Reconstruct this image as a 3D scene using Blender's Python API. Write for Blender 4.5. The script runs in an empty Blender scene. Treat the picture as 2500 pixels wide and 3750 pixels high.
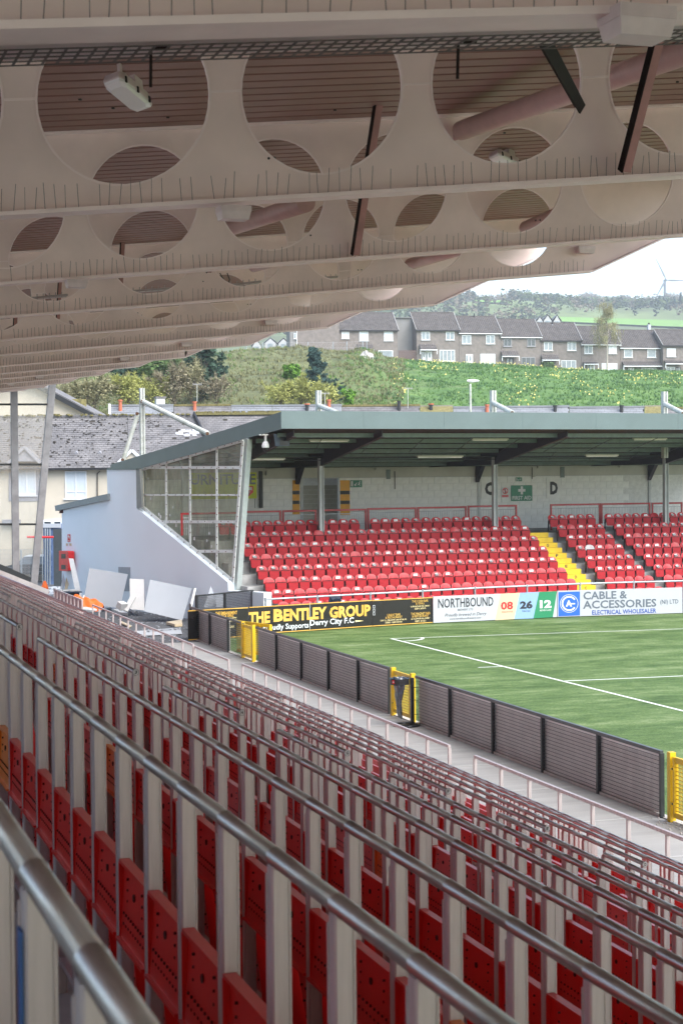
import bpy, math, random
from mathutils import Vector, Matrix, Euler
random.seed(7)
R_ = random.Random(11)
SC = bpy.context.scene
COL = SC.collection
pi = math.pi

# ---------------------------------------------------------------- camera
F_PX, CX, CY = 6300.0, 1250.0, 1875.0
CAM = Vector((0.0, 0.0, 6.0))
_y = Vector((-820.0 - CX, 1755.0 - CY, F_PX)).normalized()
_d = Vector((.009, 1.0, -((1755.0 - CY) + .009 * (-820.0 - CX)) / F_PX)).normalized()
_u = -_d
_x = _y.cross(_u).normalized()
if _x.x < 0: _x = -_x
_y = (_y - _u * _y.dot(_u)).normalized()
def cam2world(v):
    return Vector((_x.dot(v), _y.dot(v), _u.dot(v)))
def ray(px, py):
    return cam2world(Vector((px - CX, py - CY, F_PX)))
def at(px, py, X=None, Y=None, Z=None, D=None, plane=None):
    """point of the place that a direction from the tripod meets on a plane of the place"""
    r = ray(px, py)
    if X is not None: t = (X - CAM.x) / r.x
    elif Y is not None: t = (Y - CAM.y) / r.y
    elif Z is not None: t = (Z - CAM.z) / r.z
    elif plane is not None:
        o, n = plane
        t = (o - CAM).dot(n) / r.dot(n)
    else: t = D / F_PX
    return CAM + r * t
cam_data = bpy.data.cameras.new('camera')
cam = bpy.data.objects.new('camera', cam_data)
COL.objects.link(cam)
cr, cd, cf = cam2world(Vector((1, 0, 0))), cam2world(Vector((0, 1, 0))), cam2world(Vector((0, 0, 1)))
m = Matrix.Identity(4)
for i in range(3):
    m[i][0], m[i][1], m[i][2], m[i][3] = cr[i], -cd[i], -cf[i], CAM[i]
cam.matrix_world = m
cam_data.sensor_fit = 'VERTICAL'
cam_data.sensor_height = 36.0
cam_data.lens = F_PX / 3750.0 * 36.0
cam_data.clip_start = .1
cam_data.clip_end = 9000
cam_data.dof.use_dof = True
cam_data.dof.focus_distance = 42.0
cam_data.dof.aperture_fstop = 13.0
SC.camera = cam

# ---------------------------------------------------------------- light
SUN_EL, SUN_AZ = math.radians(50), math.radians(150)
w = bpy.data.worlds.new("World"); SC.world = w; w.use_nodes = True
nt = w.node_tree; nt.nodes.clear()
sky = nt.nodes.new('ShaderNodeTexSky'); sky.sky_type = 'NISHITA'; sky.sun_disc = False
sky.sun_elevation = SUN_EL; sky.sun_rotation = SUN_AZ
sky.air_density = 1.0; sky.dust_density = 1.0; sky.ozone_density = 1.0; sky.altitude = 20
bg = nt.nodes.new('ShaderNodeBackground'); bg.inputs['Strength'].default_value = .105
ow = nt.nodes.new('ShaderNodeOutputWorld')
hs = nt.nodes.new('ShaderNodeHueSaturation'); hs.inputs['Saturation'].default_value = 1.0
tn = nt.nodes.new('ShaderNodeMix'); tn.data_type = 'RGBA'; tn.blend_type = 'MULTIPLY'; tn.inputs[0].default_value = 1.0; tn.inputs[7].default_value = (1.05, 1.0, .94, 1)
nt.links.new(sky.outputs[0], hs.inputs['Color']); nt.links.new(hs.outputs[0], tn.inputs[6])
nt.links.new(tn.outputs[2], bg.inputs[0]); nt.links.new(bg.outputs[0], ow.inputs[0])
sl = bpy.data.lights.new('sun', 'SUN'); sl.energy = 2.1; sl.angle = math.radians(65); sl.color = (1, .96, .9)
so = bpy.data.objects.new('sun', sl); COL.objects.link(so)
sdir = Vector((math.sin(SUN_AZ) * math.cos(SUN_EL), math.cos(SUN_AZ) * math.cos(SUN_EL), math.sin(SUN_EL)))
so.rotation_euler = sdir.to_track_quat('Z', 'Y').to_euler()
SC.view_settings.view_transform = 'Standard'
SC.view_settings.look = 'None'
SC.view_settings.exposure = 2.05
SC.view_settings.gamma = 1.0
SC.view_settings.use_curve_mapping = False
SC.render.engine = 'CYCLES'
SC.cycles.max_bounces = 10
SC.cycles.diffuse_bounces = 6
SC.cycles.transparent_max_bounces = 24
SC.cycles.volume_bounces = 0

# ---------------------------------------------------------------- materials
MATS = {}
def mat(name, col, rough=.6, metal=0.0, var=.12, scale=6.0, bump=0.0, bscale=40.0, spec=.5, col2=None, trans=0.0, coat=0.0, stretch=None, emit=None, detail=6):
    if name in MATS: return MATS[name]
    m = bpy.data.materials.new(name); m.use_nodes = True
    n = m.node_tree; b = n.nodes['Principled BSDF']
    b.inputs['Roughness'].default_value = rough
    b.inputs['Metallic'].default_value = metal
    b.inputs['Specular IOR Level'].default_value = spec
    b.inputs['Coat Weight'].default_value = coat
    tc = n.nodes.new('ShaderNodeTexCoord'); src = tc.outputs['Object']
    if stretch:
        mp = n.nodes.new('ShaderNodeMapping'); mp.inputs['Scale'].default_value = stretch
        n.links.new(src, mp.inputs['Vector']); src = mp.outputs[0]
    nz = n.nodes.new('ShaderNodeTexNoise'); nz.inputs['Scale'].default_value = scale; nz.inputs['Detail'].default_value = detail
    nz.inputs['Roughness'].default_value = .62
    n.links.new(src, nz.inputs['Vector'])
    rp = n.nodes.new('ShaderNodeValToRGB')
    c2 = col2 if col2 else tuple(min(1, c * (1 + var)) for c in col)
    c1 = tuple(c * (1 - var) for c in col)
    rp.color_ramp.elements[0].position = .3; rp.color_ramp.elements[1].position = .7
    rp.color_ramp.elements[0].color = (*c1, 1); rp.color_ramp.elements[1].color = (*c2, 1)
    n.links.new(nz.outputs[0], rp.inputs[0]); n.links.new(rp.outputs[0], b.inputs['Base Color'])
    if bump:
        nb = n.nodes.new('ShaderNodeTexNoise'); nb.inputs['Scale'].default_value = bscale; nb.inputs['Detail'].default_value = 4
        n.links.new(src, nb.inputs['Vector'])
        bp = n.nodes.new('ShaderNodeBump'); bp.inputs['Strength'].default_value = bump; bp.inputs['Distance'].default_value = .01
        n.links.new(nb.outputs[0], bp.inputs['Height']); n.links.new(bp.outputs[0], b.inputs['Normal'])
    if emit:
        b.inputs['Emission Color'].default_value = (*emit[:3], 1); b.inputs['Emission Strength'].default_value = emit[3]
    MATS[name] = m
    return m
def glass(name, tint=(.8, .82, .8), rough=.08, alpha=.25, dirt=.5, dcol=(.45, .44, .36), scale=2.2):
    m = bpy.data.materials.new(name); m.use_nodes = True
    n = m.node_tree; n.nodes.clear()
    out = n.nodes.new('ShaderNodeOutputMaterial')
    tr = n.nodes.new('ShaderNodeBsdfTransparent'); tr.inputs[0].default_value = (*tint, 1)
    gl = n.nodes.new('ShaderNodeBsdfGlossy'); gl.inputs['Roughness'].default_value = rough
    gl.inputs[0].default_value = (.9, .9, .9, 1)
    df = n.nodes.new('ShaderNodeBsdfDiffuse'); df.inputs[0].default_value = (*dcol, 1)
    tc = n.nodes.new('ShaderNodeTexCoord')
    mp = n.nodes.new('ShaderNodeMapping'); mp.inputs['Scale'].default_value = (1, 1, .35); n.links.new(tc.outputs['Object'], mp.inputs[0])
    nz = n.nodes.new('ShaderNodeTexNoise'); nz.inputs['Scale'].default_value = scale; nz.inputs['Detail'].default_value = 8; nz.inputs['Roughness'].default_value = .7
    n.links.new(mp.outputs[0], nz.inputs['Vector'])
    mr = n.nodes.new('ShaderNodeMapRange'); mr.inputs[1].default_value = .35; mr.inputs[2].default_value = .7
    mr.inputs[3].default_value = alpha * .45; mr.inputs[4].default_value = min(1, alpha + dirt)
    n.links.new(nz.outputs[0], mr.inputs[0])
    m1 = n.nodes.new('ShaderNodeMixShader'); n.links.new(mr.outputs[0], m1.inputs[0])
    n.links.new(tr.outputs[0], m1.inputs[1]); n.links.new(df.outputs[0], m1.inputs[2])
    m2 = n.nodes.new('ShaderNodeMixShader'); m2.inputs[0].default_value = .07
    n.links.new(m1.outputs[0], m2.inputs[1]); n.links.new(gl.outputs[0], m2.inputs[2])
    n.links.new(m2.outputs[0], out.inputs[0])
    return m

M = dict(
 beam=mat('roof_beam_paint', (.84, .685, .64), .5, var=.11, scale=1.0, bump=.03, bscale=60),
 beam2=mat('roof_flange_paint', (.90, .76, .73), .42, var=.08, scale=3.0),
 deck=mat('roof_deck_paint', (.25, .132, .108), .5, var=.08, scale=1.2),
 brace=mat('brace_paint', (.42, .21, .19), .5, var=.15),
 brace_dark=mat('brace_dark_steel', (.02, .015, .015), .8, spec=.1),
 pipe=mat('pipe_paint', (.56, .37, .33), .42, var=.08),
 lightbody=mat('light_fitting_body', (.66, .56, .55), .35),
 diffuser=mat('light_fitting_diffuser', (.85, .83, .82), .12, var=.03, spec=.8),
 spike=mat('spike_steel', (.20, .17, .16), .5),
 cable=mat('black_cable', (.02, .02, .02), .5),
 rail=mat('brushed_rail_tube', (.56, .54, .51), .36, metal=.9, var=.16, scale=9, bump=.05, bscale=120, stretch=(3, .6, 3)),
 post=mat('galvanised_post', (.53, .465, .455), .5, metal=.35, var=.20, scale=14, bump=.04, bscale=90, stretch=(1.5, 1.5, .12)),
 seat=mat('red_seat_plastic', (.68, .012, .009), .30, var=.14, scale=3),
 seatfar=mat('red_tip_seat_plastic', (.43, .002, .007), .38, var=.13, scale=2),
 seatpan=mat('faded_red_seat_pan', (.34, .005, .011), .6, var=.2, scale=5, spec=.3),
 orange=mat('orange_seat_plastic', (.80, .20, .012), .35, var=.08),
 hole=mat('dark_hole', (.05, .004, .004), .8),
 blackpl=mat('black_plastic', (.015, .015, .017), .35),
 fence=mat('black_fence_steel', (.022, .025, .028), .38, var=.3, scale=8),
 fencetop=mat('fence_top_rail', (.055, .06, .065), .35, var=.3, scale=6),
 backing=mat('board_backing', (.82, .77, .74), .7, var=.1, scale=2),
 yellow=mat('yellow_steel', (.66, .43, .008), .38, var=.10, scale=4),
 riser=mat('dark_terrace', (.33, .33, .32), .9, var=.3, scale=2),
 concrete=mat('terrace_concrete', (.55, .53, .52), .85, var=.15, scale=3, bump=.2),
 white=mat('white_paint', (.66, .66, .65), .55, var=.05, scale=4),
 dirtywhite=mat('mossy_white_paint', (.36, .38, .31), .6, var=.1, scale=3, col2=(.56, .57, .54), bump=.1),
 render=mat('pale_blue_grey_render', (.80, .87, .92), .8, var=.025, scale=.5, bump=.12, bscale=30),
 boardwhite=mat('pale_board', (.38, .41, .45), .7, var=.03, scale=2),
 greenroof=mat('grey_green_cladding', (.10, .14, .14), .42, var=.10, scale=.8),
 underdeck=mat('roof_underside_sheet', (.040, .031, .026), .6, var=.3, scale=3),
 purlin=mat('purlin_grey_green', (.15, .19, .175), .5, var=.15, scale=4),
 rafterdark=mat('dark_rafter', (.045, .035, .040), .5, var=.2),
 pillar=mat('pillar_white', (.46, .47, .46), .5, var=.12, scale=2),
 framew=mat('glazing_frame', (.68, .70, .67), .5, var=.18, scale=7),
 rust=mat('rusty_bolt', (.10, .045, .02), .8),
 redframe=mat('red_barrier_paint', (.33, .008, .014), .35, var=.15),
 wire=mat('grey_wire', (.42, .41, .41), .5),
 galv=mat('galvanised_tube', (.33, .37, .40), .42, metal=.4, var=.15, scale=8),
 block=mat('white_block', (.80, .80, .76), .75, var=.10, scale=2.5, bump=.15),
 mortar=mat('wall_mortar', (.66, .66, .63), .9),
 beige=mat('beige_block', (.42, .39, .30), .85, var=.1, scale=3),
 cream=mat('cream_band', (.52, .51, .45), .75, var=.1, scale=1),
 black=mat('black_paint', (.006, .006, .006), .5),
 stripey=mat('jamb_yellow', (.72, .33, .01), .5),
 stepy=mat('yellow_step', (.72, .50, .02), .6, var=.12, scale=3),
 sgreen=mat('sign_green', (.01, .19, .10), .4, var=.03),
 sred=mat('sign_red', (.62, .015, .02), .4, var=.03),
 sblue=mat('sign_blue', (.015, .11, .52), .35, var=.04),
 sbluedk=mat('lettering_blue', (.015, .06, .30), .4, var=.03),
 lime=mat('lime_banner', (.50, .56, .015), .5, var=.04),
 gold=mat('gold_print', (.62, .33, .04), .35, var=.1, scale=1.5, col2=(.72, .48, .11)),
 goldpale=mat('pale_gold_print', (.85, .72, .36), .35, var=.1),
 bblack=mat('black_board', (.013, .012, .012), .25, var=.25, scale=3),
 bwhite=mat('white_board', (.42, .44, .47), .35, var=.03, scale=1),
 bcream=mat('cream_print', (.55, .45, .30), .4, var=.03),
 bsky=mat('sky_blue_print', (.22, .36, .56), .4, var=.03),
 bgreen=mat('green_print', (.012, .20, .085), .4, var=.03),
 ink=mat('dark_ink', (.02, .022, .03), .4),
 inkgrey=mat('grey_ink', (.10, .12, .15), .4),
 silver=mat('silver_print', (.62, .66, .68), .35),
)
M['glassdirty'] = glass('dirty_screen_glass', (.84, .84, .76), alpha=.34, dirt=.24, dcol=(.27, .27, .20), scale=1.3)
M['glassclear'] = glass('clear_screen_glass', (.90, .92, .94), alpha=.16, dirt=.10, dcol=(.62, .64, .66), scale=1.1)

# ---------------------------------------------------------------- helpers
ORG = {}
class MB:
    def __init__(s): s.v = []; s.f = []
    def add(s, vs, fs):
        k = len(s.v); s.v += [Vector(v) for v in vs]; s.f += [tuple(i + k for i in f) for f in fs]; return s
    def box(s, c, size, rz=0.0, mtx=None):
        x, y, z = [q / 2 for q in size]
        vs = [Vector(p) for p in ((-x, -y, -z), (x, -y, -z), (x, y, -z), (-x, y, -z), (-x, -y, z), (x, -y, z), (x, y, z), (-x, y, z))]
        if rz: vs = [Matrix.Rotation(rz, 3, 'Z') @ v for v in vs]
        if mtx: vs = [mtx @ v for v in vs]
        c = Vector(c)
        return s.add([v + c for v in vs], [(0, 3, 2, 1), (4, 5, 6, 7), (0, 1, 5, 4), (1, 2, 6, 5), (2, 3, 7, 6), (3, 0, 4, 7)])
    def bar(s, a, b, w, h, up=(0, 0, 1), off=(0, 0)):
        a, b = Vector(a), Vector(b); d = (b - a).normalized(); up = Vector(up)
        sx = d.cross(up)
        if sx.length < 1e-5: sx = d.cross(Vector((0, 1, 0)))
        sx.normalize(); uz = sx.cross(d).normalized()
        o = sx * off[0] + uz * off[1]
        q = [(-w / 2, -h / 2), (w / 2, -h / 2), (w / 2, h / 2), (-w / 2, h / 2)]
        vs = [a + o + sx * x + uz * z for x, z in q] + [b + o + sx * x + uz * z for x, z in q]
        return s.add(vs, [(0, 1, 2, 3), (7, 6, 5, 4), (0, 4, 5, 1), (1, 5, 6, 2), (2, 6, 7, 3), (3, 7, 4, 0)])
    def tube(s, pts, r, n=8, caps=True):
        pts = [Vector(p) for p in pts]; rs = r if isinstance(r, (list, tuple)) else [r] * len(pts)
        k = len(s.v); prev = None
        for i, p in enumerate(pts):
            d = (pts[min(i + 1, len(pts) - 1)] - pts[max(i - 1, 0)])
            if d.length < 1e-9: d = Vector((0, 0, 1))
            d.normalize()
            if prev is None:
                a = d.cross(Vector((0, 0, 1)))
                if a.length < .05: a = d.cross(Vector((0, 1, 0)))
            else:
                a = prev - d * prev.dot(d)
            a.normalize(); prev = a; b = d.cross(a)
            for j in range(n):
                t = 2 * pi * j / n
                s.v.append(p + (a * math.cos(t) + b * math.sin(t)) * rs[i])
        for i in range(len(pts) - 1):
            for j in range(n):
                q = k + i * n
                s.f.append((q + j, q + (j + 1) % n, q + n + (j + 1) % n, q + n + j))
        if caps:
            s.f.append(tuple(k + j for j in range(n))[::-1]); s.f.append(tuple(k + (len(pts) - 1) * n + j for j in range(n)))
        return s
    def prism(s, poly, vec):
        """flat outline pushed along vec"""
        vec = Vector(vec); n = len(poly); vs = [Vector(p) for p in poly]
        vs = vs + [p + vec for p in vs]
        fs = [tuple(range(n))[::-1], tuple(range(n, 2 * n))]
        fs += [(i, (i + 1) % n, n + (i + 1) % n, n + i) for i in range(n)]
        return s.add(vs, fs)
    def quad(s, a, b, c, d): return s.add([a, b, c, d], [(0, 1, 2, 3)])
    def mesh(s, name, m, org=None, smooth=False):
        me = bpy.data.meshes.new(name)
        mtx = org if org is not None else Matrix.Identity(4)
        inv = mtx.inverted()
        me.from_pydata([tuple(inv @ v) for v in s.v], [], s.f)
        if m: me.materials.append(m)
        if smooth: me.polygons.foreach_set('use_smooth', [True] * len(me.polygons))
        me.update()
        return me
    def build(s, name, m, parent=None, smooth=False, org=None, kind=None, label=None):
        mt = ORG[parent.name] if parent is not None else (Matrix.Translation(org) if org is not None else Matrix.Identity(4))
        o = bpy.data.objects.new(name, s.mesh(name, m, mt, smooth)); COL.objects.link(o)
        if parent is not None: o.parent = parent
        elif org is not None: o.location = org
        ORG[o.name] = mt
        if kind: o['kind'] = kind
        if label: o['label'] = label
        return o
def tag(o, label, cat, group=None, kind=None):
    o['label'] = label; o['category'] = cat
    if group: o['group'] = group
    if kind: o['kind'] = kind
    return o
def thing(name, label, cat, loc, rz=0.0, group=None):
    o = bpy.data.objects.new(name, None); COL.objects.link(o)
    o.empty_display_size = .2
    o.location = Vector(loc); o.rotation_euler = (0, 0, rz)
    ORG[o.name] = Matrix.Translation(Vector(loc)) @ Matrix.Rotation(rz, 4, 'Z')
    return tag(o, label, cat, group)
def link(name, me, parent, loc=None, rz=0.0, mtx=None, kind=None):
    """another object on shared mesh data; loc in the parent's own coordinates"""
    o = bpy.data.objects.new(name, me); COL.objects.link(o); o.parent = parent
    if mtx is not None: o.matrix_basis = mtx
    else:
        if loc is not None: o.location = loc
        o.rotation_euler = (0, 0, rz)
    if kind: o['kind'] = kind
    return o
def kids(o): return KIDS.get(o.name, [])
KIDS = {}
def dup(o, loc=None, rz=None, label=None, group=None, parent=None):
    c = o.copy(); COL.objects.link(c)
    if parent is not None: c.parent = parent
    if loc is not None: c.location = loc
    if rz is not None: c.rotation_euler = (0, 0, rz)
    if label: c['label'] = label
    if group: c['group'] = group
    for ch in o.children: dup(ch, parent=c)
    return c
def struct(mb, name, m, smooth=False):
    o = mb.build(name, m, smooth=smooth); o['kind'] = 'structure'; return o
def ordn(n):
    return '%d%s' % (n, 'th' if 10 <= n % 100 <= 20 else {1: 'st', 2: 'nd', 3: 'rd'}.get(n % 10, 'th'))
_tc = {}
def text_geo(txt, shear=0.0, bold=0.0):
    key = (txt, shear, bold)
    if key not in _tc:
        cu = bpy.data.curves.new('t', 'FONT'); cu.body = txt; cu.size = 1; cu.resolution_u = 2; cu.shear = shear
        cu.offset = bold
        ob = bpy.data.objects.new('t', cu)
        me = bpy.data.meshes.new_from_object(ob)
        vs = [Vector(v.co) for v in me.vertices]; fs = [tuple(p.vertices) for p in me.polygons]
        bpy.data.objects.remove(ob); bpy.data.curves.remove(cu); bpy.data.meshes.remove(me)
        _tc[key] = (vs, fs)
    return _tc[key]
def text(txt, name, m, parent, o, ux, uz, x0, x1, z0, z1, off=.006, shear=0.0, bold=0.0):
    """lettering fitted into the box x0..x1, z0..z1 of the sheet (o, ux, uz)"""
    vs, fs = text_geo(txt, shear, bold)
    ax = min(v.x for v in vs); bx = max(v.x for v in vs); ay = min(v.y for v in vs); by = max(v.y for v in vs)
    nrm = ux.cross(uz).normalized()
    mb = MB()
    mb.add([o + ux * (x0 + (v.x - ax) / (bx - ax) * (x1 - x0)) + uz * (z0 + (v.y - ay) / (by - ay) * (z1 - z0)) + nrm * off for v in vs], fs)
    return mb.build(name, m, parent)
# ================================================================ GROUND
def lerp(a, b, t): return a + (b - a) * t
GY = []
def flat(name, poly, z, m, parent=None, kind='structure', th=.0):
    mb = MB()
    if th: mb.prism([Vector((x, y, z - th)) for x, y in poly], (0, 0, th))
    else: mb.add([Vector((x, y, z)) for x, y in poly], [tuple(range(len(poly)))])
    o = mb.build(name, m, parent)
    if kind: o['kind'] = kind
    return o
def mat_turf():
    m = bpy.data.materials.new('pitch_turf'); m.use_nodes = True
    n = m.node_tree; b = n.nodes['Principled BSDF']; b.inputs['Roughness'].default_value = .75
    b.inputs['Specular IOR Level'].default_value = .35
    tc = n.nodes.new('ShaderNodeTexCoord')
    def noise(sc, det, st, ro=.6):
        mp = n.nodes.new('ShaderNodeMapping'); mp.inputs['Scale'].default_value = st
        n.links.new(tc.outputs['Object'], mp.inputs[0])
        z = n.nodes.new('ShaderNodeTexNoise'); z.inputs['Scale'].default_value = sc; z.inputs['Detail'].default_value = det; z.inputs['Roughness'].default_value = ro
        n.links.new(mp.outputs[0], z.inputs['Vector']); return z.outputs[0]
    def math_(op, a, bb):
        q = n.nodes.new('ShaderNodeMath'); q.operation = op
        for i, v in enumerate((a, bb)):
            if isinstance(v, float): q.inputs[i].default_value = v
            else: n.links.new(v, q.inputs[i])
        return q.outputs[0]
    big = noise(.5, 5, (.7, 1.7, 1), .6)      # patches swept along the goal line
    mid = noise(2.2, 7, (.7, 1.7, 1), .75)
    fine = noise(14.0, 6, (.9, 1.5, 1), .8)
    s = math_('ADD', math_('MULTIPLY', big, .36), math_('MULTIPLY', mid, .32))
    s = math_('ADD', s, math_('MULTIPLY', fine, .50))
    rp = n.nodes.new('ShaderNodeValToRGB'); e = rp.color_ramp.elements
    e[0].position = .51; e[0].color = (.030, .070, .009, 1)
    e[1].position = .75; e[1].color = (.26, .305, .16, 1)
    q = e.new(.61); q.color = (.095, .158, .040, 1)
    n.links.new(s, rp.inputs[0]); n.links.new(rp.outputs[0], b.inputs['Base Color'])
    bp = n.nodes.new('ShaderNodeBump'); bp.inputs['Strength'].default_value = .7; bp.inputs['Distance'].default_value = .03
    n.links.new(noise(60.0, 3, (1, 1.5, 1)), bp.inputs['Height']); n.links.new(bp.outputs[0], b.inputs['Normal'])
    return m
M['turf'] = mat_turf()
M['paint'] = mat('pitch_line_paint', (.60, .63, .58), .8, var=.10, scale=14)
M['path'] = mat('path_concrete', (.30, .295, .285), .85, var=.14, scale=.9, bump=.25, bscale=8, stretch=(.25, 3, 1))
M['path2'] = mat('path_concrete_light', (.36, .355, .345), .85, var=.07, scale=1.4, bump=.2, bscale=8, stretch=(.25, 3, 1))
M['kerb'] = mat('kerb_concrete', (.42, .40, .37), .9, var=.2, scale=5)
M['asphalt'] = mat('asphalt', (.085, .088, .095), .9, var=.35, scale=4, bump=.5, bscale=50)
M['farfield'] = mat('land', (.10, .13, .05), .9, var=.3, scale=.05)

flat('ground', [(-3000, -300), (6000, -300), (6000, 7000), (-3000, 7000)], -.06, M['farfield'])
flat('bounce_ground', [(-60, -60), (-3.4, -60), (-3.4, 78), (-60, 78)], -.03, mat('pale_bounce_ground', (.55, .54, .52), .9))  # unseen pale ground added to bounce light up under the roof
flat('asphalt_yard', [(-60, 60.4), (16.4, 60.4), (30, 66), (30, 118), (-60, 118)], -.012, M['asphalt'])
pitch = flat('pitch', [(14.62, -40), (90, -40), (90, 66.3), (25, 64.6), (14.62, 62.3)], 0.0, M['turf'])
LW = .06
def line(name, a, b, wd=.12):
    a, b = Vector((a[0], a[1], .005)), Vector((b[0], b[1], .005)); d = (b - a).normalized(); s_ = Vector((-d.y, d.x, 0)) * wd / 2
    mb = MB(); mb.quad(a - s_, b - s_, b + s_, a + s_); o = mb.build(name, M['paint'], pitch); o['kind'] = 'structure'; return o
def g(px, py, z=0.0): return at(px, py, Z=z)
c0 = g(1431, 2339); t1 = g(2500, 2604); tdir = (t1 - c0).normalized()
line('touch_line', c0, c0 + tdir * 95, .105)
g1 = g(2500, 2303); gdir = (g1 - c0).normalized()
line('goal_line', c0, c0 + gdir * 60, .10)
b0 = c0 + tdir * 13.95; b1 = g(2500, 2475.6); line('box_line', b0, b0 + (b1 - b0).normalized() * 50, .11)
tk = g(1845, 2441); line('corner_distance_mark', tk - gdir * .05, tk - gdir * .85, .1)
mb = MB(); seg = 14; a0 = math.atan2(tdir.y, tdir.x); a1 = math.atan2(gdir.y, gdir.x)
for i in range(seg):
    t0_, t1_ = lerp(a0, a1, i / seg), lerp(a0, a1, (i + 1) / seg)
    pts = [(1.0, t0_), (1.12, t0_), (1.12, t1_), (1.0, t1_)]
    mb.quad(*[Vector((c0.x + r * math.cos(t) * 1.08, c0.y + r * math.sin(t) * 1.08, .009)) for r, t in pts])
mb.build('corner_arc', M['paint'], pitch)['kind'] = 'structure'
# concrete path in slabs with recessed joints
path = flat('path', [(8.9, -10), (14.46, -10), (14.46, 60.4), (8.9, 60.4)], -.02, M['kerb'])
ys = []
for px, py in ((2403, 2858), (2180, 2790), (1640, 2500 + 0)):
    pass
y = -6.0; k = 0
while y < 60.2:
    L = 3.05 if k % 2 else 2.9
    y2 = min(y + L, 60.35)
    for xa, xb in ((8.92, 14.44),):
        mb = MB(); mb.box(((xa + xb) / 2, (y + y2) / 2, -.005), (xb - xa, y2 - y - .02, .02)); s_ = mb.build('slab', M['path'], path); s_['kind'] = 'structure'
    # pale trowelled edge band along the joint
    mb = MB(); mb.box((11.6, y2 - .05, .0085), (5.4, .075, .004)); s_ = mb.build('joint_band', M['path2'], path); s_['kind'] = 'structure'
    y += L; k += 1
mb = MB(); mb.box((14.54, 25, -.0), (.16, 74.5, .05)); struct(mb, 'kerb', M['kerb'])
# loose gravel by the near gate
mb = MB()
for i in range(500):
    x, y = R_.uniform(14.0, 15.4), R_.uniform(24.2, 26.2)
    if R_.random() < .5: x = R_.gauss(14.7, .25); y = R_.gauss(25.3, .5)
    s_ = R_.uniform(.012, .03); mb.box((x, y, .012 + s_ / 3), (s_, s_ * .8, s_ * .6), rz=R_.random() * 3)
tag(mb.build('gravel', mat('gravel', (.42, .40, .38), .9, var=.5, scale=60), kind='stuff'), 'loose grey gravel scattered at the foot of the near yellow gate', 'gravel')

# ================================================================ NEAR ROOF
RY = [5.05 + 5.86 * k for k in range(13)]
RZ0 = [7.22, 7.50, 7.65, 7.80, 7.89, 7.99, 8.07, 8.18, 8.30, 8.39, 8.46, 8.59, 8.76]
RXT = [11.4, 11.4, 11.35, 11.27, 11.11, 10.99, 10.9, 10.67, 10.59, 10.45, 10.32, 10.28, 10.35]
SL = .098; WEB = 1.38
roof = thing('grandstand_roof', 'dusty pink steel roof with round-holed beams over the near stand', 'roof', (3, 0, 7.4))
def hole_web(x0, x1, pitch, phase, rad, y, z0, th, depth):
    """web plate with round openings, sheared along the roof slope"""
    mb = MB(); N = 32
    zc = depth / 2
    def put(x, z, yy): return Vector((x, yy, z0 + SL * x + z))
    x = phase - pitch / 2
    while x > x0: x -= pitch
    while x < x1:
        cx = x + pitch / 2; a, b = max(x, x0), min(x + pitch, x1)
        if a > x0 - 1e-6 and cx - rad > a and cx + rad < b:
            circ = []; rect = []
            for i in range(N):
                t = 2 * pi * i / N; c, s_ = math.cos(t), math.sin(t)
                circ.append((cx + rad * c, zc + rad * s_))
                hx, hz = (b - a) / 2, depth / 2
                q = min(hx / abs(c) if abs(c) > 1e-6 else 9e9, hz / abs(s_) if abs(s_) > 1e-6 else 9e9)
                rect.append((cx + q * c, zc + q * s_))
            k = len(mb.v)
            for yy in (y - th / 2, y + th / 2):
                for p in circ: mb.v.append(put(p[0], p[1], yy))
                for p in rect: mb.v.append(put(p[0], p[1], yy))
            for i in range(N):
                j = (i + 1) % N
                mb.f.append((k + i, k + j, k + N + j, k + N + i))
                mb.f.append((k + 2 * N + i, k + 3 * N + i, k + 3 * N + j, k + 2 * N + j))
                mb.f.append((k + i, k + 2 * N + i, k + 2 * N + j, k + j))
            # corner triangles missed by the radial fan
            for sx in (a, b):
                for sz in (0, depth):
                    t = math.atan2(sz - zc, sx - cx) % (2 * pi); i = int(t / (2 * pi) * N); j = (i + 1) % N
                    for yy, fl in ((y - th / 2, 0), (y + th / 2, 1)):
                        vs = [put(rect[i][0], rect[i][1], yy), put(sx, sz, yy), put(rect[j][0], rect[j][1], yy)]
                        mb.add(vs, [(0, 1, 2) if not fl else (2, 1, 0)])
        else:
            mb.prism([put(a, 0, y - th / 2), put(b, 0, y - th / 2), put(b, depth, y - th / 2), put(a, depth, y - th / 2)], (0, th, 0))
        x += pitch
    return mb
PIT, PH, RAD = 1.327, 2.15, .556
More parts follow.
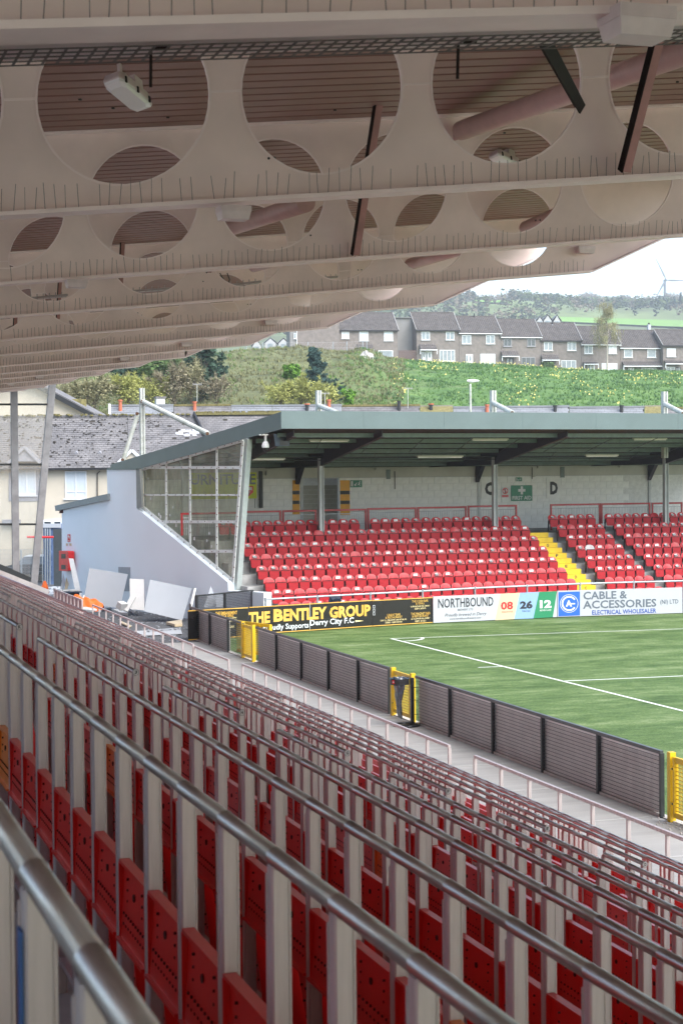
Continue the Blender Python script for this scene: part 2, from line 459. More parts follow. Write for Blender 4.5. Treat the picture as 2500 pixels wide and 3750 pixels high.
for k, (y, z0, xt) in enumerate(zip(RY, RZ0, RXT)):
    th = .014; x0 = -4.2
    zc = WEB / 2 + .01
    mb = hole_web(x0, xt, PIT, PH, RAD, y, z0 + .018, th, WEB)
    # tapering nose
    put = lambda x, z: Vector((x, y - th / 2, z0 + SL * x + z + .018))
    mb.prism([put(xt, 0), put(xt + 2.0, .70), put(xt + 2.0, WEB), put(xt, WEB)], (0, th, 0))
    rf = mb.build('cellular_beam', M['beam'], roof)
    mb = MB(); mb.bar((x0, y, z0 + SL * x0), (xt, y, z0 + SL * xt), .20, .026)
    mb.bar((xt, y, z0 + SL * xt), (xt + 2.0, y, z0 + SL * (xt + 2.0) + .70), .20, .022)
    fl = mb.build('bottom_flange', M['beam2'], rf)
    mb = MB(); mb.bar((x0, y, z0 + SL * x0 + WEB + .03), (xt + 2.0, y, z0 + SL * (xt + 2.0) + WEB + .03), .20, .022); mb.build('top_flange', M['beam2'], rf)
    if k < 7:  # lighter ring added round each opening, an edge highlight put into colour
        mb = MB(); cx_ = PH - PIT * 4; N = 40
        while cx_ < xt - RAD:
            if cx_ - RAD > x0 + .1 and cx_ + RAD < xt:
                for i in range(N):
                    a, b = 2 * pi * i / N, 2 * pi * (i + 1) / N
                    q_ = lambda r, t, yy: Vector((cx_ + r * math.cos(t), yy, z0 + .018 + SL * (cx_ + r * math.cos(t)) + WEB / 2 + r * math.sin(t)))
                    mb.quad(q_(RAD - .002, a, y - th / 2 - .004), q_(RAD - .002, b, y - th / 2 - .004), q_(RAD + .012, b, y - th / 2 - .004), q_(RAD + .012, a, y - th / 2 - .004))
                    mb.quad(q_(RAD - .002, a, y - th / 2 - .004), q_(RAD - .002, a, y + th / 2 + .004), q_(RAD - .002, b, y + th / 2 + .004), q_(RAD - .002, b, y - th / 2 - .004))
            cx_ += PIT
        mb.build('rim_highlights', M['beam2'], rf, kind='stuff')
    if k < 6:  # welded seams across the posts between openings, pairs of bolt holes
        mb = MB(); x = PH - PIT / 2
        while x < xt:
            if x > x0: mb.bar((x - .103, y - th / 2 - .002, z0 + .018 + SL * (x - .103) + zc), (x + .103, y - th / 2 - .002, z0 + .018 + SL * (x + .103) + zc), .006, .016)
            x += PIT
        mb.build('weld_seam', M['beam2'], rf)
        mb = MB()
        for x in (3.1, 3.14) if k == 1 else (4.6 + k * .3, 7.7, 7.75):
            zz = z0 + SL * x + .27
            mb.tube([(x, y - th / 2 - .003, zz), (x, y - th / 2 + .002, zz)], .009, 8)
        mb.build('bolt_hole', M['black'], rf)
    if k < 11:  # bird spikes along the flange
        mb = MB(); x = 0.2 if k > 2 else -.2; sp = .068; n = 0
        fr = .0017 + .00025 * k
        while x < xt - .15:
            if R_.random() > .10:
                lean = R_.gauss(0, .010); hh = R_.uniform(.13, .175); bz = z0 + SL * x + .012
                yy = y - .06 + R_.uniform(-.01, .01)
                mb.bar((x, yy, bz), (x + lean, yy - .01, bz + hh), fr * 1.6, fr * 1.6)
            x += sp * R_.uniform(.8, 1.2)
        o = mb.build('bird_spikes', M['spike'], rf); o['kind'] = 'stuff'
# roof sheets, one corrugated bay between each two beams
def z0i(y):
    if y <= RY[0]: return RZ0[0] + (y - RY[0]) * .03
    for i in range(len(RY) - 1):
        if y <= RY[i + 1]: return lerp(RZ0[i], RZ0[i + 1], (y - RY[i]) / (RY[i + 1] - RY[i]))
    return RZ0[-1]
edges = [-18.4, -12.5, -6.7, -.8] + RY + [77.6]
def xe(y_):
    if y_ <= RY[0]: return RXT[0] + 2.05
    for i in range(len(RY) - 1):
        if y_ <= RY[i + 1]: return lerp(RXT[i], RXT[i + 1], (y_ - RY[i]) / (RY[i + 1] - RY[i])) + 2.05
    return RXT[-1] + 2.05
for y in edges[:4]:
    mb = MB(); mb.prism([Vector((-4.2, y, z0i(y) - .41)), Vector((11.4, y, z0i(y) + 1.12)), Vector((13.4, y, z0i(y) + 2.02)), Vector((13.4, y, z0i(y) + 2.70)), Vector((-4.2, y, z0i(y) + .97))], (0, .02, 0)); mb.build('solid_beam', M['beam'], roof)
for k in range(len(edges) - 1):
    ya, yb = edges[k] + .0, edges[k + 1] - .0
    n = max(2, round((yb - ya) / .333)); st = (yb - ya) / n
    prof = []
    for i in range(n):
        y = ya + i * st
        prof += [(y, 0), (y + st - .075, 0), (y + st - .06, .07), (y + st - .015, .07)]
    prof.append((yb, 0))
    mb = MB(); xa = -4.2
    for (p, q) in zip(prof, prof[1:]):
        def dz(x, y_, h): return Vector((x, y_, z0i(y_) + SL * x + WEB + .045 + h))
        mb.quad(dz(xa, p[0], p[1]), dz(xe(p[0]), p[0], p[1]), dz(xe(q[0]), q[0], q[1]), dz(xa, q[0], q[1]))
        mb.quad(dz(xa, p[0], p[1] + .05), dz(xa, q[0], q[1] + .05), dz(xe(q[0]), q[0], q[1] + .05), dz(xe(p[0]), p[0], p[1] + .05))
    mb.build('roof_sheet', M['deck'], roof)
    if 4 <= k < 9:
        mb = MB()
        for i in range(10):
            x, y = R_.uniform(1, 10), R_.uniform(ya + .5, yb - .5)
            zz = z0i(y) + SL * x + WEB + .04
            mb.tube([(x, y, zz), (x, y, zz - .012)], .016, 6)
        mb.build('fixing_screw', M['black'], roof)
mb = MB()
for (ya, yb) in zip(edges, edges[1:]):
    mb.bar((xe(ya), ya, z0i(ya) + SL * xe(ya) + WEB - .05), (xe(yb), yb, z0i(yb) + SL * xe(yb) + WEB - .05), .03, .3)
mb.build('eaves_trim', M['beam2'], roof)
# angle struts from the roof sheet down to the bottom flanges
def strut(bp, tp, k, name='angle_strut', w_=.07, m=None):
    b = at(*bp, Y=RY[k] - .10)
    t = at(*tp, X=b.x + .02)
    if t.y < RY[k - 1] - 1.5 or t.y > RY[k]: t = at(*tp, Y=RY[k] - 3.2)
    mb = MB(); mb.bar(b + Vector((0, 0, .02)), t, w_, .012, up=(0, 1, .4)); a = mb.build(name, m or M['brace'], roof)
    mb = MB(); mb.bar(b + Vector((-w_ / 2 - .006, -.02, .02)), t + Vector((-w_ / 2 - .006, -.02, 0)), .012, w_ * .8, up=(0, 1, .4)); mb.build('strut_leg', M['brace_dark'], a)
    return a
strut((2287, 640), (2418, 110), 1, w_=.085)
strut((1302, 942), (1388, 372), 2, w_=.085)
strut((765, 1003), (830, 640), 3); strut((440, 1106), (452, 860), 4); strut((214, 1172), (222, 1020), 5)
strut((55, 1230), (62, 1110), 5); strut((50, 1330), (44, 1285), 8)
strut((2130, 410), (1978, 118), 1, name='raking_strut', m=M['brace_dark'])

# roof bracing tubes
def tube_brace(a, ka, b, kb, r=.1, yb=None):
    A = at(*a, Y=RY[ka] - .25); B = at(*b, Y=yb or RY[kb] + .35)
    mb = MB(); mb.tube([A, B], r, 20); t = mb.build('bracing_tube', M['pipe'], roof, smooth=False)
    for p in t.data.polygons: p.use_smooth = len(p.vertices) == 4
    mb = MB(); d = (B - A).normalized(); mb.bar(A - d * .22, A + d * .02, .02, .16); mb.build('end_plate', M['pipe'], t)
    mb = MB(); q = A - d * .16; mb.tube([q + Vector((0, -.035, -.02)), q + Vector((0, .03, -.02))], .022, 8); mb.build('end_bolt', M['black'], t)
tube_brace((1688, 478), 2, (2580, 165), 1)
tube_brace((838, 838), 3, (1120, 742), 2)
tube_brace((1925, 835), 3, (2110, 757), 2, yb=19.6)
tube_brace((1500, 968), 4, (1700, 905), 3)
tube_brace((930, 975), 4, (1080, 930), 3)
# wire cable basket behind the nearest beam
mb = MB(); y0 = RY[0] + .13
mb.prism([Vector((-.5, y0, RZ0[0] - SL * .5 - .004)), Vector((9, y0, RZ0[0] + SL * 9 - .004)), Vector((9, y0 + .21, RZ0[0] + SL * 9 - .004)), Vector((-.5, y0 + .21, RZ0[0] - SL * .5 - .004))], (0, 0, .004)); mb.build('cable_tray_floor', M['lightbody'], roof); mb = MB()
for j in range(5):
    yy = y0 + j * .052; mb.bar((-.5, yy, RZ0[0] - SL * .5 - .02), (9, yy, RZ0[0] + SL * 9 - .02), .009, .003)
x = -.5
while x < 9:
    zz = RZ0[0] + SL * x - .016; mb.bar((x, y0, zz - .003), (x, y0 + .21, zz - .003), .008, .003)
    x += .045
mb.build('cable_basket', mat('zinc_wire', (.10, .085, .08), .5, metal=.3), roof)
for x, y in ((2.2, RY[0] + .25), (1.15, RY[0] + .2)):
    mb = MB(); zz = RZ0[0] + SL * x; mb.bar((x, y, zz), (x + .12, y + .22, zz + .16), .045, .03); mb.bar((x - .02, y + .05, zz - .0), (x - .02, y + .06, zz - .12), .008, .008); mb.build('basket_bracket', M['brace_dark'], roof)
# hanging black cables
mb = MB()
for (a, b) in (((795, 1000), (790, 1032)), ((805, 1000), (818, 1046)), ((832, 1000), (835, 1046))):
    p, q = at(*a, Y=25.0), at(*b, Y=25.0)
    mb.tube([p, (p + q) / 2 + Vector((.03, 0, 0)), q], .008, 6)
mb.build('hanging_cable', M['cable'], roof)
# cable trays seen through the lower openings
for a, b, Y_ in (((838, 1046), (950, 1033), 25.5), ((460, 1070), (620, 1058), 25.5), ((110, 1094), (245, 1082), 25.5), ((1185, 1018), (1240, 1014), 31.0)):
    p, q = at(*a, Y=Y_), at(*b, Y=Y_); mb = MB(); mb.bar(p, q, .22, .03); n = int((q - p).length / .09)
    for i in range(n): c = p.lerp(q, i / n); mb.bar(c + Vector((0, -.115, -.03)), c + Vector((0, -.115, .05)), .012, .012)
    mb.build('cable_tray', mat('tray_zinc', (.42, .38, .37), .45, metal=.3), roof)

# light fittings
def bulkhead(px, py, Y_, label, wd, hh, dp=.16):
    c = at(px, py, Y=Y_); t = thing('bulkhead_light', label, 'light', c, 0, 'box lights under the roof beams')
    mb = MB(); mb.prism([c + Vector(p) for p in ((-wd / 2, -dp / 2, hh / 2), (wd / 2, -dp / 2, hh / 2), (wd / 2, dp / 2, hh / 2), (-wd / 2, dp / 2, hh / 2))], (0, 0, -hh * .45))
    mb.build('housing', M['lightbody'], t)
    mb = MB(); k = .88
    mb.add([c + Vector(p) for p in ((-wd / 2 * .97, -dp / 2 * .97, hh * .05), (wd / 2 * .97, -dp / 2 * .97, hh * .05), (wd / 2 * .97, dp / 2 * .97, hh * .05), (-wd / 2 * .97, dp / 2 * .97, hh * .05),
                                    (-wd / 2 * k, -dp / 2 * .8, -hh / 2), (wd / 2 * k, -dp / 2 * .8, -hh / 2), (wd / 2 * k, dp / 2 * .8, -hh / 2), (-wd / 2 * k, dp / 2 * .8, -hh / 2))],
           [(0, 1, 5, 4), (1, 2, 6, 5), (2, 3, 7, 6), (3, 0, 4, 7), (7, 4, 5, 6)])
    mb.build('diffuser', M['lightbody'], t)
    return t
BL = [(2330, 92, 5.0, .20, .095, 'large box light on the topmost roof beam, at the upper right'), (855, 782, 10.86, .20, .085, 'box light under the second roof beam, beside the pipe'),
      (280, 1040, 16.72, .20, .075, 'box light under the third roof beam, at the left'), (2140, 916, 22.6, .26, .10, 'box light below the beam near the open sky'),
      (990, 1181, 34.3, .26, .10, 'box light under the beam just above the brick houses'), (683, 1262, 40.2, .26, .10, 'small box light under a far beam above the fir tree'),
      (456, 1314, 46.0, .26, .10, 'small box light left of the one above the fir tree'), (146, 1381, 57.8, .28, .10, 'tiny box light above the far glass screen'), (40, 1408, 63.6, .28, .10, 'tiniest box light at the far left end of the roof')]
for px, py, Y_, wd, hh, lb in BL: bulkhead(px, py, Y_ - .04, lb, wd, hh)
def tri_light(px, py, Y_, s_, ang, lb):
    c = at(px, py, Y=Y_); t = thing('emergency_light', lb, 'light', c, 0, 'clear-cased lights fixed to the roof sheets')
    mt = Matrix.Rotation(math.radians(-20), 3, 'X') @ Matrix.Rotation(ang, 3, 'Z')
    L, W, H = .62 * s_, .17 * s_, .10 * s_
    def ring(z, k): return [c + mt @ Vector(p) for p in ((-L / 2 * k, -W / 2 * k + .0, z), (-L / 2 * k + .05, -W / 2 * k - .02, z), (L / 2 * k - .05, -W / 2 * k - .02, z), (L / 2 * k, -W / 2 * k, z), (L / 2 * k, W / 2 * k, z), (L / 2 * k - .05, W / 2 * k + .02, z), (-L / 2 * k + .05, W / 2 * k + .02, z), (-L / 2 * k, W / 2 * k, z))]
    def loft(rings):
        mb = MB(); n = len(rings[0])
        for r in rings: mb.v += r
        for i in range(len(rings) - 1):
            for j in range(n): mb.f.append((i * n + j, i * n + (j + 1) % n, (i + 1) * n + (j + 1) % n, (i + 1) * n + j))
        mb.f.append(tuple(range(n))[::-1]); mb.f.append(tuple(range((len(rings) - 1) * n, len(rings) * n))); return mb
    loft([ring(H, .55), ring(H * .9, .9), ring(H * .2, 1.0), ring(0, 1.0)]).build('housing', M['lightbody'], t)
    loft([ring(0, .97), ring(-H * .25, .94), ring(-H * .5, .72)]).build('diffuser', M['diffuser'], t)
    mb = MB(); mb.box(c + mt @ Vector((L * .2, 0, H * 1.6)), (.12, .10, H * 1.4), mtx=mt); mb.box(c + mt @ Vector((-L * .2, 0, H * 1.8)), (.03, .03, H * 1.8), mtx=mt); mb.build('mounting_bracket', M['lightbody'], t)
    mb = MB()
    for q in (-.35, 0, .35): mb.box(c + mt @ Vector((q * L, -W / 2 - .022, .01)), (.02, .012, .05), mtx=mt)
    mb.build('clip', M['black'], t)
tri_light(470, 345, 13.3, .80, math.radians(48), 'long clear-cased light hanging inside the first round beam opening')
tri_light(1850, 592, 19.6, .80, math.radians(30), 'clear-cased light seen low in the third round opening')
# ================================================================ NEAR STAND TERRACE, RAILS, SEATS
ROWS = [('M', .287, .475), ('L', .92, .75), ('K', 1.60, 1.045), ('J', 2.416, 1.399), ('H', 3.194, 1.728), ('G', 3.997, 2.07), ('F', 4.80, 2.408), ('E', 5.62, 2.753), ('D', 6.46, 3.098), ('C', 7.28, 3.425), ('B', 8.10, 3.763), ('A', 8.92, 4.113)]
RH = 1.05
mb = MB()
xs = [-3.4, -2.6, -1.7, -.9, -.12] ; zprev = []
lv = [(-3.4, 6 - .44 + .34 * 4 - RH), (-2.55, 6 - .44 + .34 * 3 - RH), (-1.75, 6 - .44 + .34 * 2 - RH), (-.95, 6 - .44 + .34 - RH)]
treads = [(x, z) for x, z in lv]
for i, (nm, x, d) in enumerate(ROWS):
    treads.append(((ROWS[i - 1][1] if i else -.38) + .12, 6 - d - RH))
treads.append((9.04, .02 - .02))
for (x, z), (x2, z2) in zip(treads, treads[1:]):
    mb.box(((x + x2) / 2, 38.5, z / 2 - .3), (x2 - x, 79, z + .6))
terr = struct(mb, 'terrace_steps', M['concrete'])
PS = .395
AISLES = [(11.15, 12.10), (24.25, 25.2), (42.9, 43.8)]
END = 76.5
post_me = {}
def post_mesh(h):
    k = round(h, 3)
    if k not in post_me:
        mb = MB(); a, b, c = .018, .018, .004
        pr = [(-a + c, -b), (a - c, -b), (a, -b + c), (a, b - c), (a - c, b), (-a + c, b), (-a, b - c), (-a, -b + c)]
        mb.prism([Vector((x, y, -h)) for x, y in pr], (0, 0, h - .012))
        # shallow grooves of the extruded profile as raised lips
        mb.box((a + .001, -b + .004, -h / 2 - .01), (.004, .006, h - .04)); mb.box((-a - .001, b - .004, -h / 2 - .01), (.004, .006, h - .04))
        mb.prism([Vector((a - .001, -.005, -.014)), Vector((a + .016, -.005, -.018)), Vector((a - .001, -.005, -.034))], (0, .01, 0))
        me = mb.mesh('post', M['post']); post_me[k] = me
    return post_me[k]
cap_me = None
def end_cap(letter, p, parent):
    mb = MB(); mb.tube([p + Vector((0, .0, 0)), p + Vector((0, -.010, 0))], .0235, 20); c = mb.build('end_plate', mat('cap_plate', (.55, .53, .52), .45, var=.05), parent)
    mb = MB(); n = 28
    for r0, r1, yy in ((.0215, .0235, -.0125),):
        for i in range(n):
            a, b = 2 * pi * i / n, 2 * pi * (i + 1) / n
            mb.quad(*[p + Vector((r * math.cos(t), yy, r * math.sin(t))) for r, t in ((r0, a), (r0, b), (r1, b), (r1, a))])
    mb.build('plate_ring', M['black'], c)
    text(letter, 'row_letter', M['black'], c, p + Vector((0, -.0105, 0)), Vector((1, 0, 0)), Vector((0, 0, 1)), -.009, .009, -.0115, .0115, off=.003, bold=.02)
SEAT_SPOTS = []
seg_names = ['nearest stretch', 'stretch between the first two aisles', 'stretch between the second and third aisles', 'farthest stretch']
for ri, (nm, X, d) in enumerate(ROWS):
    z = 6 - d
    segs = []
    y0 = .55 if X < 1 else max(.6, 1.35 * X)
    for a, b in AISLES: segs.append((y0, a)); y0 = b
    segs.append((y0, END - (11 - ri) * .0))
    for si, (ya, yb) in enumerate(segs):
        if X < .5 and ya > 3: continue
        if X < 1.3 and ya > 11: continue
        lab = f'round steel rail of row {nm}, {seg_names[si]}' if ri >= 2 else ('blurred steel rail closest of all, cutting across the lower left corner' if ri == 0 else 'thick steel rail running from the left edge to the bottom')
        if ri == 0: yb = 8.0
        if si >= 1 and ri >= 2: lab = f'round steel rail with letter {nm} plate, {seg_names[si]}'
        t = thing('seat_rail', lab, 'handrail', (X, ya, z), 0, 'steel rails above the red seats')
        r = .0185 if ri else .0185
        # posts are counted from the aisle end so that the spacing closes there
        if si == 0: pys = []; q = yb - .03; 
        else: pys = []; q = yb - .03
        while q > ya - .001: pys.append(q); q -= PS
        pys = pys[::-1]
        if si > 0: pys[0] = ya + .02
        pts = []; rs = []
        yy = ya
        def P_(y_, rr): pts.append((X, y_, z)); rs.append(rr)
        P_(ya, r)
        near = ya < 26
        if near or si == 2:
            for q in pys:
                if q - .028 > ya and q + .03 < yb:
                    P_(q + .012, r); P_(q + .013, r * 1.045); P_(q + .026, r * 1.045); P_(q + .027, r)
        nn = 14 if (ya < 12 and ri < 6) else (10 if near else 6)
        P_(yb - .045, r)
        # far end turns down into its post
        for k_ in range(1, 5):
            a_ = k_ / 4 * pi / 2
            pts.append((X, yb - .045 + .04 * math.sin(a_), z - .04 * (1 - math.cos(a_)))); rs.append(r)
        mb = MB(); mb.tube(pts, rs, nn); o = mb.build('rail_tube', M['rail'], t)
        for p in o.data.polygons: p.use_smooth = len(p.vertices) == 4
        if si in (1, 2, 3) and ri >= 2: end_cap(nm, Vector((X, ya, z)), t)
        pm = post_mesh(RH)
        rest = MB(); nrest = 0
        for q in pys:
            if q < ya: continue
            if q < 27: link('post', pm, t, (0, q - ya, 0))
            if ri == 0: mb = MB(); mb.box((X - .0205, q, z - .56), (.003, .030, 1.0)); mb.build('blue_reflection', mat('blue_reflection_tint', (.03, .10, .28), .5), t)  # blue reflection on the post side, painted as a thin plate
            if q >= 27:
                rest.box((X, q, z - RH / 2 - .01), (.036, .036, RH - .02)); nrest += 1
            SEAT_SPOTS.append((X, q, z, nm, si)) if q + PS < yb else None
            if ri >= 8 or q < 27:
                # every fifth bay has a second slim stay behind the post
                pass
        if nrest: rest.build('posts', M['post'], t, kind='stuff')
# slim stays (round-edged bright bars) standing between some bays
stay = MB()
# flip seats
def seat_proto(X, y, z, nm, orange=False):
    t = thing('folding_seat', 'x', 'seat', (X, y, z), 0, 'red folding seats under the steel rails')
    c = Vector((X, y + PS / 2, z)); w2 = PS / 2 - .020
    mb = MB(); zt, zb = -.335, -.545
    pr = []
    def pan(mb, x, za, zb_, xb, th, w_):
        vs = []
        for zz, xx in ((za, x), (zb_, xb)):
            for yy in (-w_, w_):
                vs += [c + Vector((xx - th / 2, yy, zz)), c + Vector((xx + th / 2, yy, zz))]
        # order: (za,-w,-),(za,-w,+),(za,+w,-),(za,+w,+),(zb..)
        mb.add(vs, [(0, 1, 3, 2), (4, 6, 7, 5), (0, 2, 6, 4), (1, 5, 7, 3), (0, 4, 5, 1), (2, 3, 7, 6)])
    pan(mb, 0.002, zt, zb, -.012, .012, w2)
    mb.box(c + Vector((-.004, 0, zt + .003)), (.03, 2 * w2, .010)); mb.box(c + Vector((-.016, 0, zb - .003)), (.03, 2 * w2, .008))
    for s_ in (-1, 1): pan_ = mb.box(c + Vector((-.005, s_ * (w2 - .004), (zt + zb) / 2)), (.032, .008, .21))
    bk = mb.build('backrest', M['orange'] if orange else M['seat'], t)
    mb = MB()
    for i in range(9):
        for zz in (-.47, -.50):
            y_ = (i - 4) * .033; mb.tube([c + Vector((-.0135 if zz > -.48 else -.0155, y_, zz)), c + Vector((-.0175, y_, zz))], .0042, 5)
    for i in (-1, 1):
        for k_ in range(3): mb.tube([c + Vector((-.006, i * .10, -.37 - k_ * .03)), c + Vector((-.0125, i * .10, -.37 - k_ * .03))], .004, 5)
    mb.tube([c + Vector((-.006, .01, -.402)), c + Vector((-.0125, .01, -.402))], .011, 8)
    mb.build('vent_holes', M['hole'], bk)
    mb = MB(); pan(mb, .055, -.55, -.90, .115, .03, w2 - .01)
    mb.add([c + Vector((.02, -w2, -.56)), c + Vector((.06, -w2, -.56)), c + Vector((.12, -w2, -.93)), c + Vector((.06, -w2, -.93)),
            c + Vector((.02, -w2 + .012, -.56)), c + Vector((.06, -w2 + .012, -.56)), c + Vector((.12, -w2 + .012, -.93)), c + Vector((.06, -w2 + .012, -.93))],
           [(0, 1, 2, 3), (7, 6, 5, 4), (0, 3, 7, 4), (1, 5, 6, 2), (0, 4, 5, 1), (3, 2, 6, 7)])
    pn = mb.build('seat_pan', M['seat'], t)
    mb = MB()
    for i in range(5):
        for k_ in range(5): mb.tube([c + Vector((.047 + k_ * .009 - .004, (i - 2) * .05, -.61 - k_ * .055)), c + Vector((.039 + k_ * .009 - .004, (i - 2) * .05, -.61 - k_ * .055))], .0045, 5)
    mb.build('vent_holes', M['hole'], pn)
    mb = MB(); mb.box(c + Vector((.04, 0, -.93)), (.10, 2 * w2, .02)); mb.tube([c + Vector((.0, -w2, -.56)), c + Vector((.0, w2, -.56))], .009, 6); mb.build('hinge_bar', M['post'], t)
    return t
SEAT_SPOTS.sort(key=lambda s_: (s_[0] ** 2 + s_[1] ** 2) ** .5)
def in_view(p):
    c = p - CAM; zf = c.dot(cf)
    if zf < .3: return False
    u_, v_ = CX + F_PX * c.dot(cr) / zf, CY + F_PX * c.dot(cd) / zf
    return -300 < u_ < 2800 and -300 < v_ < 4500
vis = [s_ for s_ in SEAT_SPOTS if in_view(Vector((s_[0], s_[1] + .2, s_[2] - .45)))]
rowseq = {}
near_s, rest_s = vis[:290], [s_ for s_ in vis[290:] if s_[1] < 76]
near_s.sort(key=lambda s_: (s_[3], s_[1]))
pr_red = pr_or = None; done = 0
for (X, y, z, nm, si) in near_s:
    k = rowseq[(nm, si)] = rowseq.get((nm, si), 0) + 1
    org_ = (si == 0 and R_.random() < .06) or R_.random() < .02
    where = 'before the first aisle' if si == 0 else 'past the first aisle'
    lb = f"{'orange' if org_ else 'red'} folding seat in row {nm}, {ordn(k)} from the near end {where}"
    loc = (X, y, z)
    if org_:
        if pr_or is None: pr_or = seat_proto(X, y, z, nm, True); pr_or['label'] = lb
        else: dup(pr_or, loc, label=lb)
    else:
        if pr_red is None: pr_red = seat_proto(X, y, z, nm); pr_red['label'] = lb
        else: dup(pr_red, loc, label=lb)
mb = MB()
for (X, y, z, nm, si) in rest_s:
    c = Vector((X, y + PS / 2, z)); mb.box(c + Vector((0, 0, -.44)), (.02, PS - .04, .21)); mb.box(c + Vector((.08, 0, -.73)), (.03, PS - .05, .34))
tag(mb.build('distant_seats', M['seat'], kind='stuff'), 'distant red folding seats glimpsed between the far rails', 'seats')

# front guard rail of flat steel beside the path
def guard(x0, x1, n, label, z=1.10, X=11.4, top=True, drop=None, w_=.07):
    A, B = at(x0, 0, X=X), at(x1, 0, X=X)
    ya, yb = A.y, B.y
    if ya > yb: ya, yb = yb, ya
    t = thing('guard_rail', label, 'guard rail', (X, ya, 0), 0, 'low steel guard rails beside the path')
    mb = MB(); mb.bar((X, ya, z), (X, yb, z), .05, .05); mb.build('top_bar', M['post'], t)
    mb = MB(); mb.box((X, ya, z / 2 - .015), (.05, .05, z - .03)); me = mb.mesh('post', M['post'], Matrix.Translation((X, ya, 0)))
    for i in range(n + 1): link('post', me, t, (0, (yb - ya) * i / n, 0))
    return t
M['gpost'] = M['post']
for (x0, x1, n, lb) in ((313, 683, 12, 'low steel guard rail beside the asphalt, behind the far seats'), (863, 1624, 13, 'long low steel guard rail in the middle of the path'), (1718, 2760, 8, 'low steel guard rail nearest, at the right edge of the path')):
    guard(x0, x1, n, lb)
t = guard(683 + 4, 813, 1, 'thin low handrail filling the gap before the far yellow gate', z=1.04, X=11.46)
# balustrade with panels at the far end
pA, pB = at(172, 0, X=11.4), at(275, 0, X=11.4); yb, ya = pA.y, pB.y
t = thing('panelled_balustrade', 'short pinkish metal balustrade with upright panels left of the orange jacket', 'balustrade', (11.4, ya, 0))
mb = MB(); mb.bar((11.4, ya, 1.12), (11.4, yb, 1.12), .06, .06); mb.build('top_bar', M['post'], t)
n = 8
for i in range(n):
    y_ = lerp(ya, yb, (i + .5) / n); mb = MB(); mb.box((11.4, y_, .6), (.03, (yb - ya) / n * .62, .95)); mb.build('panel', M['redframe'] if 0 else mat('pink_panel', (.45, .28, .27), .5), t)
for i in range(n + 1): mb = MB(); mb.box((11.4, lerp(ya, yb, i / n), .55), (.05, .05, 1.1)); mb.build('post', M['post'], t)
# ================================================================ FENCE ALONG THE PATH
FX = 14.46; FH = 1.14
def fy(px): return at(px, 0, X=FX).y
def mesh_panel(L, H, mb=None, hstep=.070, vstep=.042, tw=.004, th=.007):
    mb = MB(); n = int(H / hstep)
    for i in range(n + 1):
        z = H * i / n; mb.box((0, L / 2, z), (.012, L, th))
    k = int(L / vstep)
    for i in range(k + 1): mb.box((.006, L * i / k, H / 2), (tw, tw, H))
    return mb
fence = thing('perimeter_fence', 'long black steel mesh fence between the path and the pitch', 'fence', (FX, 40, 0))
def fpost(y, h=FH - .012, w_=.075):
    mb = MB(); mb.box((FX, y, h / 2), (w_, w_ * .8, h)); return mb.build('post', M['fence'], fence)
posts_main = [2407, 2174, 1968.5, 1785, 1626, 1503]
posts_far = [1404, 1288, 1179, 1079.5, 987.7, 915]
posts_end = [811, 743, 674]
def run(pxs, back=True, kerbgap=False):
    ys = [fy(p) for p in pxs]
    for i, y_ in enumerate(ys):
        if not (i == len(ys) - 1 and pxs is not posts_end): fpost(y_)
    for a, b in zip(ys, ys[1:]):
        lo, hi = min(a, b) + .045, max(a, b) - .045; L = hi - lo
        mb = MB(); 
        H = 1.00
        pm = mesh_panel(L, H)
        pm.v = [v + Vector((FX, lo, .055)) for v in pm.v]
        p = pm.build('mesh_panel', M['fence'], fence)
        if back:
            l2 = lo + (.17 if a == ys[0] and pxs is posts_main else -.044)
            mb = MB(); mb.box((FX + .07, (l2 + hi + .044) / 2, .575), (.012, hi + .044 - l2 , 1.08)); mb.build('backing_board', M['backing'], fence)
        mb = MB(); mb.box((FX, (a + b) / 2, FH), (.07, abs(b - a) - .004, .062)); mb.build('top_rail', M['fencetop'], fence)
        mb = MB(); mb.box((FX + .02, (lo + hi) / 2, .03), (.06, L, .05)); mb.build('kick_strip', M['kerb'], fence)
run(posts_main); run(posts_far)
e2 = [811, 743, 674]
run(posts_end)
mb = MB(); ya_, yb_ = fy(811), fy(868); pm = mesh_panel(yb_ * -1 + ya_ - .1, 1.0); pm.v = [v + Vector((FX, yb_ + .05, .055)) for v in pm.v]; pm.build('mesh_panel', M['fence'], fence)
mb = MB(); mb.box((FX, (ya_ + yb_) / 2, FH), (.07, ya_ - yb_ - .01, .062)); mb.build('top_rail', M['fencetop'], fence)
mb = MB(); ye = fy(674)
for q in (0, .22, .42): mb.box((FX + .0 + q * .2, ye + .05 + q, .62), (.06, .06, 1.24))
mb.build('end_posts', M['fence'], fence, kind='stuff')
mb = MB(); q = fy(2430)
pm = mesh_panel(.12, 1.0); pm.v = [v + Vector((FX, fy(2425) - .02, .055)) for v in pm.v]
